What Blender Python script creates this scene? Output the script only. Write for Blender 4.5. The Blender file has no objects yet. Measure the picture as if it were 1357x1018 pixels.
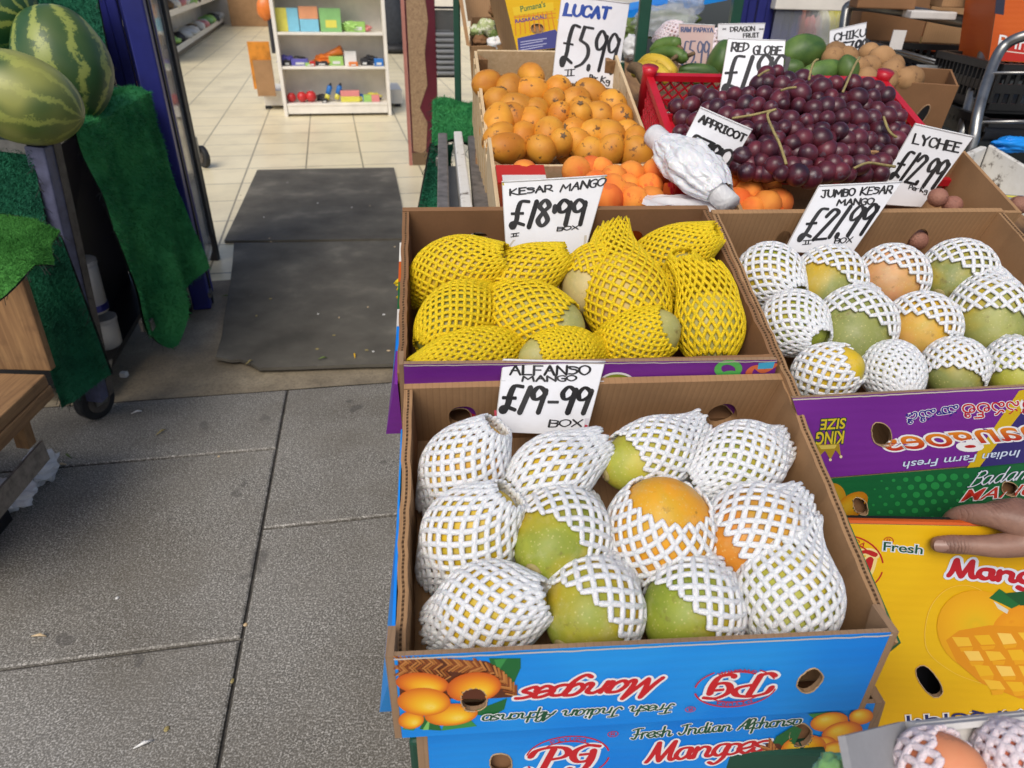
import bpy, bmesh, math, random
import numpy as np
from mathutils import Vector, Matrix, noise as mnoise
random.seed(7)
RAD = math.radians
sc = bpy.context.scene
COL = sc.collection
# ------------------------------------------------------------------ camera, sky, sun, exposure
FPX, PW, PH = 910.0, 1357.0, 1018.0
TH, RO = RAD(31.0), RAD(1.5)
CAM = Vector((0, 0, 1.25))
fw = Vector((0, math.cos(TH), -math.sin(TH)))
up0 = Vector((0, math.sin(TH), math.cos(TH)))
rt0 = Vector((1, 0, 0))
RT = rt0 * math.cos(RO) + up0 * math.sin(RO)
UP = up0 * math.cos(RO) - rt0 * math.sin(RO)
cd = bpy.data.cameras.new('camera')
cam = bpy.data.objects.new('camera', cd)
COL.objects.link(cam)
cam.matrix_world = Matrix(((RT.x, UP.x, -fw.x, CAM.x), (RT.y, UP.y, -fw.y, CAM.y), (RT.z, UP.z, -fw.z, CAM.z), (0, 0, 0, 1)))
cd.sensor_width = 36
cd.lens = 36 * FPX / PW
cd.clip_start = 0.02
cd.clip_end = 500
cd.dof.use_dof = True
cd.dof.focus_distance = 0.86
cd.dof.aperture_fstop = 9.0
sc.camera = cam
SUN_EL, SUN_ROT = RAD(50), RAD(200)
w = bpy.data.worlds.new('World')
sc.world = w
w.use_nodes = True
nt = w.node_tree
sky = nt.nodes.new('ShaderNodeTexSky')
sky.sky_type = 'NISHITA'
sky.sun_disc = False
sky.sun_elevation = SUN_EL
sky.sun_rotation = SUN_ROT
sky.air_density = 0.8
sky.dust_density = 3.0
nt.links.new(sky.outputs[0], nt.nodes['Background'].inputs[0])
nt.nodes['Background'].inputs[1].default_value = 0.115
sl = bpy.data.lights.new('sun', 'SUN')
sl.energy = 1.75
sl.angle = RAD(36)
sl.color = (1, .95, .86)
so = bpy.data.objects.new('sun', sl)
COL.objects.link(so)
sd = Vector((math.sin(SUN_ROT) * math.cos(SUN_EL), math.cos(SUN_ROT) * math.cos(SUN_EL), math.sin(SUN_EL)))
so.rotation_euler = sd.to_track_quat('Z', 'Y').to_euler()
so.location = (0, -2, 6)
vs = sc.view_settings
vs.view_transform = 'Standard'
vs.look = 'None'
vs.exposure = 0.26
vs.gamma = 1
vs.use_curve_mapping = False
try:
    sc.cycles.max_bounces = 6
    sc.cycles.use_denoising = True
except Exception:
    pass

# ------------------------------------------------------------------ measuring helpers
def ray(x, y):
    return RT * ((x - PW / 2) / FPX) - UP * ((y - PH / 2) / FPX) + fw
def at(x, y, z=None, Y=None, d=None, pl=None):
    r = ray(x, y)
    if z is not None: t = (z - CAM.z) / r.z
    elif Y is not None: t = (Y - CAM.y) / r.y
    elif pl is not None: t = (pl[0] - CAM).dot(pl[1]) / r.dot(pl[1])
    else: t = d
    return CAM + r * t
def depth(p): return (p - CAM).dot(fw)
def lerp(a, b, t): return a + (b - a) * t
def rnd(a, b): return random.uniform(a, b)

# ------------------------------------------------------------------ materials
def srgb(r, g, b):
    f = lambda c: (c / 255 / 12.92) if c / 255 <= .04045 else ((c / 255 + .055) / 1.055) ** 2.4
    return (f(r), f(g), f(b), 1)
MATS = {}
class NT:
    def __init__(s, name):
        s.m = bpy.data.materials.new(name)
        s.m.use_nodes = True
        s.t = s.m.node_tree
        s.b = s.t.nodes['Principled BSDF']
        MATS[name] = s.m
    def n(s, typ, **k):
        o = s.t.nodes.new(typ)
        for a, v in k.items():
            if a.startswith('i_'):
                o.inputs[a[2:].replace('_', ' ')].default_value = v
            else: setattr(o, a, v)
        return o
    def l(s, a, b): s.t.links.new(a, b)
    def coord(s, rand=False, scale=None):
        tc = s.n('ShaderNodeTexCoord')
        out = tc.outputs['Object']
        if scale:
            mp = s.n('ShaderNodeMapping')
            mp.inputs['Scale'].default_value = scale
            s.l(out, mp.inputs[0]); out = mp.outputs[0]
        if rand:
            oi = s.n('ShaderNodeObjectInfo')
            ad = s.n('ShaderNodeVectorMath', operation='ADD')
            ml = s.n('ShaderNodeMath', operation='MULTIPLY'); ml.inputs[1].default_value = 37.0
            s.l(oi.outputs['Random'], ml.inputs[0])
            s.l(out, ad.inputs[0]); s.l(ml.outputs[0], ad.inputs[1]); out = ad.outputs[0]
        return out
    def noise(s, vec, scale, detail=3, rough=.55, dist=0.0):
        o = s.n('ShaderNodeTexNoise')
        o.inputs['Scale'].default_value = scale; o.inputs['Detail'].default_value = detail
        o.inputs['Roughness'].default_value = rough; o.inputs['Distortion'].default_value = dist
        s.l(vec, o.inputs['Vector']); return o.outputs['Fac']
    def ramp(s, fac, stops):
        o = s.n('ShaderNodeValToRGB'); cr = o.color_ramp
        while len(cr.elements) < len(stops): cr.elements.new(.5)
        for e, (p, c) in zip(cr.elements, stops):
            e.position = p; e.color = c if len(c) == 4 else (*c, 1)
        s.l(fac, o.inputs[0]); return o.outputs[0]
    def mix(s, fac, a, b, typ='MIX'):
        o = s.n('ShaderNodeMix', data_type='RGBA', blend_type=typ)
        for sock, v in ((o.inputs[0], fac), (o.inputs[6], a), (o.inputs[7], b)):
            if hasattr(v, 'is_output'): s.l(v, sock)
            else: sock.default_value = v
        return o.outputs[2]
    def bump(s, h, strength=.3, dist=.002):
        o = s.n('ShaderNodeBump'); o.inputs['Strength'].default_value = strength; o.inputs['Distance'].default_value = dist
        s.l(h, o.inputs['Height']); s.l(o.outputs[0], s.b.inputs['Normal'])
    def color(s, v):
        if hasattr(v, 'is_output'): s.l(v, s.b.inputs['Base Color'])
        else: s.b.inputs['Base Color'].default_value = v
    def set(s, rough=.6, metal=0., spec=.5, sss=0., coat=0., trans=0., alpha=1.):
        b = s.b.inputs
        b['Roughness'].default_value = rough; b['Metallic'].default_value = metal
        b['Specular IOR Level'].default_value = spec
        if sss:
            b['Subsurface Weight'].default_value = sss; b['Subsurface Radius'].default_value = (.01, .006, .004); b['Subsurface Scale'].default_value = .3
        b['Coat Weight'].default_value = coat; b['Coat Roughness'].default_value = .12
        b['Transmission Weight'].default_value = trans; b['Alpha'].default_value = alpha
        return s.m
def inv2(a, b, c, d):
    k = 1 / (a * d - b * c); return (d * k, -b * k, -c * k, a * k)
def c3(c, k): return (c[0] * k, c[1] * k, c[2] * k, 1)
def M(name, col, rough=.6, metal=0., var=.25, vscale=14., bump=.15, bscale=80., rand=False, **k):
    """plain material with worn, slightly uneven colour"""
    if name in MATS: return MATS[name]
    t = NT(name); v = t.coord(rand)
    f = t.noise(v, vscale, 4, .6)
    t.color(t.ramp(f, [(.25, c3(col, 1 - var)), (.5, c3(col, 1)), (.78, c3(col, 1 + var * .7))]))
    if bump: t.bump(t.noise(v, bscale, 3), bump, .002)
    return t.set(rough, metal, **k)

def make_mats():
    # corrugated cardboard: fine flute lines, blotches
    def card(name, col, flute=True):
        t = NT(name); v = t.coord()
        wv = t.n('ShaderNodeTexWave', wave_type='BANDS', bands_direction='X'); wv.inputs['Scale'].default_value = 44; wv.inputs['Distortion'].default_value = .5
        t.l(v, wv.inputs[0])
        f = t.noise(v, 9, 4)
        c = t.ramp(f, [(.3, c3(col, .82)), (.55, c3(col, 1)), (.8, c3(col, 1.12))])
        c = t.mix(t.ramp(t.noise(v, 260, 2), [(.35, (0, 0, 0, 1)), (.75, (.22, .22, .22, 1))]), c, c3(col, .7))
        if flute: c = t.mix(t.ramp(wv.outputs[1], [(.0, (.30, .30, .30, 1)), (.16, (0, 0, 0, 1))]), c, c3(col, .55))
        t.color(c); t.bump(wv.outputs[1] if flute else f, .12, .0015); return t.set(.85, spec=.2)
    card('cardboard', (.37, .215, .105, 1)); card('cardboard_dark', (.25, .13, .062, 1), False); card('cardboard_edge', (.30, .19, .11, 1))
    card('cardboard_pale', (.46, .31, .17, 1), False)
    card('grey_card', (.30, .30, .31, 1), False); card('white_card', (.62, .60, .57, 1), False)
    t = NT('flute_edge'); v = t.coord(); wv = t.n('ShaderNodeTexWave', wave_type='BANDS', bands_direction='Y'); wv.inputs['Scale'].default_value = 75; wv.inputs['Distortion'].default_value = 5; wv.inputs['Detail'].default_value = 3; t.l(v, wv.inputs[0])
    t.color(t.ramp(wv.outputs[1], [(.1, (.06, .034, .018, 1)), (.45, (.11, .062, .033, 1)), (.9, (.19, .115, .06, 1))])); t.bump(wv.outputs[1], .6, .002); t.set(.9, spec=.1)
    # printed glossy carton
    def printed(name, a, b, scale=5):
        t = NT(name); v = t.coord()
        t.color(t.mix(t.ramp(t.noise(v, scale, 2), [(.35, (0, 0, 0, 1)), (.65, (1, 1, 1, 1))]), a, b))
        wv = t.n('ShaderNodeTexWave', wave_type='BANDS', bands_direction='Z'); wv.inputs['Scale'].default_value = 26; wv.inputs['Distortion'].default_value = 1.5
        t.l(v, wv.inputs[0]); t.bump(wv.outputs[1], .10, .001)
        return t.set(.45, spec=.3)
    printed('blue_print', (.002, .18, .68, 1), (.018, .29, .76, 1))
    printed('purple_print', (.15, .018, .24, 1), (.19, .028, .29, 1))
    printed('green_print', (.008, .10, .030, 1), (.012, .14, .042, 1))
    printed('yellow_print', (.66, .36, .004, 1), (.76, .46, .008, 1))
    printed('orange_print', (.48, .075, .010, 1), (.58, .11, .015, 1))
    printed('red_print', (.42, .02, .015, 1), (.5, .03, .02, 1))
    # ink reads its printed colour from the mesh
    t = NT('ink'); a = t.n('ShaderNodeVertexColor', layer_name='ink'); t.color(a.outputs[0]); t.set(.42)
    t = NT('paper'); a = t.n('ShaderNodeVertexColor', layer_name='ink'); v = t.coord()
    t.color(t.mix(t.ramp(t.noise(v, 25, 4), [(.45, (0, 0, 0, 1)), (.8, (.25, .25, .25, 1))]), a.outputs[0], (.55, .5, .42, 1))); t.bump(t.noise(v, 60, 3), .2, .002); t.set(.35)
    # foam nets
    def foam(name, col, dark):
        t = NT(name); v = t.coord(True)
        f = t.noise(v, 620, 3, .7)
        t.color(t.ramp(f, [(.32, dark), (.58, col)])); t.bump(f, 1.0, .0016); return t.set(.55, spec=.35, sss=.2)
    foam('foam_white', (.87, .87, .87, 1), (.72, .72, .73, 1)); foam('foam_yellow', (.90, .64, .010, 1), (.66, .42, .004, 1)); foam('foam_pink', (.86, .74, .76, 1), (.74, .60, .63, 1))
    # mango skin tinted by the object's own colour
    t = NT('mango_skin'); v = t.coord(True); oi = t.n('ShaderNodeObjectInfo')
    big = t.noise(v, 11, 3, .5, .6)
    sp = t.n('ShaderNodeSeparateXYZ'); t.l(t.coord(), sp.inputs[0]); gx = t.n('ShaderNodeMath', operation='MULTIPLY_ADD'); gx.inputs[1].default_value = -3.0; t.l(sp.outputs[0], gx.inputs[0]); t.l(big, gx.inputs[2])
    c = t.mix(t.ramp(gx.outputs[0], [(.40, (0, 0, 0, 1)), (.68, (1, 1, 1, 1))]), oi.outputs['Color'], (.56, .35, .015, 1))
    hs = t.n('ShaderNodeHueSaturation'); hs.inputs['Value'].default_value = .66; hs.inputs['Hue'].default_value = .535
    t.l(c, hs.inputs['Color'])
    c = t.mix(t.ramp(t.noise(v, 24, 4, .6, .4), [(.45, (0, 0, 0, 1)), (.72, (.75, .75, .75, 1))]), c, hs.outputs[0])
    vo = t.n('ShaderNodeTexVoronoi'); vo.inputs['Scale'].default_value = 240; t.l(v, vo.inputs['Vector'])
    c = t.mix(t.ramp(vo.outputs['Distance'], [(.08, (.5, .5, .5, 1)), (.26, (0, 0, 0, 1))]), c, (.60, .52, .20, 1))
    c = t.mix(t.ramp(t.noise(v, 60, 5, .7), [(.60, (0, 0, 0, 1)), (.72, (.65, .65, .65, 1))]), c, (.13, .08, .02, 1))
    c = t.mix(t.ramp(t.noise(v, 35, 6, .75), [(.5, (0, 0, 0, 1)), (.75, (.35, .35, .35, 1))]), c, (.50, .46, .30, 1))
    t.color(c); t.bump(t.noise(v, 150, 2), .12, .001); t.set(.48, spec=.4, sss=.05)
    # loquat, apricot, chiku, lychee, grape
    def fruit(name, a, b, spot, rough, spots=.7, sss=.1, coat=0., bump=.08, bs=120, lowscale=18):
        t = NT(name); v = t.coord(True); oi = t.n('ShaderNodeObjectInfo')
        c = t.ramp(t.noise(v, lowscale, 3, .55, .3), [(.32, a), (.66, b)])
        hs = t.n('ShaderNodeHueSaturation'); t.l(c, hs.inputs['Color'])
        mr = t.n('ShaderNodeMapRange'); mr.inputs['To Min'].default_value = .78; mr.inputs['To Max'].default_value = 1.15
        t.l(oi.outputs['Random'], mr.inputs[0]); t.l(mr.outputs[0], hs.inputs['Value'])
        c = t.mix(t.ramp(t.noise(v, 55, 4, .65), [(spots, (0, 0, 0, 1)), (spots + .06, (.85, .85, .85, 1))]), hs.outputs[0], spot)
        t.color(c); t.bump(t.noise(v, bs, 3), bump, .0015); t.set(rough, sss=sss, coat=coat)
    fruit('loquat_skin', (.52, .18, .012, 1), (.74, .34, .03, 1), (.07, .032, .014, 1), .60, .60, .04)
    fruit('apricot_skin', (.66, .11, .014, 1), (.84, .30, .04, 1), (.66, .13, .025, 1), .8, .60, .05)
    fruit('chiku_skin', (.26, .14, .055, 1), (.36, .20, .085, 1), (.14, .07, .03, 1), .8, .62, 0.)
    fruit('lychee_skin', (.22, .085, .06, 1), (.32, .15, .10, 1), (.10, .06, .04, 1), .7, .6, 0., 0., .9, 260)
    fruit('grape_skin', (.026, .008, .017, 1), (.12, .017, .028, 1), (.10, .072, .092, 1), .36, .60, 0., 0., .03, 60, 30)
    t = MATS['grape_skin']
    fruit('papaya_skin', (.035, .09, .018, 1), (.11, .19, .035, 1), (.02, .05, .012, 1), .5, .66)
    fruit('green_banana', (.06, .13, .02, 1), (.12, .20, .035, 1), (.03, .05, .01, 1), .5, .68)
    fruit('yellow_banana', (.55, .36, .02, 1), (.66, .46, .04, 1), (.06, .035, .012, 1), .5, .6)
    fruit('dragon_skin', (.55, .20, .20, 1), (.62, .38, .32, 1), (.2, .25, .06, 1), .6, .6)
    fruit('peach_skin', (.55, .07, .04, 1), (.68, .26, .12, 1), (.5, .2, .1, 1), .6, .6)
    fruit('brassica', (.25, .36, .10, 1), (.55, .60, .30, 1), (.66, .66, .52, 1), .7, .52, 0., 0., .6, 90)
    # water melon: jagged pale stripes along the long axis (object Z)
    t = NT('melon_skin'); v = t.coord()
    sp = t.n('ShaderNodeSeparateXYZ'); t.l(v, sp.inputs[0])
    an = t.n('ShaderNodeMath', operation='ARCTAN2'); t.l(sp.outputs[0], an.inputs[0]); t.l(sp.outputs[1], an.inputs[1])
    nz = t.noise(t.coord(True), 12, 9, .8); nz2 = t.noise(t.coord(True), 38, 6, .75)
    m1 = t.n('ShaderNodeMath', operation='MULTIPLY_ADD'); m1.inputs[1].default_value = 1.25; t.l(nz, m1.inputs[0]); t.l(an.outputs[0], m1.inputs[2])
    m2 = t.n('ShaderNodeMath', operation='MULTIPLY'); m2.inputs[1].default_value = 9.0; t.l(m1.outputs[0], m2.inputs[0])
    m3 = t.n('ShaderNodeMath', operation='SINE'); t.l(m2.outputs[0], m3.inputs[0])
    m4 = t.n('ShaderNodeMath', operation='MULTIPLY_ADD'); m4.inputs[1].default_value = 3.0; t.l(nz2, m4.inputs[0]); t.l(m3.outputs[0], m4.inputs[2])
    st = t.ramp(m4.outputs[0], [(.0, (0, 0, 0, 1)), (1., (0, 0, 0, 1))])
    mr = t.n('ShaderNodeMapRange'); mr.inputs['From Min'].default_value = 1.95; mr.inputs['From Max'].default_value = 2.25; t.l(m4.outputs[0], mr.inputs[0])
    c = t.mix(mr.outputs[0], (.022, .075, .018, 1), (.26, .31, .065, 1))
    oi = t.n('ShaderNodeObjectInfo')
    yl = t.n('ShaderNodeMath', operation='MULTIPLY'); t.l(t.ramp(t.noise(t.coord(True), 5, 2), [(.42, (0, 0, 0, 1)), (.62, (.8, .8, .8, 1))]), yl.inputs[0]); t.l(oi.outputs['Color'], yl.inputs[1])
    c = t.mix(yl.outputs[0], c, (.36, .36, .085, 1)); t.color(c); t.bump(nz2, .05, .002); t.set(.42)
    # artificial grass
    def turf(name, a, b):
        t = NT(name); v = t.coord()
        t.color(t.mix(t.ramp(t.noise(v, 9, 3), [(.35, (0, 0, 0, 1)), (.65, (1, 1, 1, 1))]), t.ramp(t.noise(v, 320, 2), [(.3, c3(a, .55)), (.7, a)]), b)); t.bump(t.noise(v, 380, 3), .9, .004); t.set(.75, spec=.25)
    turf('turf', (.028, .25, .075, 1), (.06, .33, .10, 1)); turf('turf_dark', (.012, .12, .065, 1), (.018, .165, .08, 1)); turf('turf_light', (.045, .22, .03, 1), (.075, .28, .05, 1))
    t = NT('turf_backing'); v = t.coord(); t.color(t.ramp(t.noise(v, 60, 3), [(.3, (.012, .016, .013, 1)), (.7, (.035, .04, .035, 1))])); t.bump(t.noise(v, 200), .6, .003); t.set(.9)
    # granite slabs
    t = NT('granite'); v = t.coord()
    f1 = t.noise(v, 260, 3, .62); f2 = t.noise(v, 90, 3, .6); f3 = t.noise(v, 2.4, 4, .6)
    c = t.ramp(f1, [(.36, (.050, .045, .036, 1)), (.5, (.19, .178, .152, 1)), (.63, (.62, .595, .545, 1))])
    c = t.mix(t.ramp(f2, [(.35, (.55, .55, .55, 1)), (.6, (0, 0, 0, 1))]), c, (.07, .065, .055, 1))
    c = t.mix(t.ramp(f3, [(.38, (.5, .5, .5, 1)), (.6, (0, 0, 0, 1))]), c, (.115, .098, .070, 1))
    c = t.mix(t.ramp(t.noise(v, 7, 3, .5), [(.665, (0, 0, 0, 1)), (.685, (.55, .55, .55, 1))]), c, (.05, .045, .04, 1))
    c = t.mix(t.ramp(t.noise(v, 1.1, 5, .7), [(.40, (0, 0, 0, 1)), (.7, (.30, .30, .30, 1))]), c, (.42, .40, .36, 1))
    t.color(c); t.bump(f1, .35, .003); t.set(.62)
    t = NT('dirty_concrete'); v = t.coord(); f = t.noise(v, 3.5, 5, .65)
    c = t.ramp(f, [(.3, (.15, .12, .080, 1)), (.55, (.28, .23, .155, 1)), (.75, (.42, .35, .24, 1))]); t.color(t.mix(t.ramp(t.noise(v, 140), [(.45, (0, 0, 0, 1)), (.7, (.4, .4, .4, 1))]), c, (.06, .05, .04, 1))); t.bump(t.noise(v, 60, 4), .4, .004); t.set(.7)
    t = NT('joint'); v = t.coord(); t.color(t.ramp(t.noise(v, 90), [(.3, (.04, .036, .03, 1)), (.7, (.10, .09, .075, 1))])); t.set(.9)
    t = NT('door_mat'); v = t.coord(); f = t.noise(v, 4, 5, .6)
    c = t.ramp(f, [(.3, (.060, .054, .042, 1)), (.55, (.105, .095, .075, 1)), (.75, (.19, .172, .135, 1))]); c = t.mix(t.ramp(t.noise(v, 70, 3, .6), [(.70, (0, 0, 0, 1)), (.76, (.5, .5, .5, 1))]), c, (.20, .18, .14, 1))
    wv = t.n('ShaderNodeTexWave', wave_type='BANDS', bands_direction='Y'); wv.inputs['Scale'].default_value = 45; wv.inputs['Distortion'].default_value = 1; t.l(v, wv.inputs[0])
    t.color(c); t.bump(wv.outputs[1], .35, .003); t.set(.85)
    # wood
    def wood(name, a, b, rough=.7, axis=(30, 2, 30)):
        t = NT(name); v = t.coord(False, axis); f = t.noise(v, 2.2, 5, .6, 1.2)
        t.color(t.mix(t.ramp(t.noise(t.coord(), 25, 3), [(.55, (0, 0, 0, 1)), (.75, (.4, .4, .4, 1))]), t.ramp(f, [(.3, a), (.7, b)]), c3(a, .6))); t.bump(f, .2, .002); t.set(rough)
    wood('pallet_wood', (.17, .085, .035, 1), (.32, .18, .075, 1)); wood('upright_wood', (.17, .085, .035, 1), (.32, .18, .075, 1), .7, (30, 30, 2)); wood('crate_wood', (.52, .37, .20, 1), (.66, .51, .31, 1)); wood('peeled_wood', (.22, .13, .07, 1), (.42, .28, .15, 1))
    t = NT('flaking_paint'); v = t.coord(); f = t.noise(v, 22, 6, .75)
    t.color(t.ramp(f, [(.36, (.10, .075, .055, 1)), (.44, (.62, .60, .55, 1)), (.8, (.70, .69, .66, 1))])); t.bump(f, .5, .003); t.set(.7)
    # plastic film
    t = NT('clear_film'); v = t.coord(); t.color((.9, .92, .95, 1)); t.bump(t.noise(v, 40, 5, .65, .8), .9, .006); t.set(.12, trans=.55, alpha=.5)
    t = NT('white_film'); v = t.coord(); f = t.noise(v, 45, 5, .6, 1.0); t.color(t.ramp(f, [(.3, (.86, .86, .87, 1)), (.7, (.94, .94, .94, 1))])); t.bump(f, .6, .004); t.set(.25, trans=.25, alpha=.9)
    t = NT('bag_film'); v = t.coord(); t.color((.80, .81, .83, 1)); vo = t.n('ShaderNodeTexVoronoi', feature='DISTANCE_TO_EDGE'); vo.inputs['Scale'].default_value = 55; wp = t.n('ShaderNodeVectorMath', operation='MULTIPLY_ADD'); wp.inputs[1].default_value = (.05, .05, .05); nn_ = t.n('ShaderNodeTexNoise'); nn_.inputs['Scale'].default_value = 30; t.l(v, nn_.inputs['Vector']); t.l(nn_.outputs['Color'], wp.inputs[0]); t.l(v, wp.inputs[2]); t.l(wp.outputs[0], vo.inputs['Vector']); t.bump(vo.outputs['Distance'], .8, .004); t.set(.16, sss=.5, alpha=.85)
    t = NT('glass'); t.color((.8, .84, .85, 1)); t.set(.06, trans=.7, alpha=.35)
    M('steel', (.27, .27, .26, 1), .32, .9, .35, 30, .1); M('rusty_steel', (.22, .20, .18, 1), .5, .55, .6, 40, .3)
    M('worn_blue_metal', (.085, .09, .15, 1), .5, .1, .5, 30, .3); M('grime_metal', (.10, .085, .07, 1), .6, .2, .5, 40, .3)
    M('blue_paint', (.018, .022, .16, 1), .38, 0, .35, 8, .1); M('black_rubber', (.012, .012, .013, 1), .6, 0, .4, 20, .2); M('black_plastic', (.012, .012, .012, 1), .4, 0, .3, 20, .1)
    M('red_plastic', (.50, .010, .022, 1), .35, 0, .2, 8, .05); M('green_paint', (.008, .06, .035, 1), .4, 0, .3, 8, .1); M('maroon_paint', (.10, .010, .020, 1), .35, 0, .3, 6, .05)
    M('white_plastic', (.70, .69, .66, 1), .4, 0, .12, 8, .05); M('cream_metal', (.78, .74, .66, 1), .45, 0, .15, 6, .05); M('pink_paint', (.42, .17, .13, 1), .55, 0, .2, 8, .1)
    M('white_paint', (.66, .63, .55, 1), .6, 0, .12, 3, .05); M('grey_paint', (.20, .205, .21, 1), .5, 0, .2, 6, .05); M('stem_brown', (.16, .10, .05, 1), .8, 0, .4, 200, .3); M('stem_green', (.30, .24, .09, 1), .7, 0, .4, 120, .2)
    M('dark_cloth', (.022, .026, .034, 1), .8, 0, .4, 20, .3); M('leaf', (.10, .15, .03, 1), .6, 0, .4, 60, .2); M('pale_green_film', (.25, .50, .16, 1), .3, 0, .3, 40, .4)
    M('dark_board', (.010, .010, .012, 1), .4, 0, .3, 6, .05); M('mirror_glass', (.35, .36, .36, 1), .08, .8, .3, 4, 0)
    t = NT('skin'); v = t.coord(); f = t.noise(v, 28, 4)
    vc = t.n('ShaderNodeVertexColor', layer_name='tone'); t.color(t.mix(vc.outputs[0], (.10, .042, .03, 1), t.ramp(f, [(.3, (.17, .085, .060, 1)), (.7, (.29, .160, .112, 1))]))); t.bump(t.noise(v, 240, 4, .65), .35, .0015); t.set(.5, sss=.1)
    M('nail', (.30, .175, .135, 1), .35, 0, .1, 90, 0)
    M('poster_brown', (.34, .25, .17, 1), .3, 0, .5, 7, .05); M('poster_orange', (.62, .24, .03, 1), .3, 0, .5, 9, .05); M('poster_pale', (.50, .45, .38, 1), .25, 0, .4, 5, .05)
make_mats()
def mt(n): return MATS[n]

# ------------------------------------------------------------------ mesh building
class MB:
    def __init__(s): s.v = []; s.f = []; s.mi = []; s.c = []
    def add(s, vs, fs, mi=0):
        o = len(s.v); s.v += [tuple(p) for p in vs]
        for f in fs: s.f.append([o + i for i in f]); s.mi.append(mi)
        return s
    def hexa(s, p, mi=0):          # p: 4 bottom, 4 top corners
        return s.add(p, [(3, 2, 1, 0), (4, 5, 6, 7), (0, 1, 5, 4), (1, 2, 6, 5), (2, 3, 7, 6), (3, 0, 4, 7)], mi)
    def box(s, a, b, mi=0):
        (x0, y0, z0), (x1, y1, z1) = a, b
        return s.hexa([(x0, y0, z0), (x1, y0, z0), (x1, y1, z0), (x0, y1, z0), (x0, y0, z1), (x1, y0, z1), (x1, y1, z1), (x0, y1, z1)], mi)
    def beam(s, a, b, w, h, upv=(0, 0, 1), mi=0):
        a, b = Vector(a), Vector(b); d = (b - a).normalized(); u = Vector(upv)
        sx = d.cross(u)
        if sx.length < 1e-4: sx = d.cross(Vector((0, 1, 0)))
        sx.normalize(); u = sx.cross(d)
        q = [(-1, -1), (1, -1), (1, 1), (-1, 1)]
        return s.hexa([a + sx * i * w / 2 + u * j * h / 2 for i, j in q] + [b + sx * i * w / 2 + u * j * h / 2 for i, j in q], mi)
    def tube(s, pts, r, n=8, mi=0, cap=True, closed=False):
        pts = [Vector(p) for p in pts]; N = len(pts)
        rs = r if hasattr(r, '__len__') else [r] * N
        o = len(s.v); side = None
        for i, p in enumerate(pts):
            if closed: d = pts[(i + 1) % N] - pts[i - 1]
            else: d = pts[min(i + 1, N - 1)] - pts[max(i - 1, 0)]
            d = d.normalized() if d.length > 1e-9 else Vector((0, 0, 1))
            if side is None:
                side = d.orthogonal().normalized()
            else:
                side = (side - d * side.dot(d))
                side = side.normalized() if side.length > 1e-6 else d.orthogonal().normalized()
            b = d.cross(side)
            for k in range(n):
                a = 2 * math.pi * k / n
                s.v.append(tuple(p + (side * math.cos(a) + b * math.sin(a)) * rs[i]))
        for i in range(N if closed else N - 1):
            for k in range(n):
                a0 = o + i * n; a1 = o + ((i + 1) % N) * n; k1 = (k + 1) % n
                s.f.append([a0 + k, a0 + k1, a1 + k1, a1 + k]); s.mi.append(mi)
        if cap and not closed:
            s.f.append([o + k for k in range(n)][::-1]); s.mi.append(mi)
            s.f.append([o + (N - 1) * n + k for k in range(n)]); s.mi.append(mi)
        return s
    def grid(s, fn, nu, nv, mi=0, wrap=False):
        o = len(s.v)
        for j in range(nv + 1):
            for i in range(nu if wrap else nu + 1):
                s.v.append(tuple(fn(i / nu, j / nv)))
        W = nu if wrap else nu + 1
        for j in range(nv):
            for i in range(nu):
                i1 = (i + 1) % W
                s.f.append([o + j * W + i, o + j * W + i1, o + (j + 1) * W + i1, o + (j + 1) * W + i]); s.mi.append(mi)
        return s
    def ellipsoid(s, c, r, nu=20, nv=12, mi=0, fn=None, rot=None):
        c = Vector(c)
        def g(u, v):
            a = 2 * math.pi * u; b = math.pi * (v * .998 + .001)
            p = Vector((math.sin(b) * math.cos(a), math.sin(b) * math.sin(a), math.cos(b)))
            k = fn(p) if fn else 1
            p = Vector((p.x * r[0] * k, p.y * r[1] * k, p.z * r[2] * k))
            return c + (rot @ p if rot else p)
        return s.grid(g, nu, nv, mi, True)
    def disc(s, c, n, r, seg=20, mi=0, thick=0.004):
        n = Vector(n).normalized(); c = Vector(c)
        return s.tube([c - n * thick / 2, c + n * thick / 2], r, seg, mi)
    def build(s, name, mats, parent=None, smooth=False, recalc=True, mw=None, bevel=0):
        me = bpy.data.meshes.new(name); me.from_pydata(s.v, [], s.f); me.update()
        if not isinstance(mats, (list, tuple)): mats = [mats]
        for m in mats: me.materials.append(mt(m) if isinstance(m, str) else m)
        me.polygons.foreach_set('material_index', s.mi)
        if recalc:
            bm = bmesh.new(); bm.from_mesh(me); bmesh.ops.recalc_face_normals(bm, faces=bm.faces); bm.to_mesh(me); bm.free()
        me.polygons.foreach_set('use_smooth', [bool(smooth)] * len(me.polygons))
        o = bpy.data.objects.new(name, me); COL.objects.link(o)
        if parent: o.parent = parent
        if mw is not None: o.matrix_local = mw if parent else mw
        if bevel:
            bv = o.modifiers.new('bevel', 'BEVEL'); bv.width = bevel; bv.segments = 2; bv.limit_method = 'ANGLE'; bv.angle_limit = RAD(40)
        return o
def tag(o, label=None, cat=None, group=None, kind=None):
    if label: o['label'] = label
    if cat: o['category'] = cat
    if group: o['group'] = group
    if kind: o['kind'] = kind
    return o
def thing(name, label, cat, mw=None, group=None):
    o = bpy.data.objects.new(name, None); COL.objects.link(o)
    o.empty_display_size = .05
    if mw is not None: o.matrix_world = mw if isinstance(mw, Matrix) else Matrix.Translation(mw)
    return tag(o, label, cat, group)
def frame(o, yaw, tilt): return Matrix.Translation(o) @ Matrix.Rotation(yaw, 4, 'Z') @ Matrix.Rotation(tilt, 4, 'X')
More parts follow.
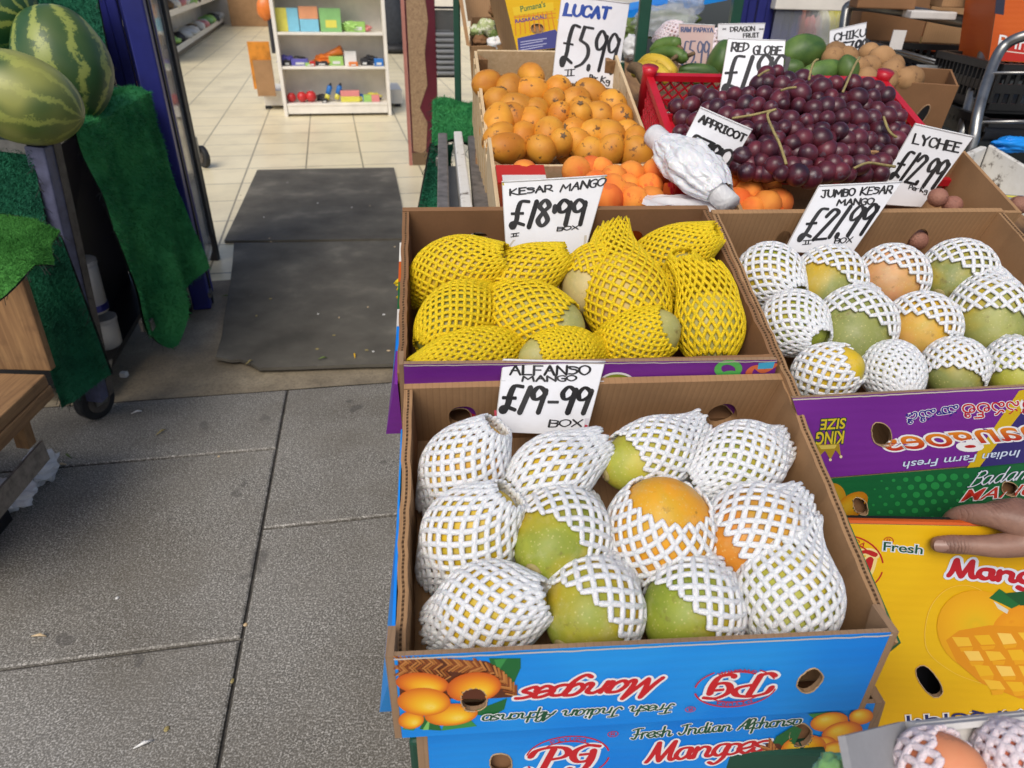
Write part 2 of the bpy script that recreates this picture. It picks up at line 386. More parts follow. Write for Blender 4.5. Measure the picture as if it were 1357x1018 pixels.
def basis(o, x, y, z): return Matrix(((x.x, y.x, z.x, o.x), (x.y, y.y, z.y, o.y), (x.z, y.z, z.z, o.z), (0, 0, 0, 1)))
def copy_tree(o, mw=None):
    c = o.copy(); COL.objects.link(c)
    if mw is not None: c.matrix_world = mw
    for ch in o.children:
        d = ch.copy(); COL.objects.link(d); d.parent = c
        for g in ch.children:
            e = g.copy(); COL.objects.link(e); e.parent = d
    return c

# ------------------------------------------------------------------ printed and handwritten ink
CAPS = {'A': '00 39 60|14 54', 'B': '00 09|~09 48 57 45 05|~05 54 52 40 00', 'C': '~67 49 18 04 11 40 62', 'D': '00 09|~09 48 65 42 00', 'E': '59 09 00 50|05 45', 'F': '00 09 59|05 45',
    'G': '~58 39 07 03 20 50 54|54 34', 'H': '00 09|60 69|05 65', 'I': '20 29|09 49|00 40', 'J': '~49 42 30 11 02|19 69', 'K': '00 09|59 04 60', 'L': '09 00 50', 'M': '00 18 43 78 80', 'N': '00 09 60 69', 'O': '~39 07 03 30 63 67 39',
    'P': '00 09|~09 49 57 44 04', 'R': '00 09|~09 49 57 44 04|24 60', 'S': '~57 38 08 16 45 53 31 01', 'T': '39 30|09 69', 'U': '~09 03 30 63 69', 'W': '09 20 45 60 89', 'X': '00 69|09 60', 'Y': '09 35 69|35 30', 'Z': '09 69 00 60',
    '1': '00 29', '2': '~07 29 58 46 23 00|00 60', '5': '59 19 06|~06 45 53 31 00', '7': '09 69 20', '8': '~47 29 07 25 42 20 02 25 47', '9': '~57 29 07 15 35 57|58 40', '0': '~39 07 03 30 63 67 39', '4': '40 49 03 63',
    '£': '~69 39 26 23 10 01 12 51|05 45', '.': '00 01', '-': '14 44', '·': '15 17', '*': '13 56|16 53|34 35', 'e': '~13 53 46 16 02 20 50', 'r': '00 05|~03 25 46', 'g': '~54 26 04 22 54|~56 5b 2c 1b', 'o': '~25 04 01 20 41 44 25', 'x': '00 45|05 40', '|': '09 69|00 60|20 29|40 49', "'": '09 08'}
SCRIPT = {'a': '~45 15 02 20 42 45|~45 42 50 62', 'd': '~45 15 02 20 42 45|~49 42 50 62', 'e': '~02 43 45 25 03 11 30 52', 'f': '~58 49 38 20 1d 0c|04 44', 'g': '~45 15 02 20 42 45|~45 4a 2d 0c', 'h': '09 00|~03 25 44 41 50 61',
    'i': '~05 01 10 21|07 08', 'l': '~02 37 29 08 01 10 21', 'm': '05 00|~03 15 34 30|~33 45 64 61 70 81', 'n': '05 00|~03 25 44 41 50 61', 'o': '~25 04 01 20 41 44 25', 'p': '05 0d|~04 25 44 41 20 01', 'r': '05 00|~03 15 35', 's': '~45 25 04 13 32 31 10 01',
    'M': '~00 13 29|~29 33 40|~40 53 79|~79 72 80 91', 'F': '~08 39 69|~39 34 20 01|14 54', 'I': '~18 49 69|~49 43 20 02', 'A': '~00 24 59|59 50 61|13 53', 'B': '29 10|~18 49 67 45 25|~25 55 62 30 00'}
def _pt(s):
    y = s[1]
    return (int(s[0]) / 9, (ord(y) - 96) * -1 / 9 if y.isalpha() else int(y) / 9)
def catmull(P, n=6):
    out = []
    for i in range(len(P) - 1):
        p0 = P[max(i - 1, 0)]; p1 = P[i]; p2 = P[i + 1]; p3 = P[min(i + 2, len(P) - 1)]
        if P[0] == P[-1]:
            p0 = P[i - 1] if i > 0 else P[-2]; p3 = P[i + 2] if i + 2 < len(P) else P[1]
        for k in range(n):
            t = k / n
            out.append(tuple(.5 * (2 * p1[a] + (p2[a] - p0[a]) * t + (2 * p0[a] - 5 * p1[a] + 4 * p2[a] - p3[a]) * t * t + (3 * p1[a] - p0[a] - 3 * p2[a] + p3[a]) * t ** 3) for a in range(len(p1))))
    out.append(tuple(P[-1])); return out
def layout(text, table, gap=.16, jit=0.):
    """strokes in units of cap height, and the total width"""
    x = 0; out = []
    for ch in text:
        if ch == ' ': x += .42; continue
        g = table.get(ch)
        if g is None: continue
        wmax = 0; dy = rnd(-jit, jit); sc_ = 1 + rnd(-jit, jit)
        for st in g.split('|'):
            sm = st.startswith('~'); P = [_pt(q) for q in st.lstrip('~').split()]
            wmax = max(wmax, max(p[0] for p in P))
            P = [(x + p[0] * sc_, p[1] * sc_ + dy) for p in P]
            out.append(catmull(P) if sm else P)
        x += wmax * sc_ + gap
    return out, x - gap
def inpoly(x, y, poly):
    c_ = False; n = len(poly)
    for i in range(n):
        x1, y1 = poly[i]; x2, y2 = poly[(i + 1) % n]
        if (y1 > y) != (y2 > y) and x < (x2 - x1) * (y - y1) / (y2 - y1) + x1: c_ = not c_
    return c_
class Ink:
    """flat marks laid on a plane (origin, e1, e2, n); coordinates in metres"""
    def __init__(s, o, n, e1=None):
        s.o = Vector(o); s.n = Vector(n).normalized()
        e1 = Vector(e1) if e1 is not None else RT
        s.e1 = (e1 - s.n * e1.dot(s.n)).normalized(); s.e2 = s.n.cross(s.e1)
        s.v = []; s.f = []; s.c = []; s.z = 0.0003; s.cut = []; s.bend = (0, 0, 0); s.jit = 0
    def px(s, x, y):
        p = at(x, y, pl=(s.o, s.n)) - s.o
        return (p.dot(s.e1), p.dot(s.e2))
    def up(s, d=.000006): s.z += d
    def add(s, pts, faces, cols, z=None):
        o = len(s.v); z = s.z if z is None else z
        zs = z if hasattr(z, '__len__') else [z] * len(pts)
        for p, q in zip(pts, zs): s.v.append(tuple(s.o + s.e1 * p[0] + s.e2 * p[1] + s.n * (q + s.bend[1] * ((p[0] - s.bend[0]) ** 2) + s.bend[2] * p[1] ** 2)))
        for f in faces:
            if s.cut:
                cx = sum(pts[i][0] for i in f) / len(f); cy = sum(pts[i][1] for i in f) / len(f)
                if any(inpoly(cx, cy, h) for h in s.cut): continue
            s.f.append([o + i for i in f]); s.c.append([cols[i] for i in f] if isinstance(cols, list) else [cols] * len(f))
        s.up()
    def poly(s, pts, col): s.add(pts, [list(range(len(pts)))], col)
    def pxpoly(s, pts, col): s.poly([s.px(*p) for p in pts], col)
    def ribbon(s, P, wd, col, taper=.25, var=0.15):
        if len(P) < 2: return
        n = len(P); L = []; cum = [0]
        for i in range(1, n): cum.append(cum[-1] + math.dist(P[i], P[i - 1]))
        tot = cum[-1] or 1e-6
        # sharpen corners by densifying straight strokes
        pts = []; zs = []
        def nrm(i):
            a = P[max(i - 1, 0)]; b = P[min(i + 1, n - 1)]; d = (b[0] - a[0], b[1] - a[1]); l = math.hypot(*d) or 1e-9
            return (-d[1] / l, d[0] / l), (d[0] / l, d[1] / l)
        (nx, ny), (dx, dy) = nrm(0)
        h = wd / 2
        left = []; right = []
        for a in (.0, .5, .85): left.append((P[0][0] - dx * h * math.cos(a) + nx * h * math.sin(a), P[0][1] - dy * h * math.cos(a) + ny * h * math.sin(a))); right.append((P[0][0] - dx * h * math.cos(a) - nx * h * math.sin(a), P[0][1] - dy * h * math.cos(a) - ny * h * math.sin(a)))
        for i in range(n):
            (nx, ny), (dx, dy) = nrm(i)
            if 0 < i < n - 1:
                a = (P[i][0] - P[i - 1][0], P[i][1] - P[i - 1][1]); b = (P[i + 1][0] - P[i][0], P[i + 1][1] - P[i][1])
                la = math.hypot(*a) or 1e-9; lb = math.hypot(*b) or 1e-9
                ca = max(-1, min(1, (a[0] * b[0] + a[1] * b[1]) / la / lb)); k = min(1 / max(math.sqrt((1 + ca) / 2), .5), 1.5)
            else: k = 1
            ang = math.atan2(dy, dx)
            hh = h * k * (1 + var * math.sin(2 * (ang - .9)))
            left.append((P[i][0] + nx * hh, P[i][1] + ny * hh)); right.append((P[i][0] - nx * hh, P[i][1] - ny * hh))
        (nx, ny), (dx, dy) = nrm(n - 1)
        for a in (.85, .5, .0): left.append((P[-1][0] + dx * h * math.cos(a) + nx * h * math.sin(a), P[-1][1] + dy * h * math.cos(a) + ny * h * math.sin(a))); right.append((P[-1][0] + dx * h * math.cos(a) - nx * h * math.sin(a), P[-1][1] + dy * h * math.cos(a) - ny * h * math.sin(a)))
        m = len(left); pts = left + right
        zz = [s.z + .000005 * i / m for i in range(m)] * 2
        s.add(pts, [[i, i + 1, m + i + 1, m + i] for i in range(m - 1)], col, zz)
    def text(s, txt, p0, p1, pt, wd, col, table=CAPS, gap=.16, jit=0., outline=None, slant=0., grad=None):
        """p0 baseline start, p1 baseline end, pt top of the first letter (pixels of the photograph)"""
        a = s.px(*p0); b = s.px(*p1); c = s.px(*pt)
        ex = (b[0] - a[0], b[1] - a[1]); ey = (c[0] - a[0], c[1] - a[1])
        strokes, W = layout(txt, table, gap, jit)
        out = []
        for st in strokes:
            st2 = []
            for i, p in enumerate(st):
                st2.append(p)
                if i + 1 < len(st) and math.dist(p, st[i + 1]) > .25: st2 += [(lerp(p[0], st[i + 1][0], k), lerp(p[1], st[i + 1][1], k)) for k in (.04, .5, .96)]
            out.append([(a[0] + ex[0] * (x + slant * y) / W + ey[0] * y, a[1] + ex[1] * (x + slant * y) / W + ey[1] * y) for x, y in st2])
        if outline:
            for oc, ow in outline:
                for st in out: s.ribbon(st, wd + ow, oc)
        for st in out:
            j = rnd(0, s.jit)
            s.ribbon(st, wd * (1 + rnd(-.12, .12) * (s.jit > 0)), (col[0] + j, col[1] + j, col[2] + j, 1), var=.3 if s.jit else .15)
    def font(s, txt, p0, p1, pt, col, off=0., outline=None, shear=0., grad=None):
        a = s.px(*p0); b = s.px(*p1); c = s.px(*pt)
        ex = (b[0] - a[0], b[1] - a[1]); ey = (c[0] - a[0], c[1] - a[1])
        lay = [(oc, off + ow) for oc, ow in (outline or [])] + [(col, off)]
        Wd = None; tris = []
        for cc, o in reversed(lay):
            cu = bpy.data.curves.new('lettering', 'FONT'); cu.body = txt; cu.offset = o; cu.resolution_u = 4; cu.shear = shear
            ob = bpy.data.objects.new('lettering', cu); COL.objects.link(ob)
            dg = bpy.context.evaluated_depsgraph_get(); dg.update()
            me = ob.evaluated_get(dg).to_mesh()
            vs_ = [(v.co.x, v.co.y) for v in me.vertices]; fs_ = [list(p.vertices) for p in me.polygons]
            ob.evaluated_get(dg).to_mesh_clear(); bpy.data.objects.remove(ob); bpy.data.curves.remove(cu)
            tris.append((cc, vs_, fs_))
        if not tris[0][1]: return
        x0 = min(v[0] for v in tris[0][1]); x1 = max(v[0] for v in tris[0][1]); Wd = x1 - x0
        for cc, vs_, fs_ in reversed(tris):
            pts = [(a[0] + ex[0] * (x - x0) / Wd + ey[0] * y / .73, a[1] + ex[1] * (x - x0) / Wd + ey[1] * y / .73) for x, y in vs_]
            if grad and cc == col: cols = [tuple(lerp(grad[0][i], grad[1][i], max(0, min(1, v[1] / .6))) for i in range(4)) for v in vs_]
            else: cols = cc
            s.add(pts, fs_, cols); s.up(.00002)
    def fruit(s, c, ax, cols, off=(-.25, .3), rings=7, seg=28, egg=0.):
        """a printed fruit: centre px, axis px (half length), width ratio; rings of printed colour"""
        a = s.px(*c); b = s.px(*ax[0]); e = (b[0] - a[0], b[1] - a[1]); q_ = s.px(c[0] + (ax[0][1] - c[1]) * ax[1], c[1] - (ax[0][0] - c[0]) * ax[1]); nn = (q_[0] - a[0], q_[1] - a[1])
        pts = []; cc = []
        for r in range(rings + 1):
            k = 1 - r / rings
            col = cols[min(int((1 - k) * (len(cols) - 1) + 1e-6), len(cols) - 2)]; col2 = cols[min(int((1 - k) * (len(cols) - 1) + 1e-6) + 1, len(cols) - 1)]
            fr = (1 - k) * (len(cols) - 1) - int((1 - k) * (len(cols) - 1) + 1e-6); fr = max(0, min(1, fr))
            cl = tuple(lerp(col[i], col2[i], fr) for i in range(4))
            for q in range(seg):
                t = 2 * math.pi * q / seg; x = math.cos(t) * k + off[0] * (1 - k); y = math.sin(t) * k * (1 + egg * math.cos(t)) + off[1] * (1 - k)
                pts.append((a[0] + e[0] * x + nn[0] * y, a[1] + e[1] * x + nn[1] * y)); cc.append(cl)
        fs = [[r * seg + q, r * seg + (q + 1) % seg, (r + 1) * seg + (q + 1) % seg, (r + 1) * seg + q] for r in range(rings) for q in range(seg)]
        s.add(pts, fs, cc)
    def arc(s, c, rx, ry, t0, t1, wd, col, rot=0., n=24):
        """px arc"""
        P = []
        for i in range(n + 1):
            t = RAD(lerp(t0, t1, i / n)); x = rx * math.cos(t); y = -ry * math.sin(t)
            P.append(s.px(c[0] + x * math.cos(rot) - y * math.sin(rot), c[1] + x * math.sin(rot) + y * math.cos(rot)))
        s.ribbon(P, wd, col, var=0)
    def build(s, name, parent=None, mat='ink'):
        me = bpy.data.meshes.new(name); me.from_pydata(s.v, [], s.f)
        ca = me.color_attributes.new('ink', 'FLOAT_COLOR', 'CORNER')
        flat = [x for f in s.c for c in f for x in (c[0], c[1], c[2], 1)]
        ca.data.foreach_set('color', flat); me.materials.append(mt(mat)); me.update()
        o = bpy.data.objects.new(name, me); COL.objects.link(o)
        if parent: o.parent = parent; o.matrix_parent_inverse = parent.matrix_world.inverted()
        return o
WHT = (.80, .80, .80, 1); BLK = (.012, .011, .012, 1); RED = (.55, .012, .018, 1); DGR = (.008, .075, .03, 1); NAVY = (.012, .016, .10, 1)

# panel with real cut-outs between an outer and an inner face
def panel(m, BL, BR, TR, TL, t, holes=(), mi=(0, 1), nseg=28):
    """holes: (u, v, (a, b, c, d)) the matrix takes metres on the panel to a unit hole"""
    BL, BR, TR, TL = (Vector(p) for p in (BL, BR, TR, TL))
    n = (BR - BL).cross(TL - BL).normalized()
    W = (BR - BL).length; H = (TL - BL).length
    P = lambda u, v: BL * (1 - u) * (1 - v) + BR * u * (1 - v) + TR * u * v + TL * (1 - u) * v
    loops = []
    hs = sorted(holes); cuts = [0] + [(hs[i][0] + hs[i + 1][0]) / 2 for i in range(len(hs) - 1)] + [1]
    if not hs:
        f = [P(0, 0), P(1, 0), P(1, 1), P(0, 1)]; m.add(f, [(0, 1, 2, 3)], mi[0]); m.add([p - n * t for p in f], [(3, 2, 1, 0)], mi[1])
    for i, h in enumerate(hs):
        u0, u1 = cuts[i], cuts[i + 1]; cu, cv, iv = h
        angs = [2 * math.pi * k / nseg for k in range(nseg)]
        for x, y in ((u0, 0), (u1, 0), (u1, 1), (u0, 1)): angs.append(math.atan2((y - cv) * H, (x - cu) * W) % (2 * math.pi))
        angs = sorted(angs); inn = []; out = []
        for a in angs:
            dx, dy = math.cos(a), math.sin(a)
            e = 2.5
            r = 1 / (abs(iv[0] * dx + iv[1] * dy) ** e + abs(iv[2] * dx + iv[3] * dy) ** e) ** (1 / e)
            inn.append((cu + dx * r / W, cv + dy * r / H))
            ts = []
            if dx > 1e-9: ts.append((u1 - cu) * W / dx)
            if dx < -1e-9: ts.append((u0 - cu) * W / dx)
            if dy > 1e-9: ts.append((1 - cv) * H / dy)
            if dy < -1e-9: ts.append((0 - cv) * H / dy)
            q = min(ts); out.append((cu + dx * q / W, cv + dy * q / H))
        k = len(angs); loops.append([P(*p) for p in inn])
        fo = [P(*p) for p in out] + [P(*p) for p in inn]; fi = [p - n * t for p in fo]
        m.add(fo, [(j, (j + 1) % k, k + (j + 1) % k, k + j) for j in range(k)], mi[0])
        m.add(fi, [(k + j, k + (j + 1) % k, (j + 1) % k, j) for j in range(k)], mi[1])
        m.add([P(*p) for p in inn] + [P(*p) - n * t for p in inn], [(j, (j + 1) % k, k + (j + 1) % k, k + j) for j in range(k)], mi[1])
    f = [P(0, 0), P(1, 0), P(1, 1), P(0, 1)]; g = [p - n * t for p in f]
    m.add(f + g, [(0, 4, 5, 1), (1, 5, 6, 2), (2, 6, 7, 3), (3, 7, 4, 0)], mi[1])
    return loops
# ================================================================== the setting: ground, shop floor
def G(x, y, z=0.): return at(x, y, z=z)
SY = RAD(14.0)                       # the shop runs off to the back left
SX = Vector((math.cos(SY), math.sin(SY), 0)); SYV = Vector((-math.sin(SY), math.cos(SY), 0))
# shop floor of cream tiles, its own frame aligned with the shop
fl = MB().box((-6, -.9, -.05), (5, 30, 0.0))
t = NT('floor_tile'); v = t.coord()
br = t.n('ShaderNodeTexBrick', offset=0.0, squash=1.0)
br.inputs['Scale'].default_value = 1; br.inputs['Mortar Size'].default_value = .006; br.inputs['Mortar Smooth'].default_value = .3; br.inputs['Brick Width'].default_value = .405; br.inputs['Row Height'].default_value = .405
br.inputs['Color1'].default_value = (.83, .73, .49, 1); br.inputs['Color2'].default_value = (.78, .68, .44, 1); br.inputs['Mortar'].default_value = (.20, .17, .11, 1)
t.l(v, br.inputs[0])
c = t.mix(t.ramp(t.noise(v, 1.6, 5, .65), [(.45, (0, 0, 0, 1)), (.75, (.55, .55, .55, 1))]), br.outputs[0], (.36, .30, .19, 1))
vv = t.coord(False, (1, 12, 1)); c = t.mix(t.ramp(t.noise(vv, 2, 4), [(.5, (0, 0, 0, 1)), (.7, (.25, .25, .25, 1))]), c, (.80, .72, .50, 1))
t.color(c); t.set(.33)
o0 = G(411, 158); o0 = o0 - SYV * (o0 - G(285, 372)).dot(SYV)
tag(fl.build('shop_floor', 'floor_tile', mw=basis(Vector((o0.x, o0.y, 0)) + SYV * .9 - SYV * .0, SX, SYV, Vector((0, 0, 1)))), kind='structure')
# pavement of granite slabs
mb = MB(); mb.box((-9, -6, -.09), (9, 2.75, -.0095))
tag(mb.build('ground', 'joint'), kind='structure')
PYV = (G(381, 516) - G(300, 955)); PYV.z = 0; PYV.normalize(); PXV = Vector((PYV.y, -PYV.x, 0))
Po = G(381, 516); Po.z = 0
def toP(p): q = p - Po; return (q.dot(PXV), q.dot(PYV))
mb = MB()
def slab(x0, x1, y0, y1):
    g = .0042; b = .004
    a = [Po + PXV * x + PYV * y for x, y in ((x0 + g, y0 + g), (x1 - g, y0 + g), (x1 - g, y1 - g), (x0 + g, y1 - g))]
    c = [Po + PXV * x + PYV * y for x, y in ((x0 + g + b, y0 + g + b), (x1 - g - b, y0 + g + b), (x1 - g - b, y1 - g - b), (x0 + g + b, y1 - g - b))]
    mb.add([p - Vector((0, 0, .05)) for p in a] + [p - Vector((0, 0, .003)) for p in a] + c, [(0, 1, 5, 4), (1, 2, 6, 5), (2, 3, 7, 6), (3, 0, 4, 7), (4, 5, 9, 8), (5, 6, 10, 9), (6, 7, 11, 10), (7, 4, 8, 11), (8, 9, 10, 11)])
yl1 = toP(G(330, 597))[1]; yl2 = toP(G(316, 846))[1]; yr1 = toP(G(352, 700))[1]
top = 0.0; Lh = yl1 - yl2
ys = [top, yl1] + [yl1 - Lh * k for k in range(1, 9)]
wd = .90
for col in range(-6, 9):
    if col == -1: yy = ys
    elif col == 0: yy = [top, yr1] + [yr1 - Lh * k for k in range(1, 8)]
    else: yy = [top, (yl1 if col % 2 else yr1) - .1 * (abs(col) % 3)] + [(yl1 if col % 2 else yr1) - .1 * (abs(col) % 3) - Lh * k for k in range(1, 8)]
    for a, b in zip(yy[:-1], yy[1:]): slab(col * wd, (col + 1) * wd, b, a)
tag(mb.build('pavement', 'granite'), kind='structure')
# worn concrete threshold between pavement and tiles
mb = MB()
ya = 0.004
def thr(u, v):
    x = -4.5 + 9 * u; far = (G(300, 385) - Po).dot(PYV)
    return Po + PXV * x + PYV * lerp(ya, far + .35, v) + Vector((0, 0, -.004 + .0015 * mnoise.noise(Vector((x * 3, v * 3, 0))) + .003 * min(1, v * 3)))
mb.grid(thr, 60, 12); tag(mb.build('threshold', 'dirty_concrete', smooth=True), kind='structure')

# door mats, ragged lower edge
def mat_sheet(name, pts_px, label, z):
    pts = [G(x, y, z) for x, y in pts_px]
    m = MB(); n = len(pts); b = [p - Vector((0, 0, .012)) for p in pts]
    m.add(pts + b, [list(range(n))] + [(i, (i + 1) % n, n + (i + 1) % n, n + i)[::-1] for i in range(n)] )
    return tag(m.build(name, 'door_mat'), label, 'door mat')
mat_sheet('door_mat', [(341, 225), (420, 223.5), (522, 222), (531, 262), (541, 316), (420, 317.5), (297, 319), (318, 275)], 'dark rubber mat lying deeper inside the shop doorway, the farther of the two', .016)
mat_sheet('door_mat', [(310, 322), (420, 320.8), (541, 318.5), (548, 385), (556, 482), (480, 483), (400, 486), (343, 487.5), (330, 480), (318, 476), (306, 477), (286, 473), (294, 445), (297, 420), (305, 375), (308, 350)], 'dark rubber mat with a torn front corner on the shop threshold', .022)

# ================================================================== inside the shop
def shopM(p, yaw=SY): return frame(p, yaw, 0)
pL, pR = G(380, 155), G(517, 153)
Wd = (pR - pL).length; ang = math.atan2((pR - pL).y, (pR - pL).x)
su = thing('shelf_unit', 'cream metal shelf unit of small goods standing on the tiled floor inside the shop', 'shelf unit', shopM(pL, ang))
D = .27
hs = [.07]
def hgt(px_y, px_x=450):       # height of a shelf edge above the floor in the front plane of the unit
    n = Vector((-math.sin(ang), math.cos(ang), 0)); return at(px_x, px_y, pl=(pL, n)).z
SH = [hgt(137), hgt(88.5), hgt(43.5), hgt(-12), hgt(-60)]
m = MB().box((.02, .005, .025), (Wd - .02, D, SH[0] - .02)); m.build('plinth', 'cream_metal', su)
for k, h in enumerate(SH): MB().box((.018, 0, h - .022), (Wd - .018, D, h)).build('shelf', 'cream_metal', su, bevel=.003)
MB().box((.0, D, .02), (Wd, D + .02, SH[-1] + .1)).build('back_panel', 'cream_metal', su)
for x in (0, Wd): MB().box((x - .016, -.004, 0), (x + .016, D - .001, SH[-1] + .1)).build('side_panel', 'cream_metal', su, bevel=.003)
n_sh = Vector((-math.sin(ang), math.cos(ang), 0))
MW = su.matrix_world.copy()
def on_shelf(px, k, dy=.10):
    p = at(px[0], px[1], pl=(pL + n_sh * dy, n_sh)); q = MW.inverted() @ p
    return Vector((q.x, dy, SH[k]))
def goods(name, px0, px1, k, hpx, dy, dep, mats, label, cat, split=None, lean=0):
    a = on_shelf(px0, k, dy); b = on_shelf(px1, k, dy); h = hpx / FPX * depth(MW @ a)
    T = thing(name, label, cat, MW @ Matrix.Translation((a + b) / 2) @ Matrix.Rotation(lean, 4, 'X'))
    w2 = abs(b.x - a.x) / 2
    if split == 'v':
        MB().box((-w2, 0, .001), (0, dep, h)).build('wrapper', mats[0], T, bevel=.003); MB().box((0.0005, 0, .001), (w2, dep, h)).build('wrapper', mats[1], T, bevel=.003)
    elif split == 'h':
        MB().box((-w2, 0, .001), (w2, dep, h * .5)).build('wrapper', mats[1], T, bevel=.003); MB().box((-w2, 0, h * .5 + .0005), (w2, dep, h)).build('wrapper', mats[0], T, bevel=.003)
    else:
        MB().box((-w2, 0, .001), (w2, dep, h)).build('wrapper', mats[0], T, bevel=.003); MB().box((-w2 * .5, -.002, h * .18), (w2 * .55, .0, h * .5)).build('picture', mats[1], T)
    return T
for nme, c in (('pack_yellow', (.72, .66, .10, 1)), ('pack_blue', (.22, .55, .70, 1)), ('pack_orange', (.75, .33, .16, 1)), ('pack_green', (.25, .52, .18, 1)), ('toy_red', (.55, .03, .03, 1)), ('toy_blue', (.03, .18, .55, 1)), ('toy_orange', (.75, .20, .03, 1)), ('pack_pink', (.70, .25, .24, 1)), ('pack_white', (.72, .72, .68, 1)), ('lime', (.35, .60, .15, 1)), ('black_toy', (.03, .03, .035, 1)), ('violet', (.13, .12, .45, 1))):
    M(nme, c, .35, 0, .15, 12, .05)
goods('note_pad', (367, 38), (397, 38), 2, 28, .08, .03, ('pack_yellow', 'pack_blue'), 'yellow and blue wrapped pack standing on the upper shelf', 'pack', 'v', -.12)
goods('note_pad', (398, 38), (423, 38), 2, 30, .08, .03, ('pack_orange', 'pack_blue'), 'orange and blue wrapped pack in the middle of the upper shelf', 'pack', 'h', -.12)
goods('toy_pack', (425, 38), (453, 38), 2, 28, .08, .03, ('pack_green', 'pack_yellow'), 'green pack with a small picture on the upper shelf', 'pack', None, -.12)
goods('toy_pack', (464, 36), (484, 36), 2, 12, .10, .10, ('lime', 'pack_white'), 'small lime green toy in film at the right of the upper shelf', 'toy')
for x0, x1, h, ma, lb in ((375, 385, 7, 'black_toy', 'small dark toy at the left end of the middle shelf'), (386, 408, 8, 'violet', 'small violet toy lying on the middle shelf'), (436, 455, 11, 'lime', 'small lime green toy under an orange one on the middle shelf'), (478, 488, 8, 'black_toy', 'small black packet right of the white one on the middle shelf'), (490, 508, 5, 'black_toy', 'flat dark packet at the right end of the middle shelf'), (418, 434, 5, 'black_toy', 'flat dark packet in the middle of the middle shelf')):
    goods('toy', (x0, 82), (x1, 82), 1, h, .08, .10, (ma, 'pack_white'), lb, 'toy')
a = on_shelf((418, 76), 1, .14); b = on_shelf((453, 68), 1, .14)
tag(MB().tube([MW @ Vector((a.x, .2, SH[1] + .05)), MW @ Vector(((a.x + b.x) / 2, .16, SH[1] + .09)), MW @ Vector((b.x, .13, SH[1] + .13))], [.012, .022, .045], 10).build('toy_rocket', 'toy_orange', smooth=True), 'orange tapering toy leaning across the middle shelf', 'toy')
goods('white_packet', (457, 84), (473, 84), 1, 18, .08, .02, ('pack_white', 'pack_white'), 'upright white packet on the middle shelf', 'packet', None, -.3)
for k, (x, lb) in enumerate(((386, 'left of'), (400, 'between'), (412, 'right of'))):
    p = on_shelf((x, 127), 0, .10); r = .043 + .004 * k
    T = thing('red_ball', 'red ball on the bottom shelf, ' + ('leftmost of the three', 'middle one of the three', 'rightmost of the three')[k], 'ball', MW @ Matrix.Translation(p + Vector((0, 0, r))), 'red balls on the bottom shelf')
    MB().ellipsoid((0, 0, 0), (r, r, r), 16, 10).build('ball', 'toy_red', T, True); MB().ellipsoid((0, .01, r * .62), (r * .5, r * .5, r * .42), 12, 6).build('cap', 'pack_blue', T, True)
def bottle(px, k, lean, lb, lay=False):
    p = on_shelf(px, k, .10)
    R = MW @ Matrix.Translation(p + Vector((0, 0, .024))) @ (Matrix.Rotation(RAD(90), 4, 'Y') if lay else Matrix.Rotation(lean, 4, 'Y'))
    T = thing('toy_bottle', lb, 'toy', R)
    MB().tube([(0, 0, 0), (0, 0, .05)], .023, 12).build('base', 'pack_yellow', T, True); MB().tube([(0, 0, .05), (0, 0, .12), (0, 0, .13)], [.026, .026, .018], 12).build('barrel', 'toy_blue', T, True)
    MB().tube([(0, 0, .13), (0, 0, .155)], [.016, .006], 10).build('tip', 'black_toy', T, True)
bottle((433, 130), 0, .35, 'blue and yellow toy bottle leaning on the bottom shelf, nearer the red balls'); bottle((446, 130), 0, .35, 'blue and yellow toy bottle leaning on the bottom shelf, nearer the striped box')
bottle((472, 112), 0, 0, 'blue toy bottle lying at the back of the bottom shelf', True); bottle((484, 122), 0, 0, 'blue toy bottle lying in front at the right of the bottom shelf', True)
goods('striped_box', (452, 133), (477, 133), 0, 14, .06, .06, ('pack_pink', 'pack_yellow'), 'pink and cream striped box on the bottom shelf', 'box', 'h')
goods('toy_pack', (482, 133), (503, 133), 0, 8, .06, .08, ('lime', 'pack_pink'), 'flat lime and pink packet at the right end of the bottom shelf', 'packet', 'v')
for x0, x1, k_, h, ma, lb in ((378, 392, 3, 30, 'pack_pink', 'pink pack on the shelf above, at its left end'), (396, 418, 3, 26, 'pack_white', 'white pack on the shelf above'), (426, 452, 3, 28, 'toy_blue', 'blue pack on the shelf above'), (410, 417, 1, 6, 'toy_red', 'tiny red toy on the middle shelf'), (496, 508, 1, 9, 'toy_blue', 'small blue toy at the right end of the middle shelf'), (421, 428, 0, 5, 'black_toy', 'small dark toy right of the red balls'), (404, 415, 1, 4, 'lime', 'flat lime packet on the middle shelf'), (462, 474, 1, 5, 'toy_orange', 'flat orange packet in front of the white one')):
    goods('toy', (x0, 82), (x1, 82), k_, h, .03 if k_ != 3 else .08, .05, (ma, 'pack_white'), lb, 'toy')
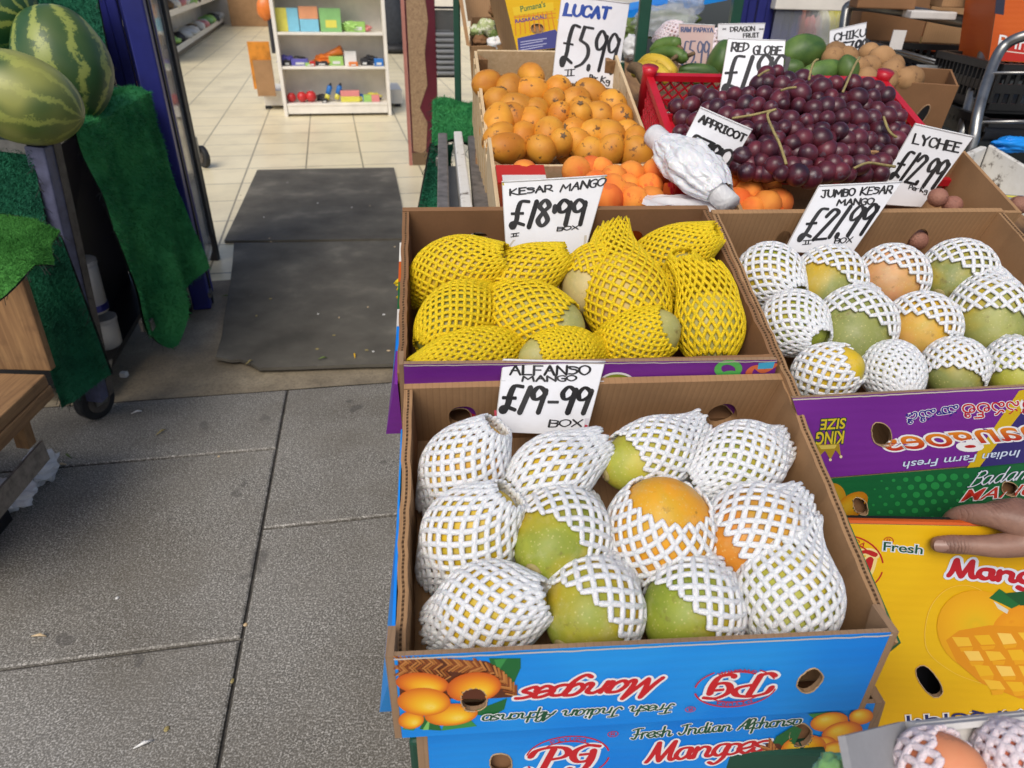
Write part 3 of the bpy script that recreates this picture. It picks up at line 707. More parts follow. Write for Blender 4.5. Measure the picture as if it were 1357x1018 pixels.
for i_, (x_, k_, r_, ma, lb) in enumerate(((382, 1, 9, 'violet', 'crumpled violet bag at the left of the middle shelf'), (399, 1, 8, 'black_toy', 'dark crumpled packet beside the violet toy'), (432, 1, 10, 'toy_orange', 'orange crumpled packet in the middle of the middle shelf'), (446, 1, 7, 'pack_green', 'green crumpled packet on the middle shelf'), (492, 1, 9, 'black_toy', 'dark crumpled packet at the right of the middle shelf'), (470, 2, 10, 'lime', 'lime film packet behind the small toy on the upper shelf'), (488, 2, 7, 'pack_pink', 'pink film packet at the right end of the upper shelf'), (425, 0, 7, 'black_toy', 'dark crumpled packet beside the red balls'), (468, 0, 9, 'toy_blue', 'blue film packet behind the striped box'), (492, 0, 8, 'pack_yellow', 'yellow film packet behind the lime packet'))):
    q_ = on_shelf((x_, 100), k_, .15); s_ = r_ / FPX * 7.0
    tag(MB().ellipsoid(MW @ (q_ + Vector((0, 0, s_ * .55))), (s_ * 1.2, s_ * .8, s_ * .6), 18, 12, fn=lambda p: 1 + .5 * mnoise.noise(p * 2.3 + Vector((i_ * 3, 0, 0))) + .2 * mnoise.noise(p * 6)).build('crumpled_packet', ma), lb, 'packet')
# cardboard and trolley beside the unit
p = G(368, 150); x = p - SX * .10 + SYV * .15
T = thing('cardboard_sheet', 'brown flattened carton leaning on the left side of the shelf unit', 'carton', shopM(x))
MB().box((-.10, .0, .20), (.10, .035, .62)).build('sheet', 'poster_orange', T, bevel=.003); MB().box((-.07, -.035, .14), (.10, -.005, .46)).build('flap', 'cardboard', T)
T = thing('hand_trolley', 'cream trolley with dark feet half hidden behind the shelf unit', 'trolley', shopM(x + SYV * .05))
MB().box((-.03, .05, .03), (1.35, .55, .17)).build('deck', 'cream_metal', T, bevel=.004)
for xx in (0, 1.3): MB().box((xx - .03, .05, 0), (xx + .03, .12, .03)).build('foot', 'black_rubber', T)
p = at(352, 12, d=7.2)
T = thing('hanging_toy', 'bright orange bag hanging beside the top of the shelf unit', 'bag', shopM(p))
MB().ellipsoid((0, 0, 0), (.09, .05, .11), 14, 8, fn=lambda q: 1 + .25 * mnoise.noise(q * 3)).build('bag', 'toy_orange', T, True); MB().tube([(.02, 0, -.06), (.03, 0, -.2), (.02, 0, -.42)], [.02, .03, .02], 8).build('strap', 'black_toy', T)
# gondola on the left
a = G(249, 68); b = G(304, 28); dv = (b - a); dv.z = 0; L = dv.length; dv.normalize(); nv = Vector((-dv.y, dv.x, 0))
T = thing('wall_shelving', 'long grey shelving of packets along the left wall inside the shop', 'shelving', basis(a, dv, nv, Vector((0, 0, 1))))
for z in (.14, .62, 1.1): MB().box((-2, 0, z - .05), (L, .45, z)).build('shelf', 'steel', T); MB().box((-2, -.012, z - .06), (L, -.001, z + .02)).build('price_rail', 'cream_metal', T)
MB().box((-2, .46, 0), (L, .5, 1.6)).build('back_panel', 'cream_metal', T); MB().box((-2, .02, 0), (L, .4, .08)).build('plinth', 'black_plastic', T)
cs = ['pack_white', 'lime', 'pack_pink', 'cream_metal', 'black_toy', 'pack_white', 'stem_brown', 'pack_white', 'pack_green', 'cream_metal']
TM = T.matrix_world
for z in (.14, .62):
    for k in range(16):
        q = TM @ Vector((-.6 + k * (L + .6) / 16, .12 + rnd(-.04, .04), z + .07))
        tag(MB().ellipsoid(q, (rnd(.12, .22), rnd(.07, .1), rnd(.06, .10)), 12, 7, fn=lambda p: 1 + .3 * mnoise.noise(p * 2.5 + Vector((k, z, 0)))).build('packet', cs[(k * 3 + int(z * 10)) % len(cs)], smooth=True), 'bagged packet on the %s shelf along the left wall, number %s from the door' % ('lower' if z < .3 else 'upper', ('one two three four five six seven eight nine ten eleven twelve thirteen fourteen fifteen sixteen').split()[k]), 'packet', 'packets on the wall shelving')
# far wall
pw = G(330, 33); T = tag(MB().box((-3, 0, 0), (12, .2, 4)).build('shop_wall', 'white_paint', mw=shopM(pw - SX * 2)), 'white wall at the far end of the shop', 'wall')
p = G(335, 34) - SYV * .3; MBo = MB().box((-.45, 0, 0), (.75, .3, .75)).build('carton', 'cardboard', mw=shopM(p), bevel=.01); tag(MBo, 'plain brown carton standing against the far shop wall', 'carton')
# right hand side: dark bundle, maroon board with framed mirror
p = G(524, 70)
T = thing('figure', 'dark blue grey sack standing behind the shelf unit', 'figure', shopM(p))  # rounded stand-in for a dark form read as a trousered leg
MB().ellipsoid((0, 0, .45), (.22, .2, .5), 16, 12, fn=lambda q: 1 + .18 * mnoise.noise(q * 3)).build('bag', 'dark_cloth', T, True); MB().ellipsoid((0, -.05, .07), (.26, .22, .09), 14, 8).build('base', 'black_rubber', T, True)
p = G(547, 219)
T = thing('shop_board', 'maroon painted board with a peeled bare wood patch beside the shop doorway', 'board', shopM(p, SY - RAD(4)))
Wb = .20
MB().box((0, 0, 0.02), (Wb, .05, 2.2)).build('board', 'maroon_paint', T, bevel=.004); MB().box((-.025, -.01, 0), (-.002, .06, 2.2)).build('edge_strip', 'pink_paint', T)
rg = [(.01, .1), (.10, .08), (.12, .3), (.07, .4), (.13, .55), (.12, .75), (.15, .95), (.13, 1.15), (.06, 1.2), (.01, 1.18)]
m = MB(); m.add([(x, -.004, z) for x, z in rg] + [(x, 0.001, z) for x, z in rg], [list(range(10))] + [(i, (i + 1) % 10, 10 + (i + 1) % 10, 10 + i) for i in range(10)]); m.build('bare_patch', 'peeled_wood', T)
MB().box((.0, -.006, 0), (Wb, -.001, .09)).build('kick_strip', 'stem_brown', T)
MBx = T.matrix_world
MB().box((Wb + .001, .0, 1.45), (Wb + .25, .05, 2.2)).build('header', 'maroon_paint', T)
p = at(585, 57, d=depth(MBx @ Vector((.3, 0, .8)))); 
T = thing('framed_mirror', 'black framed mirror panel hanging right of the maroon board', 'mirror', shopM(Vector((p.x, p.y, p.z))))
MB().box((-.105, .01, -.20), (.105, .03, .20)).build('glass', 'mirror_glass', T)
for a_, b_ in (((-.12, 0, -.22), (-.106, .035, .22)), ((.106, 0, -.22), (.12, .035, .22)), ((-.1055, 0, -.22), (.1055, .035, -.206)), ((-.1055, 0, .206), (.1055, .035, .22))): MB().box(a_, b_).build('frame', 'dark_board', T)
T = thing('crate_stack', 'stack of grey egg trays seen behind the framed mirror', 'tray stack', shopM(p + SYV * -.12 + SX * .03))
for k in range(8): MB().box((-.08, 0, -.19 + k * .034), (.06, .06, -.168 + k * .034)).build('tray', 'grey_paint', T, bevel=.008)
# castor wheel peeking from behind the door
p = G(272, 222)
T = thing('castor', 'black trolley castor peeking out behind the shop door', 'castor', shopM(p + Vector((0, 0, .075)), SY + RAD(35)))
MB().tube([(-.018, 0, 0), (.018, 0, 0)], .075, 24).build('tyre', 'black_rubber', T, bevel=.008); MB().tube([(-.024, 0, 0), (.024, 0, 0)], .04, 16).build('hub', 'grime_metal', T); MB().box((-.03, -.02, .0), (-.025, .02, .14)).build('fork', 'steel', T)

# ================================================================== door panels at the left of the doorway
A = G(270, 403); B = G(281, 352)
dv = (B - A); dv.z = 0; dl = dv.length; dv.normalize(); nv = Vector((dv.y, -dv.x, 0))
T = thing('shop_door', 'open shop door panel in a blue frame with faded posters behind glass', 'door', basis(A, dv, nv, Vector((0, 0, 1))))
MB().box((-.06, -.035, 0), (0, .035, 2.3)).build('post', 'blue_paint', T, bevel=.006)
MB().box((.0, -.03, 0), (.022, .04, 2.3)).build('seal', 'black_rubber', T)
MB().box((dl - .05, -.035, 0.16), (dl, .036, 2.3)).build('post', 'black_rubber', T, bevel=.006)
MB().box((.023, -.012, .12), (dl - .051, .012, 2.3)).build('panel', 'poster_pale', T)
for a_, b_, mm in (((.05, .45), (.6, .95), 'poster_brown'), ((.07, .98), (dl * .6, 1.5), 'poster_orange'), ((dl * .3, .2), (dl - .1, .44), 'poster_pale'), ((dl * .62, .97), (dl - .08, 1.4), 'poster_brown')):
    MB().box((a_[0], .0125, a_[1]), (b_[0] if b_[0] < dl - .06 else dl - .07, .0165, b_[1])).build('poster', mm, T)
MB().box((.023, .02, .10), (dl - .051, .024, 2.3)).build('glass', 'glass', T)
MB().box((-.058, -.04, .05), (-.002, .045, .07)).build('bolt', 'steel', T)
# blue folded shutter behind the melons, pink panel between
p = at(128, 40, Y=2.75)
T = thing('folding_shutter', 'dark blue folding metal shutter behind the watermelon stand', 'shutter', basis(Vector((p.x, p.y, 0)), Vector((.96, .28, 0)).normalized(), Vector((-.28, .96, 0)).normalized(), Vector((0, 0, 1))))
for k in range(6):
    MB().beam((.0 + k * .036, .012 * (k % 2), .0), (.0 + k * .036 , .012 * (k % 2), 2.2), .034, .03, (0, 1, 0)).build('slat', 'blue_paint', T, bevel=.005)
p = at(205, 190, Y=2.95)
tag(MB().beam((p.x, p.y, 0), (p.x - .03, p.y + .06, p.z + .23), .12, .03, (0, 1, 0)).build('pink_panel', 'pink_paint'), 'faded pink panel standing between the shutter and the shop door', 'panel')
p = at(172, 30, Y=3.1)
T = thing('cable_bundle', 'pale tangled cables hanging in the dark gap by the shutter', 'cables', p)
for k in range(3): MB().tube([(.01 * k, 0, .08), (.02 - .02 * k, -.02, 0), (.015 * k, 0, -.12), (.03, 0, -.2 + .03 * k)], .004, 6).build('cable', 'white_plastic', T)
tag(MB().box((p.x - .12, p.y + .08, 0), (p.x + .12, p.y + .11, 2.2)).build('gap_shade_sheet', 'dark_board'), 'black sheet standing in for the shade of the gap behind the cables', 'panel')  # added sheet, its black paints the darkness of the gap

# ================================================================== melon stand on castors
def V(*a): return Vector(a)
S1t, S1b = at(52, 192, Y=1.8), at(130, 528, Y=1.8)
S2t, S2b = at(182, 122, Y=2.55), at(238, 385, Y=2.55)
T = thing('melon_stand', 'worn metal fruit stand on castors carrying watermelons', 'stand', V(S1b.x, S1b.y, 0)); Ti = T.matrix_world.inverted()
def tl(p): return Ti @ Vector(p)
back = V(-1.0, -.05, .10)
MB().beam(tl(S1t), tl(S1b), .05, .05, (0, 1, 0)).build('leg', 'worn_blue_metal', T, bevel=.004); MB().beam(tl(S1t + V(.022, .03, 0)), tl(S1b + V(.022, .03, 0)), .012, .03, (0, 1, 0)).build('leg_edge', 'grime_metal', T)
MB().beam(tl(S2t), tl(S2b), .05, .05, (0, 1, 0)).build('leg', 'grime_metal', T, bevel=.004)
MB().beam(tl(S1t + V(0, 0, .0)), tl(S2t), .045, .035).build('top_rail', 'steel', T, bevel=.004)
MB().beam(tl(at(193, 433, Y=2.1)), tl(at(232, 372, Y=2.5)), .04, .04).build('lower_rail', 'rusty_steel', T, bevel=.003)
MB().beam(tl(S1t + V(-.02, 0, -.005)), tl(S1t + back), .045, .03).build('cross_rail', 'steel', T); MB().beam(tl(S2t + V(-.02, 0, -.005)), tl(S2t + back), .045, .03).build('cross_rail', 'steel', T)
q0, q1 = S1t + V(-.03, 0, -.03), S2t + V(-.03, 0, -.03)
MB().hexa([tl(p) for p in (q0 + back, q0, q1, q1 + back)] + [tl(p + V(0, 0, .02)) for p in (q0 + back, q0, q1, q1 + back)]).build('deck', 'grime_metal', T)
q0, q1 = S1b + V(-.05, .1, -.02), S2b + V(-.05, 0, .05)
MB().hexa([tl(p) for p in (q0 + V(-.9, 0, 0), q0, q1, q1 + V(-.9, 0, 0))] + [tl(p + V(0, 0, .02)) for p in (q0 + V(-.9, 0, 0), q0, q1, q1 + V(-.9, 0, 0))]).build('lower_deck', 'black_plastic', T)
q0, q1 = S1b + V(-.16, .05, 0), S2b + V(-.16, -.05, 0)
u0, u1 = S1t + V(-.16, .05, -.06), S2t + V(-.16, -.05, -.06)
MB().hexa([tl(p) for p in (q0, q1, q1 + V(-.02, 0, 0), q0 + V(-.02, 0, 0), u0, u1, u1 + V(-.02, 0, 0), u0 + V(-.02, 0, 0))]).build('shade_panel', 'dark_board', T)  # added black board that gives the stand's interior its shade
q0, q1 = S1b + V(-.17, .06, 0), S1t + V(-.17, .06, -.06)
MB().hexa([tl(p) for p in (q0, q0 + V(-.75, 0, 0), q0 + V(-.75, .02, 0), q0 + V(0, .02, 0), q1, q1 + V(-.75, 0, 0), q1 + V(-.75, .02, 0), q1 + V(0, .02, 0))]).build('shade_panel', 'dark_board', T)  # second black board, painting the dark behind the near end
def castor(c, r, yaw):
    c = tl(c); x = V(math.cos(yaw), math.sin(yaw), 0); f = V(-x.y, x.x, 0)
    w_ = MB().tube([c - x * .018, c + x * .018], r, 28).build('castor', 'black_rubber', T, bevel=.006)
    MB().tube([c - x * .021, c + x * .021], r * .62, 20).build('hub', 'grime_metal', w_); 
    MB().hexa([c + x * s - f * .02 * k + V(0, 0, -.01) for s, k in ((.024, 1), (.03, 1), (.03, -1), (.024, -1))] + [c + x * s + f * (.05 - .05 * k) + V(0, 0, r + .05) for s, k in ((.024, 1), (.03, 1), (.03, -.6), (.024, -.6))]).build('fork', 'steel', w_)
castor(G(128, 556) + V(0, .02, .062), .062, RAD(-20)); castor(at(241, 396, z=.07), .07, RAD(40))

# fuzzy green artificial grass sheets
def turf(name, fn, nu, nv, label, mat='turf', blades=9000, bl=.010, thick=.006, back='turf_backing', group=None, cat='grass mat', ragged=.02):
    P = [[Vector(fn(i / nu, j / nv)) for i in range(nu + 1)] for j in range(nv + 1)]
    rnd_ = random.Random(len(name) + blades)
    m = MB(); f = lambda u, v: P[round(v * nv)][round(u * nu)]
    flip = 1
    m.grid(f, nu, nv, 0)
    def normal(i, j):
        a = P[j][min(i + 1, nu)] - P[j][max(i - 1, 0)]; b = P[min(j + 1, nv)][i] - P[max(j - 1, 0)][i]
        n = a.cross(b); n = n.normalized() if n.length > 1e-9 else Vector((0, 0, 1)); return n * flip
    if normal(nu // 2, nv // 2).dot(CAM - P[nv // 2][nu // 2]) < 0: flip = -1
    m.grid(lambda u, v: P[round(v * nv)][round(u * nu)] - normal(round(u * nu), round(v * nv)) * thick, nu, nv, 1)
    vs_, fs_ = [], []
    for k in range(blades):
        u, v = rnd_.random() * nu, rnd_.random() * nv
        i, j = min(int(u), nu - 1), min(int(v), nv - 1); a, b = u - i, v - j
        p = P[j][i] * (1 - a) * (1 - b) + P[j][i + 1] * a * (1 - b) + P[j + 1][i + 1] * a * b + P[j + 1][i] * (1 - a) * b
        n = normal(i, j)
        tdir = (n + Vector((rnd_.uniform(-.9, .9), rnd_.uniform(-.9, .9), rnd_.uniform(-1.2, .3)))).normalized()
        sd_ = tdir.orthogonal().normalized(); sd_.rotate(Matrix.Rotation(rnd_.random() * 6.28, 3, tdir))
        l = bl * rnd_.uniform(.6, 1.3); o = len(vs_)
        vs_ += [p - sd_ * bl * .10, p + sd_ * bl * .10, p + tdir * l]; fs_.append((o, o + 1, o + 2))
    m.add(vs_, fs_, 0)
    # frayed threads along the edges
    for k in range(90):
        e = rnd_.randrange(4); q = rnd_.random()
        i, j = ((round(q * nu), 0), (round(q * nu), nv), (0, round(q * nv)), (nu, round(q * nv)))[e]
        p = P[j][i]; d = Vector((rnd_.uniform(-1, 1), rnd_.uniform(-1, 1), rnd_.uniform(-1.5, .2))).normalized()
        m.tube([p, p + d * ragged * .6, p + d * ragged + Vector((rnd_.uniform(-.5, .5), 0, -.5)) * ragged * .5], .0007, 3, 1, False)
    return tag(m.build(name, [mat, back], recalc=False), label, cat, group)
def quadfn(c00, c10, c11, c01, wav=None):
    c = [Vector(x) for x in (c00, c10, c11, c01)]
    def f(u, v):
        p = c[0] * (1 - u) * (1 - v) + c[1] * u * (1 - v) + c[2] * u * v + c[3] * (1 - u) * v
        return p + wav(u, v) if wav else p
    return f
# (a) bright mat draped over the outer rail
tA, tB = at(84, 176, Y=1.92), at(188, 126, Y=2.52)
bA, bB = at(156, 448, Y=2.0), at(241, 360, Y=2.5)
def drape(u, v):
    tp = tA.lerp(tB, u); bo = bA.lerp(bB, u)
    if v < .16:
        q = tp + V(-.12 * (1 - v / .16), 0, .028 - .012 * (1 - v / .16)); return q
    k = (v - .16) / .84
    bo = bo + V(0, 0, -.11 * math.exp(-((u - .34) / .16) ** 2) + .02 * math.sin(u * 14))
    return tp.lerp(bo, k) + V(.035 + .05 * k + .034 * math.sin(u * 11 + k * 2.5) * k ** .5 + .012 * mnoise.noise(V(u * 9, k * 5, 2)), 0, .02 * (1 - k)) + V(0, 0, .01 * mnoise.noise(V(u * 4, k * 4, 0)))
turf('grass_mat', drape, 40, 46, 'bright green artificial grass mat draped over the outer rail of the stand', 'turf', 22000, .013)
# (b) dark mat against the near side, (d) hanging below
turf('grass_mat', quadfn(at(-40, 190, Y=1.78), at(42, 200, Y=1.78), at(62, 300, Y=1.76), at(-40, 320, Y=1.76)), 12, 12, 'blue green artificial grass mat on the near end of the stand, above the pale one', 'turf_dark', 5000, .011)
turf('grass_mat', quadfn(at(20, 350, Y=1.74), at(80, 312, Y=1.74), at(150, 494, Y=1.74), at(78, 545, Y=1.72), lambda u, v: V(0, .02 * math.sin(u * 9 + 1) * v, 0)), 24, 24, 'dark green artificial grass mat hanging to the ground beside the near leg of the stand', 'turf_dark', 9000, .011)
# (c) pale green mat lying on the wooden crate
def cm(u, v):
    a = at(-60, 292, Y=1.62); b = at(72, 284, Y=1.62); c_ = at(62, 320, Y=1.42); d_ = at(-60, 400, Y=1.22)
    p = a * (1 - u) * (1 - v) + b * u * (1 - v) + c_ * u * v + d_ * (1 - u) * v
    return p + V(0, 0, .012 * math.sin(u * 5 + v * 3) - .05 * max(0, u - .8) * 3 - .06 * max(0, v - .85) * 4)
turf('grass_mat', cm, 26, 22, 'light green artificial grass mat lying on top of the wooden crate', 'turf_light', 20000, .0065)
# backing behind melons
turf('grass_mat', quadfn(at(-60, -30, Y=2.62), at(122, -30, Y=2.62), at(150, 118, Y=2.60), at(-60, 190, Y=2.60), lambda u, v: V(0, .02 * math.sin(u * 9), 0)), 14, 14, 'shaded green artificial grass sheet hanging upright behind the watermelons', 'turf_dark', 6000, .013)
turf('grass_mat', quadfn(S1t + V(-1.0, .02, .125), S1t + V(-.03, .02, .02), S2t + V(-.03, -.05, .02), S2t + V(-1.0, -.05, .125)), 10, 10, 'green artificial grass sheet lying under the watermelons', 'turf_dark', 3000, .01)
# watermelons
def melon(px, Y, rpx, rot, label, tint, k):
    p = at(*px, Y=Y); s_ = depth(p) / FPX
    m = MB().ellipsoid((0, 0, 0), (rpx[1] * s_, rpx[1] * s_, rpx[0] * s_), 48, 32, fn=lambda q: 1 + .025 * mnoise.noise(q * 1.7 + V(k, 0, 0)))
    ax = (RT * rot[0] - UP * rot[1] - fw * rot[2]).normalized(); o = m.build('watermelon', 'melon_skin', smooth=True, mw=basis(p, ax.orthogonal().normalized(), ax.cross(ax.orthogonal().normalized()), ax)); o.color = (tint, tint, tint, 1)
    tag(o, label, 'watermelon', 'watermelons on the stand')
    e = ax * rpx[0] * s_
    st = MB().tube([(0, 0, rpx[0] * s_ * .985), (.004, 0, rpx[0] * s_ * 1.01), (.012, .004, rpx[0] * s_ * 1.03)], [.006, .004, .003], 8).build('stem', 'stem_brown', o)
    return o
melon((26, 130), 1.80, (76, 57), (-.95, -.25, .25), 'large pale watermelon with a yellow patch, nearest on the stand', 1.0, 1)
melon((84, 84), 2.12, (72, 57), (-.25, -1, .2), 'dark striped watermelon standing upright behind the pale one', .15, 2)
melon((-8, 12), 2.2, (58, 50), (1, .3, .2), 'watermelon cut off by the top left corner, darkest of the three', 0., 3)
# white tubs under the stand
for px, Y, r_, h, lb in (((124, 412), 2.02, .05, .16, 'white plastic tub on the lower deck under the watermelon stand'), ((147, 462), 2.10, .045, .11, 'squat white plastic tub standing low behind the draped mat')):
    p = at(*px, Y=Y)
    T2 = thing('plastic_tub', lb, 'tub', p)
    MB().tube([(0, 0, 0), (0, 0, h * .9), (0, 0, h)], [r_ * .9, r_, r_], 20).build('body', 'white_plastic', T2, True); MB().tube([(0, 0, h), (0, 0, h + .012)], r_ * 1.05, 20).build('lid', 'white_plastic', T2)
    if r_ > .046: MB().tube([(0, 0, h * .05), (0, 0, h * .18)], r_ * .97, 20).build('label_band', 'blue_paint', T2)
# wooden crate at the bottom left
T = thing('wooden_crate', 'stained timber crate in the bottom left corner under the light green mat', 'crate', V(-1.35, 1.4, 0)); Ti = T.matrix_world.inverted()
W0 = at(60, 372, Y=1.50)
MB().hexa([tl(p) for p in (at(68, 492, Y=1.50) + V(-.5, 0, 0), at(68, 492, Y=1.50), at(68, 492, Y=1.50) + V(0, .022, 0), at(68, 492, Y=1.50) + V(-.5, .022, 0))] + [tl(p) for p in (at(22, 350, Y=1.50) + V(-.5, 0, 0), at(22, 350, Y=1.50), at(22, 350, Y=1.50) + V(0, .022, 0), at(22, 350, Y=1.50) + V(-.5, .022, 0))]).build('end_board', 'upright_wood', T, bevel=.003)
a, b = at(0, 560, Y=1.20), at(70, 492, Y=1.46)
z0 = (a.z + b.z) / 2 + .005
pa, pb = at(-14, 566, z=z0), at(60, 496, z=z0)
dirv = (pb - pa).normalized(); lft = V(-1, 0, 0)
MB().hexa([tl(p + V(0, 0, -.03)) for p in (pa - dirv * .3, pb, pb + lft * .6, pa - dirv * .3 + lft * .6)] + [tl(p) for p in (pa - dirv * .3, pb, pb + lft * .6, pa - dirv * .3 + lft * .6)]).build('shelf_board', 'pallet_wood', T, bevel=.003)
MB().hexa([tl(p + V(0, 0, -.062)) for p in (pa - dirv * .3 + V(.004, 0, 0), pb + V(.004, 0, 0), pb + V(-.02, 0, 0), pa - dirv * .3 + V(-.02, 0, 0))] + [tl(p + V(0, 0, -.0305)) for p in (pa - dirv * .3 + V(.004, 0, 0), pb + V(.004, 0, 0), pb + V(-.02, 0, 0), pa - dirv * .3 + V(-.02, 0, 0))]).build('edge_board', 'pallet_wood', T, bevel=.002)
c = pb - dirv * .05 + V(-.085, .02, -.065)
MB().beam(tl(c), tl(V(c.x - .01, c.y, .20)), .032, .032, (0, 1, 0)).build('leg', 'upright_wood', T, bevel=.003)
e0, e1 = at(-40, 712, z=.23), at(60, 596, z=.23)
MB().beam(tl(e0), tl(e1), .006, .055).build('metal_strip', 'rusty_steel', T)
MB().hexa([tl(p) for p in (e0 + V(-.16, 0, -.23), e1 + V(-.16, 0, -.23), e1 + V(-.7, 0, -.23), e0 + V(-.7, 0, -.23), e0 + V(-.16, 0, -.03), e1 + V(-.16, 0, -.03), e1 + V(-.7, 0, -.03), e0 + V(-.7, 0, -.03))]).build('base', 'dark_board', T)  # added dark block: supports the crate and paints the shadow beneath it
# plastic bag and litter on the ground
p = G(8, 672)
T = thing('plastic_bag', 'crumpled grey plastic bag on the pavement by the wooden crate', 'bag', p)
MB().ellipsoid((0, 0, .035), (.075, .05, .04), 30, 20, fn=lambda q: 1 + .5 * mnoise.noise(q * 2.2) + .2 * mnoise.noise(q * 6)).build('bag', 'white_film', T, False)
MB().ellipsoid((.03, .12, .035), (.035, .06, .045), 24, 16, fn=lambda q: 1 + .6 * mnoise.noise(q * 2.4 + V(3, 0, 0))).build('handles', 'white_film', T, False)
p = G(165, 500); tag(MB().box((p.x - .012, p.y - .008, .001), (p.x + .012, p.y + .012, .02)).build('paper_cup_shard', 'white_plastic', bevel=.003), 'small white scrap lying beside the castor of the stand', 'scrap')
for (x, y), cc, lb in (((215, 574), 'stem_green', 'pale bit of stalk on the slab below the stand'), ((83, 618), 'crate_wood', 'splinter of wood lying by the crate'), ((55, 845), 'crate_wood', 'pale scrap on the slab at the left edge'), ((193, 988), 'white_plastic', 'white scrap on the slab near the bottom edge'), ((430, 484), 'leaf', 'wilted leaf stalk on the front edge of the mat'), ((333, 489), 'stem_green', 'dry stalk by the torn corner of the mat'), ((300, 394), 'leaf', 'green leaf at the edge of the tiles'), ((90, 606), 'leaf', 'dark green leaf lying by the crate leg'), ((471, 480), 'yellow_print', 'yellow petal on the mat edge'), ((183, 548), 'white_plastic', 'pale fleck on the slab beside the castor')):
    p = G(x, y); m = MB(); a = rnd(0, 3)
    z = .028 if 300 < x < 480 and y < 490 else .004
    m.tube([(p.x - .02 * math.cos(a), p.y - .02 * math.sin(a), z), (p.x, p.y, z + .006), (p.x + .012 * math.cos(a), p.y + .016 * math.sin(a), z + .001)], [.001, .0035, .0012], 6)
    tag(m.build('litter_scrap', cc, smooth=True), lb, 'litter')
for k in range(26):
    p = G(rnd(300, 530), rnd(240, 475)) if k < 20 else G(rnd(100, 330), rnd(500, 1000))
    if k >= 0:
        z = .024 if k < 20 else .002
        bpy_o = MB().ellipsoid((p.x, p.y, z), (rnd(.003, .008), rnd(.003, .007), .002), 7, 4).build('crumb', ['crate_wood', 'white_plastic', 'stem_green'][k % 3])
        tag(bpy_o, 'pale crumb of litter lying on the %s' % ('dark door mats' if k < 20 else 'granite slabs'), 'crumb', 'crumbs on the door mats' if k < 20 else 'crumbs on the slabs')
# ================================================================== the fruit stall: trays of mangoes
def uvof(q, p):
    BL, BR, TR, TL = q; u = v = .5
    for _ in range(25):
        P = BL * (1 - u) * (1 - v) + BR * u * (1 - v) + TR * u * v + TL * (1 - u) * v
        du = (BR - BL) * (1 - v) + (TR - TL) * v; dv = (TL - BL) * (1 - u) + (TR - BR) * u
        r = p - P; a, b, c, d, e = du.dot(du), du.dot(dv), dv.dot(dv), r.dot(du), r.dot(dv); det = a * c - b * b
        u += (d * c - e * b) / det; v += (a * e - b * d) / det
    return u, v
def holemat(p, e1, n, cx, cy, rx, ry, ro, pl):
    e2 = n.cross(e1)
    a = at(cx + rx * math.cos(ro), cy - rx * math.sin(ro), pl=pl) - p; b = at(cx - ry * math.sin(ro), cy - ry * math.cos(ro), pl=pl) - p
    return inv2(a.dot(e1), b.dot(e1), a.dot(e2), b.dot(e2))
def face(parent, name, px, pl, mat, t=.005, holes=(), edge='cardboard_edge'):
    """printed carton face; px corners BL BR TR TL on plane pl; holes (cx, cy, rx, ry, rot) px"""
    q = [at(*p, pl=pl) if not isinstance(p, Vector) else p for p in px]
    hs = []; cut = []
    for cx, cy, rx, ry, ro in holes:
        p = at(cx, cy, pl=pl); u, v = uvof(q, p); iv = holemat(p, (q[1] - q[0]).normalized(), Vector(pl[1]), cx, cy, rx, ry, ro, pl)
        hs.append((u, v, iv)); cut.append((p, iv))
    m = MB(); loops = panel(m, *q, t, hs)
    o = m.build(name, [mat, edge], parent, recalc=False)
    if parent: o.matrix_parent_inverse = parent.matrix_world.inverted()
    ink = Ink(q[0], pl[1], q[1] - q[0])
    for lp in loops: ink.cut.append([((p - ink.o).dot(ink.e1), (p - ink.o).dot(ink.e2)) for p in lp])
    # torn pale lip round each cut-out
    if cut:
        for lp in loops:
            m = MB()
            m.tube([p + ink.n * rnd(.0002, .0008) + ink.e1 * rnd(-.0004, .0004) for p in lp], .0007, 5, 0, closed=True)
            r_ = m.build('torn_edge', 'cardboard_pale', o, True); r_.matrix_parent_inverse = o.matrix_world.inverted()
    return o, ink, q
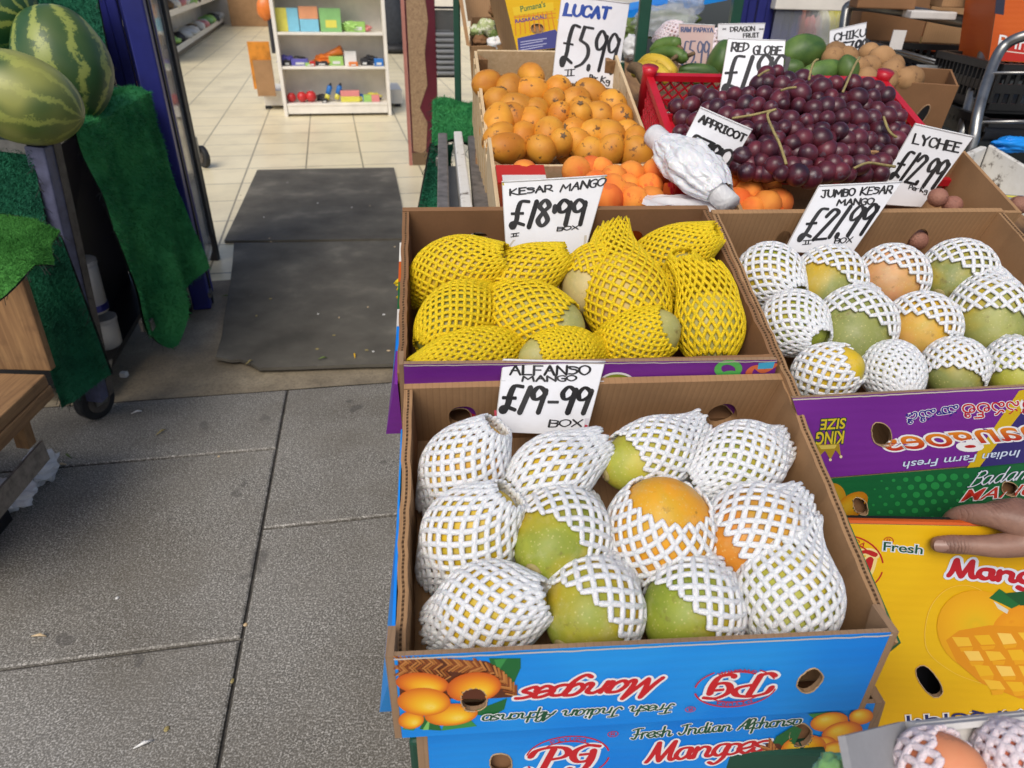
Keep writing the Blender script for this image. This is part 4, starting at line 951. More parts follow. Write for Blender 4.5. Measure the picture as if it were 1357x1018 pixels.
def tray(label, FL, yaw, tilt, W, D, H, hole_px, group='open mango boxes on the stall', mat='cardboard', wall=.009, lip=.013, name='mango_box', hr=.016, cat='mango box'):
    Mx = frame(FL, yaw, tilt); T = thing(name, label, cat, Mx, group); Mi = Mx.inverted()
    MB().box((-wall, -lip, -H - .006), (W + wall, D + wall, -H)).build('base', mat, T)
    back = []
    ey = Mx.to_3x3() @ Vector((0, 1, 0)); P0 = Mx @ Vector((0, D, 0))
    for hx, hy, rx, ry, ro in hole_px:
        pw_ = at(hx, hy, pl=(P0, ey)); p = Mi @ pw_; back.append(((p.x + wall) / (W + 2 * wall), (p.z + H) / (H + .001), holemat(pw_, Mx.to_3x3() @ Vector((1, 0, 0)), -ey, hx, hy, rx, ry, ro, (P0, ey))))
    m = MB(); panel(m, (-wall, D, -H), (W + wall, D, -H), (W + wall, D, .001), (-wall, D, .001), wall, back); m.build('back_wall', [mat, mat], T, recalc=True)
    # corrugated rim: side walls slightly wavy
    for s in (0, 1):
        x = -wall if s == 0 else W
        m = MB(); N = 26
        def sw(i, q):
            y = lerp(-lip, D - .0005, i / N); wv = .0016 * mnoise.noise(Vector((i * .6, s * 9 + FL.x * 7, 0))); zz = .0015 * mnoise.noise(Vector((i * .8, s * 5, FL.y * 9)))
            return [(x + wv, y, -H), (x + wall + wv, y, -H), (x + wall + wv, y, zz), (x + wall * .66 + wv, y, zz + .0004), (x + wall * .40 + wv, y, zz - .0004), (x + wv, y, zz)][q]
        for i in range(N):
            a = [sw(i, q) for q in range(6)] + [sw(i + 1, q) for q in range(6)]
            m.add(a, [(q, (q + 1) % 6, 6 + (q + 1) % 6, 6 + q) for q in (0, 1, 2, 4, 5)]); m.add(a, [(q, (q + 1) % 6, 6 + (q + 1) % 6, 6 + q) for q in (3,)], 1)
        m.add([sw(0, q) for q in range(6)], [(0, 1, 2, 3, 4, 5)]); m.add([sw(N, q) for q in range(6)], [(5, 4, 3, 2, 1, 0)])
        m.build('side_wall', [mat, 'flute_edge'], T)
    m = MB(); N = 40
    for i in range(N):
        a = []
        for j in (i, i + 1):
            x = lerp(.0006, W - .0006, j / N); z = .0012 * mnoise.noise(Vector((j * .5, FL.x * 5, 2))); y = -lip + .0012 * mnoise.noise(Vector((j * .9, 4, FL.y)))
            a += [(x, y, -.024), (x, -.0005, -.024), (x, -.0005, z), (x, y, z - .001)]
        m.add(a, [(q, (q + 1) % 4, 4 + (q + 1) % 4, 4 + q) for q in range(4)])
    m.build('front_wall', mat, T)
    return T, Mx
MASTER = {}
def net_mango(c_px, L, Wp, bare, opn, tail, tint, label, pl, foam='foam_white', N=16, tw=1., sr=.0031, flat=.75, group=None, stem=False, cat='mango', skin='mango_skin', name='mango', trf=.38, seed=None, gs=1.11):
    if foam == 'foam_yellow': N = max(N, 22) + 1; trf = min(trf, .34) if trf < .5 else trf
    elif foam == 'foam_white': N += 2
    rr = random.Random(int(c_px[0] * 31 + c_px[1])) if seed is None else random.Random(seed)
    p = at(*c_px, pl=pl); k = depth(p) / FPX; L *= k * gs; Wp *= k * gs
    if foam == 'foam_yellow': L *= 1.07; Wp *= .93; tail += .12
    ax = (RT * bare[0] - UP * bare[1] - fw * bare[2]).normalized()
    ay = fw.cross(ax); ay = ay.normalized() if ay.length > .05 else UP.copy(); az = ax.cross(ay)
    Mx = basis(p, ax, ay, az)
    Lm = L * .97; wob = rr.uniform(0, 9)
    def rm(s): return Wp * max(0., 1 - s * s) ** .5 * (1 - .10 * s) if abs(s) < 1 else 0.
    bend = rr.uniform(-.08, .08)
    def g(u, v):
        b = math.pi * v; s = -math.cos(b); a = 2 * math.pi * u
        r = rm(s) * (1 + .03 * mnoise.noise(Vector((math.cos(a) + wob, math.sin(a), s * 1.5))))
        return (s * Lm, r * math.cos(a) + bend * Wp * (1 - s * s), r * math.sin(a) * .95)
    o = MB().grid(g, 30, 20, 0, True).build(name, skin, smooth=True, mw=Mx); o.color = (*tint[:3], 1)
    tag(o, label, cat, group)
    # foam sleeve: two families of crossing strands
    off = sr * .75; s0 = opn if opn <= .8 else opn + .16; s1 = -(1 + tail)
    tr = Wp * trf
    smp = [i / 60 - .97 for i in range(117)]
    st1, k1 = max(((s_, (rm(s_) - tr) / (s_ - s1)) for s_ in smp if s_ > s1 + .05), key=lambda q_: q_[1])
    tr0 = Wp * .34; st0, k0 = max(((s_, (rm(s_) - tr0) / (s0 - s_)) for s_ in smp if s_ < s0 - .05), key=lambda q_: q_[1])
    def env(s):
        r = rm(max(-1, min(1, s)))
        if s < st1: r = max(r, tr + (s - s1) * k1 - .10 * Wp * max(0, (st1 - s) / (st1 - s1)) * max(0, (s - s1) / (st1 - s1)) * 2)
        if opn > .8 and s > st0: r = max(r, tr0 + (s0 - s) * k0)
        return r + off
    if opn <= .8:
        lipr = env(s0)
    m = MB(); nseg = 30
    ph0 = rr.uniform(0, 6.28)
    for fam in (1, -1):
        for q in range(N):
            e0 = s0 + rr.uniform(-.035, .035); e1 = s1 + rr.uniform(-.06, .10) * (1 if tail > 0 else .3)
            pts = []; rs = []
            for i in range(nseg + 1):
                s = lerp(e0, e1, i / nseg)
                a = ph0 + 2 * math.pi * q / N + fam * (s0 - s) * L / Wp * .92 * tw + .05 * mnoise.noise(Vector((q * 3.1, s * 2, fam * 5 + wob)))
                r = env(s)
                fl = 1.0
                if s < st1: fl = lerp(1, flat, min(1, (st1 - s) / max(.2, st1 - s1)))
                if opn <= .8: r += sr * .8 * max(0, 1 - (s0 - s) / .12)
                x = s * Lm; y = r * math.cos(a) * (1 + (1 - fl) * .5); z = r * math.sin(a) * fl * .97
                ex = max(0, -.95 - s); y += bend * Wp * max(0, 1 - s * s) + ex * ex * L * .35 * (1 if wob > 4.5 else -1); z += ex * L * .12
                pts.append((x, y, z)); rs.append(sr * (1 + .16 * mnoise.noise(Vector((q * 1.7, i * .8, fam)))))
            o_ = len(m.v); NP = len(pts); NK = 7
            for i in range(NP):
                p_ = pts[i]; a_ = pts[max(i - 1, 0)]; b_ = pts[min(i + 1, NP - 1)]
                tx, ty, tz = b_[0] - a_[0], b_[1] - a_[1], b_[2] - a_[2]; l_ = math.sqrt(tx * tx + ty * ty + tz * tz) or 1; tx /= l_; ty /= l_; tz /= l_
                ry, rz = p_[1], p_[2]; rx = 0.; d_ = ry * ty + rz * tz
                rx -= d_ * tx; ry -= d_ * ty; rz -= d_ * tz; l_ = math.sqrt(rx * rx + ry * ry + rz * rz) or 1; rx /= l_; ry /= l_; rz /= l_
                bx, by, bz = ty * rz - tz * ry, tz * rx - tx * rz, tx * ry - ty * rx
                e_ = rs[i] * (.72 if i in (0, NP - 1) else 1)
                for q_ in range(NK):
                    c_, s_ = math.cos(6.2832 * q_ / NK) * e_ * .70, math.sin(6.2832 * q_ / NK) * e_
                    m.v.append((p_[0] + rx * c_ + bx * s_, p_[1] + ry * c_ + by * s_, p_[2] + rz * c_ + bz * s_))
            for i in range(NP - 1):
                for q_ in range(NK):
                    a0 = o_ + i * NK; a1 = a0 + NK; k1_ = (q_ + 1) % NK
                    m.f.append([a0 + q_, a0 + k1_, a1 + k1_, a1 + q_]); m.mi.append(0)
            m.f.append([o_ + q_ for q_ in range(NK)][::-1]); m.mi.append(0); m.f.append([o_ + (NP - 1) * NK + q_ for q_ in range(NK)]); m.mi.append(0)
    n = m.build('foam_net', foam, o, True, recalc=False)
    if stem and opn < .9:
        MB().tube([(Lm * .985, 0, 0), (Lm * 1.0, .0005, .0003), (Lm * 1.03, .002, .001)], [.0052, .0042, .0028], 9).build('stem', 'stem_brown', o, True)
        MB().ellipsoid((Lm * .975, 0, 0), (.003, .0085, .0085), 14, 6).build('stem_scar', 'stem_green', o, True)
    return o
GREEN = (.30, .33, .035); YEL = (.62, .42, .015); LIME = (.40, .40, .05); ORG = (.75, .33, .02); PINK = (.72, .27, .09); REDM = (.50, .07, .02); OLIVE = (.24, .27, .06); PALE = (.52, .42, .14)
def offs(Mx, h): n = Mx.to_3x3() @ Vector((0, 0, 1)); return (Mx @ Vector((0, 0, h)), n)

# ---- front tray: alphonso mangoes in white nets, blue printed box
FLa = Vector((-.081, .366, .769)); WA, DA = .410, .278
TA, MA = tray('front open blue mango box of white netted alphonso mangoes, upper of the two blue boxes', FLa, RAD(5.6), RAD(20), WA, DA, .098, [(613, 553, 18, 14, .1), (957, 551, 20, 14, .35)])
plA = offs(MA, -.028)
gA = 'alphonso mangoes in white foam nets'
for a in (
    ((618, 618), 63, 50, (.58, -.78, .25), .95, .40, ORG, 'netted alphonso mango glowing orange through its net in the back left corner', dict(N=16)),
    ((728, 633), 66, 44, (-.80, .52, .12), .74, .35, YEL, 'alphonso mango under a tightly stretched net just below the £19-99 card', dict(N=19, tw=.50)),
    ((858, 604), 66, 44, (-.90, .34, .30), .45, .45, LIME, 'alphonso mango with its bare green tip and stem poking left, third in the back row', dict(stem=True, tw=.8)),
    ((977, 616), 66, 46, (-.85, .30, .25), .98, .22, GREEN, 'fully netted yellow green alphonso mango in the back right corner of the front box', dict(N=16)),
    ((628, 708), 68, 58, (.62, -.74, .25), .93, .42, YEL, 'fully netted alphonso mango at the left end of the middle row in the front box', dict(N=16)),
    ((742, 716), 72, 60, (-.52, .36, .78), .44, .35, GREEN, 'green alphonso mango bare at its stem end, second in the middle row', dict(stem=True, N=16)),
    ((872, 702), 72, 67, (.12, -.80, .42), .70, .02, ORG, 'upright orange alphonso mango, topmost in the middle of the front box', dict(N=18)),
    ((995, 712), 72, 58, (-.86, .42, .22), .62, .30, (.60, .22, .02), 'alphonso mango with a bare red patch at its left, right end of the middle row', dict(N=18, tw=.8)),
    ((652, 812), 74, 58, (.90, -.32, .25), .92, .30, YEL, 'long netted alphonso mango in the front left corner of the front box', dict(N=16)),
    ((783, 810), 66, 62, (-.62, .48, .62), .36, .25, GREEN, 'alphonso mango with a bare green lower half, second in the front row', dict(N=15, stem=True)),
    ((913, 808), 66, 60, (-.74, .52, .38), .30, .15, (.26, .31, .03), 'darker green alphonso mango with a bare lower left end, third in the front row', dict(N=16)),
    ((1040, 793), 72, 62, (-.20, .86, .35), .90, .62, LIME, 'netted alphonso mango whose net stands up in a tail in the front right corner', dict(N=18, flat=.5)),
):
    net_mango(*a[:8], plA, group=gA, gs=1.06, sr=.0029, **a[8])
# printed blue front
fN = (MA.to_3x3() @ Vector((0, -1, 0))); fN.z = .0; fN.normalize()
fN = (fN + Vector((0, 0, .02))).normalized()
plF = (MA @ Vector((0, -.018, 0)), fN)
fa, ink, q = face(TA, 'front_panel', [(533, 978), (1137, 940), (1181, 838), (522, 870)], plF, 'blue_print', .0045, [(628, 927, 17, 15.5, .1), (1073, 902, 19, 13, .75)])
def torn(ink, p0, p1, n=70):
    P = []
    for i in range(n + 1):
        f = i / n; P.append(ink.px(lerp(p0[0], p1[0], f), lerp(p0[1], p1[1], f) + .4 + 1.6 * abs(mnoise.noise(Vector((f * 18, p0[0], 0))))))
    ink.ribbon(P, .0016, (.58, .52, .45, 1), var=0)
def wobble(ps, k=1): return [(x + rnd(-k, k), y + rnd(-k, k)) for x, y in ps]
LEAF = (.012, .13, .03, 1); LEAF2 = (.04, .26, .06, 1); BRN = (.24, .06, .012, 1); BRN2 = (.42, .15, .03, 1); BRN3 = (.10, .025, .008, 1)
MCOL = [(.62, .13, .008, 1), (.78, .27, .01, 1), (.85, .42, .012, 1), (.88, .56, .03, 1), (.92, .70, .16, 1)]
MCOL2 = [(.55, .09, .01, 1), (.74, .20, .01, 1), (.84, .36, .012, 1), (.88, .50, .02, 1), (.90, .62, .08, 1)]
def weave(ink, path, wpx, n):
    P = catmull(path, 8)
    for i in range(n):
        f = i / n * (len(P) - 1); a = P[int(f)]; b = P[min(int(f) + 1, len(P) - 1)]
        d = (b[0] - a[0], b[1] - a[1]); l = math.hypot(*d) or 1; nx, ny = -d[1] / l, d[0] / l
        for s in (-1, 1):
            p = (a[0] + nx * wpx * .25 * s, a[1] + ny * wpx * .25 * s)
            e1 = (p[0] - d[0] / l * wpx * .35 + nx * wpx * .28 * s, p[1] - d[1] / l * wpx * .35 + ny * wpx * .28 * s); e2 = (p[0] + d[0] / l * wpx * .35 - nx * wpx * .28 * s, p[1] + d[1] / l * wpx * .35 - ny * wpx * .28 * s)
            ink.ribbon([ink.px(*e1), ink.px(*p), ink.px(*e2)], .0016 * wpx / 14, [BRN2, BRN, (.5, .2, .05, 1)][(i + (s > 0)) % 3], var=0)
ink.pxpoly([(648, 872), (690, 872), (690, 885), (682, 903), (670, 915), (655, 900)], LEAF); ink.pxpoly([(655, 874), (672, 872), (660, 890)], LEAF2)
ink.pxpoly([(620, 945), (672, 925), (668, 940), (650, 950)], LEAF); ink.pxpoly([(533, 966), (548, 968), (565, 950), (552, 947)], LEAF2)
ink.pxpoly([(556, 966), (585, 968), (578, 950), (566, 944)], LEAF); ink.pxpoly([(585, 968), (632, 962), (622, 952), (590, 956)], LEAF2); ink.pxpoly([(560, 967), (568, 967), (570, 950)], (.2, .5, .12, 1))
ink.pxpoly([(527, 873), (600, 873), (645, 876), (660, 884), (680, 905), (686, 923), (640, 926), (530, 925)], BRN3)
weave(ink, [(528, 878), (570, 879), (610, 882), (640, 886)], 15, 22); weave(ink, [(630, 882), (655, 892), (670, 905), (683, 920)], 16, 14); weave(ink, [(528, 888), (560, 891), (600, 896)], 12, 14)
for c_, a_, r_, co in (((560, 905), (595, 908), .42, MCOL2), ((545, 953), (562, 951), .7, MCOL), ((598, 946), (633, 943), .42, MCOL), ((628, 910), (664, 906), .56, MCOL2), ((562, 929), (597, 930), .54, MCOL)): ink.fruit(c_, (a_, r_), co, off=(.30, -.42), rings=10)
# upside-down lettering
ink.text('Mangoes', (878, 897), (694, 910), (872, 921), .0046, RED, SCRIPT, .0, outline=[(WHT, .0042)], slant=.35)
ink.text('Fresh Indian Alphonso', (894, 931), (642, 946), (893, 943), .0019, DGR, SCRIPT, .04, outline=[(WHT, .0018)], slant=.3)
def pg_logo(ink, c, ux, uy, col, halo, lw, top='PIYUDA', bot='GHANSHYAM', reg=True):
    f = lambda x, y: (c[0] + ux[0] * x + uy[0] * y, c[1] + ux[1] * x + uy[1] * y)
    S = [[(-.62, -.55), (-.50, -.1), (-.36, .42)], [(-.95, .10), (-.80, .38), (-.45, .50), (-.10, .44), (.02, .22), (-.10, .02), (-.35, -.06)], [(-.62, -.55), (-.85, -.62), (-1.0, -.48)], [(.78, .44), (.50, .50), (.22, .30), (.14, .0), (.26, -.24), (.50, -.22), (.62, .0), (.62, .06)], [(.66, .26), (.60, -.2), (.44, -.58), (.16, -.66), (.06, -.55)], [(.36, .08), (.62, .10)]]
    R = [ink.px(*f(x, y)) for x, y in ((0, 0), (1, 0))]; sc_ = math.dist(*R)
    for wd, cc in ((lw * 1.9, halo), (lw, col)) if halo else ((lw, col),):
        for st in S: ink.ribbon([ink.px(*f(*p)) for p in catmull(st, 8)], wd * sc_, cc, var=.3)
    for rx, ry, t0, t1 in ((1.06, .98, 12, 168), (.80, .74, 42, 138), (1.04, .98, 200, 235), (1.06, .98, 305, 352), (.82, .78, 235, 305)):
        P = [(rx * math.cos(RAD(lerp(t0, t1, i / 20))), ry * math.sin(RAD(lerp(t0, t1, i / 20)))) for i in range(21)]
        ink.ribbon([ink.px(*f(*p)) for p in P], .045 * sc_, col, var=0)
    for txt, t0, t1, r, sgn in ((top, 122, 58, .84, 1), (bot, 238, 302, .98, -1)):
        for i, ch in enumerate(txt):
            t = RAD(lerp(t0, t1, (i + .5) / len(txt))); rx, ry = r, r * .93
            o = (rx * math.cos(t), ry * math.sin(t)); tg = (math.sin(t), -math.cos(t)) if sgn > 0 else (-math.sin(t), math.cos(t)); up_ = (math.cos(t), math.sin(t)) if sgn > 0 else (-math.cos(t), -math.sin(t))
            w_ = .052
            a = (o[0] - tg[0] * w_, o[1] - tg[1] * w_); b = (o[0] + tg[0] * w_, o[1] + tg[1] * w_); d_ = (a[0] + up_[0] * .12, a[1] + up_[1] * .12)
            ink.text(ch, f(*a), f(*b), f(*d_), .022 * sc_, col)
    if reg:
        o = (1.12, .98); P = [(o[0] + .13 * math.cos(t * .314), o[1] + .13 * math.sin(t * .314)) for t in range(21)]
        ink.ribbon([ink.px(*f(*p)) for p in P], .022 * sc_, col, var=0); ink.text('R', f(o[0] - .05, o[1] - .065), f(o[0] + .05, o[1] - .065), f(o[0] - .05, o[1] + .065), .022 * sc_, col)
pg_logo(ink, (974, 909), (-51, 3), (-3, 26), RED, WHT, .155)
torn(ink, (523, 871), (1180, 839)); ink.build('lettering', fa)
# flaps: turned edges at both ends of the printed front, sloping side faces
for s, (pt, pb) in enumerate((((522, 870), (533, 978)), ((1181, 838), (1137, 940)))):
    a = at(*pt, pl=plF); b = at(*pb, pl=plF); e = (MA.to_3x3() @ Vector((1, 0, 0))) * (-1 if s == 0 else 1); n = fN
    m = MB().hexa([b + e * .0002, b + e * .006, b + e * .006 - n * .02, b + e * .0002 - n * .02, a + e * .0002, a + e * .007, a + e * .007 - n * .03, a + e * .0002 - n * .03])
    o = m.build('corner_flap', 'cardboard_edge', TA); o.matrix_parent_inverse = TA.matrix_world.inverted()
MB().hexa([(-.030, -.018, -.098), (-.0095, -.018, -.098), (-.0095, DA - .05, -.098), (-.018, DA - .05, -.098), (-.013, -.018, -.004), (-.0095, -.018, -.002), (-.0095, DA - .05, -.002), (-.011, DA - .05, -.004)]).build('side_flap', 'blue_print', TA)
MB().hexa([(WA + .0095, -.012, -.098), (WA + .022, -.012, -.098), (WA + .018, DA, -.098), (WA + .0095, DA, -.098), (WA + .0095, -.012, -.003), (WA + .014, -.012, -.005), (WA + .011, DA, -.004), (WA + .0095, DA, -.003)]).build('side_flap', 'green_print', TA)
# ---- lower blue box, right way up
fN2 = (fN + Vector((0, 0, -.02))).normalized(); plL = (plF[0] + Vector((0, .012, 0)), fN2)
TL_ = thing('mango_box', 'lower blue mango box right way up beneath the front tray', 'mango box', at(560, 990, pl=plL) + Vector((0, 0, -.1)), 'closed mango boxes stacked under the trays')
fl_, ink, q = face(TL_, 'front_panel', [(576, 1120), (1115, 1085), (1160, 932), (566, 968)], plL, 'blue_print', .0045, [(664, 1012, 15, 14, 0), (1061, 974, 17, 13, .7)])
bw = Vector((-fN2.x, -fN2.y, 0)).normalized() * .27
m = MB().hexa([q[0] + bw * .03, q[1] + bw * .03, q[1] + bw, q[0] + bw, q[3] + bw * .03 + Vector((0, 0, -.03)), q[2] + bw * .03 + Vector((0, 0, -.03)), q[2] + bw + Vector((0, 0, .02)), q[3] + bw + Vector((0, 0, .02))]); o = m.build('body', 'cardboard_dark', TL_); o.matrix_parent_inverse = TL_.matrix_world.inverted()
pg_logo(ink, (752, 1003), (52, -3), (2, -28), RED, WHT, .155)
ink.text('Fresh Indian Alphonso', (836, 979), (1058, 959), (834, 966), .0021, DGR, SCRIPT, .04, outline=[(WHT, .0018)], slant=.3)
ink.text('Mangoes', (856, 1009), (1012, 994), (852, 985), .0046, RED, SCRIPT, .0, outline=[(WHT, .0042)], slant=.35)
ink.pxpoly([(1006, 1020), (1028, 975), (1052, 960), (1062, 965), (1050, 990), (1040, 1020)], LEAF); ink.pxpoly([(1070, 945), (1100, 942), (1120, 950), (1090, 960)], LEAF2); ink.pxpoly([(1010, 1019), (1024, 985), (1034, 1000), (1030, 1020)], LEAF2)
ink.pxpoly([(1013, 984), (1032, 984), (1050, 1000), (1110, 1008), (1108, 1022), (1030, 1018), (1020, 1004)], BRN3)
weave(ink, [(1016, 986), (1028, 1000), (1050, 1010), (1105, 1014)], 15, 22)
for c_, a_, r_, co in (((1140, 948), (1156, 946), .66, MCOL), ((1098, 955), (1123, 951), .5, MCOL), ((1115, 970), (1142, 964), .55, MCOL2), ((1092, 985), (1108, 984), .7, MCOL2), ((1108, 994), (1135, 990), .5, MCOL2), ((1064, 990), (1094, 985), .58, MCOL)): ink.fruit(c_, (a_, r_), co, off=(-.25, .42), rings=10)
ink.build('lettering', fl_)
for s, (pt, pb, mw_) in enumerate((((566, 968), (576, 1120), .012), ((1160, 932), (1115, 1085), .012))):
    a = at(*pt, pl=plL); b = at(*pb, pl=plL); e = (MA.to_3x3() @ Vector((1, 0, 0))) * (-1 if s == 0 else 1)
    o = MB().hexa([b + e * .0002, b + e * .010, b + e * .010 - fN2 * .05, b + e * .0002 - fN2 * .05, a + e * .0002, a + e * .010, a + e * .010 - fN2 * .05, a + e * .0002 - fN2 * .05]).build('corner_flap', 'cardboard_edge', TL_); o.matrix_parent_inverse = TL_.matrix_world.inverted()
a = at(552, 985, pl=(plL[0] + Vector((0, .03, 0)), fN2))
tag(MB().box((a.x - .008, a.y, .02), (a.x + .40, a.y + .26, a.z - .0)).build('support_crate', 'green_paint', bevel=.004), 'green plastic crate edge showing under the left end of the blue boxes', 'crate')

# ---- kesar tray: yellow nets, purple box
FLk = Vector((-.115, .645, .884)); WK, DK = .410, .284
TK, MK = tray('open purple mango box of yellow netted kesar mangoes behind the front box', FLk, RAD(6.4), RAD(17.2), WK, DK, .098, [(634, 318, 13, 10, 0), (838, 317, 14.5, 10.5, .2)], mat='cardboard_dark')
plK = offs(MK, -.022); gK = 'kesar mangoes in yellow foam nets'
for a in (
    ((606, 364), 60, 44, (.86, -.25, .4), .95, .2, PALE, 'yellow netted mango in the back left corner of the purple box', dict()),
    ((688, 372), 60, 38, (.85, -.45, .2), .92, .22, PALE, 'yellow netted mango just below the left end of the £18-99 card, its tail pointing left', dict(tw=.7)),
    ((792, 374), 48, 44, (-.55, .62, .45), .55, .3, (.50, .40, .16), 'yellow netted mango with a large bare tan end right below the £18-99 card', dict()),
    ((886, 345), 58, 38, (.72, -.38, .5), .93, .15, (.36, .34, .10), 'yellow netted mango in the back right corner of the purple box', dict()),
    ((606, 428), 56, 44, (-.62, .58, .4), .82, .1, OLIVE, 'yellow netted mango with a brown bare tip at the left side of the purple box', dict()),
    ((704, 424), 66, 46, (.72, .22, .35), .72, .50, (.38, .36, .12), 'large yellow netted mango with a long pointed net in the middle of the purple box', dict(tw=.85)),
    ((908, 378), 38, 34, (-.2, -.7, .5), .95, .25, (.40, .36, .12), 'small yellow netted mango squeezed behind the wide flat net', dict()),
    ((832, 402), 64, 54, (.20, .85, .3), .92, .55, (.55, .40, .10), 'big yellow netted mango standing in the centre right of the purple box', dict(N=18)),
    ((940, 436), 46, 42, (.0, .95, .2), .80, .70, (.40, .36, .1), 'yellow netted mango with a wide flat net end upright at the right side', dict(N=20, tw=.6, flat=.45, trf=.62)),
    ((846, 448), 50, 40, (.80, -.30, .45), .74, .3, (.42, .38, .12), 'yellow netted mango with a bare right end in the front row of the purple box', dict()),
    ((622, 474), 68, 34, (-.85, .2, .4), .90, .1, PALE, 'long low yellow netted mango in the front left corner of the purple box', dict(tw=.7)),
    ((742, 472), 52, 34, (-.88, .10, .40), .68, .2, (.42, .38, .12), 'low yellow netted mango with a bare left end at the front of the purple box', dict()),
):
    o = net_mango(*a[:8], plK, foam='foam_yellow', group=gK, sr=.0022, **a[8])
kN = (MK.to_3x3() @ Vector((0, -1, 0))); kN.normalize(); plKf = (MK @ Vector((0, -.018, 0)), kN)
fk, ink, q = face(TK, 'front_panel', [(540, 600), (1010, 590), (1030, 477), (535, 483)], plKf, 'purple_print', .0045, [(609, 554, 17, 13, .1), (955, 552, 18, 14, .5)])
ink.pxpoly([(560, 512), (574, 515), (580, 519), (584, 511), (592, 515), (597, 509), (604, 514), (610, 509), (616, 514), (622, 511), (628, 517), (636, 514), (630, 530), (565, 530)], (.42, .015, .04, 1)); ink.ribbon([ink.px(x, y) for x, y in ((560, 512), (574, 515), (584, 511), (597, 509), (610, 509), (622, 511), (636, 514))], .0012, WHT)
ink.fruit((818, 508), ((842, 508), .62), [WHT, (.75, .75, .72, 1), (.75, .75, .72, 1), (.75, .75, .7, 1), (.7, .7, .7, 1)], rings=2); ink.fruit((818, 509), ((840, 509), .60), [(.16, .22, .02, 1), (.30, .34, .03, 1), (.40, .40, .05, 1)])
for c_ in ((965, 489), (967, 504)):
    ink.arc(c_, 14, 9 if c_[1] < 500 else 10, 0, 360, .0075, (.10, .48, .10, 1))
ink.ribbon([ink.px(*p) for p in catmull([(991, 508), (993, 492), (1002, 486), (1012, 492), (1026, 484)], 6)], .007, (.70, .16, .06, 1))
ink.pxpoly([(1005, 481), (1027, 479), (1024, 488), (1004, 489)], (.05, .45, .72, 1))
ink.fruit((612, 560), ((640, 560), .5), [(.5, .02, .04, 1), (.5, .02, .04, 1), (.75, .35, .03, 1), (.1, .3, .04, 1)]); ink.ribbon([ink.px(*p) for p in ((935, 556), (955, 548), (975, 556))], .006, (.70, .16, .06, 1))
torn(ink, (536, 484), (1029, 478)); ink.build('lettering', fk)
m = MB()
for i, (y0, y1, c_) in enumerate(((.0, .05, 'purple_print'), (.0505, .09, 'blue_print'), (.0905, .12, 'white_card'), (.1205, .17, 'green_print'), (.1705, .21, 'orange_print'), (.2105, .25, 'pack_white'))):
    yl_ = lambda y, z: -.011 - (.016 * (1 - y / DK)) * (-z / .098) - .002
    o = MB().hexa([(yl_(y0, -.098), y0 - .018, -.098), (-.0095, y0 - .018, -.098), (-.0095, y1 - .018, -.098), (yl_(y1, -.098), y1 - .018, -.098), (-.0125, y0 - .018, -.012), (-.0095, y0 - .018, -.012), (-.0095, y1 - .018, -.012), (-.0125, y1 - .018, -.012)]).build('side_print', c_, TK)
a = at(535, 483, pl=plKf); b = at(540, 600, pl=plKf); e = -(MK.to_3x3() @ Vector((1, 0, 0)))
o = MB().hexa([b + e * .0002, b + e * .005, b + e * .005 - kN * .02, b + e * .0002 - kN * .02, a + e * .0002, a + e * .005, a + e * .005 - kN * .02, a + e * .0002 - kN * .02]).build('corner_flap', 'cardboard_edge', TK); o.matrix_parent_inverse = TK.matrix_world.inverted()
# support boxes below the kesar tray, hidden for the most part
def carton(label, Mx, W, D, h0, h1, mat, name='mango_box', group='closed mango boxes stacked under the trays'):
    T = thing(name, label, 'mango box', Mx @ Matrix.Translation((0, 0, h0)), group)
    MB().box((-.008, -.012, 0), (W + .008, D + .006, h1 - h0)).build('body', mat, T, bevel=.002)
    MB().box((-.010, -.014, (h1 - h0) * .5), (W + .010, -.0125, (h1 - h0) * .5 + .012)).build('band', 'white_card', T)
    return T
for k in range(2): carton('printed mango box under the purple tray, %s of the two below it' % ('upper', 'lower')[k], MK @ Matrix.Translation((0, .02, 0)), WK, DK - .03, -.205 - .105 * k, -.106 - .105 * k, 'green_print' if k == 0 else 'blue_print')

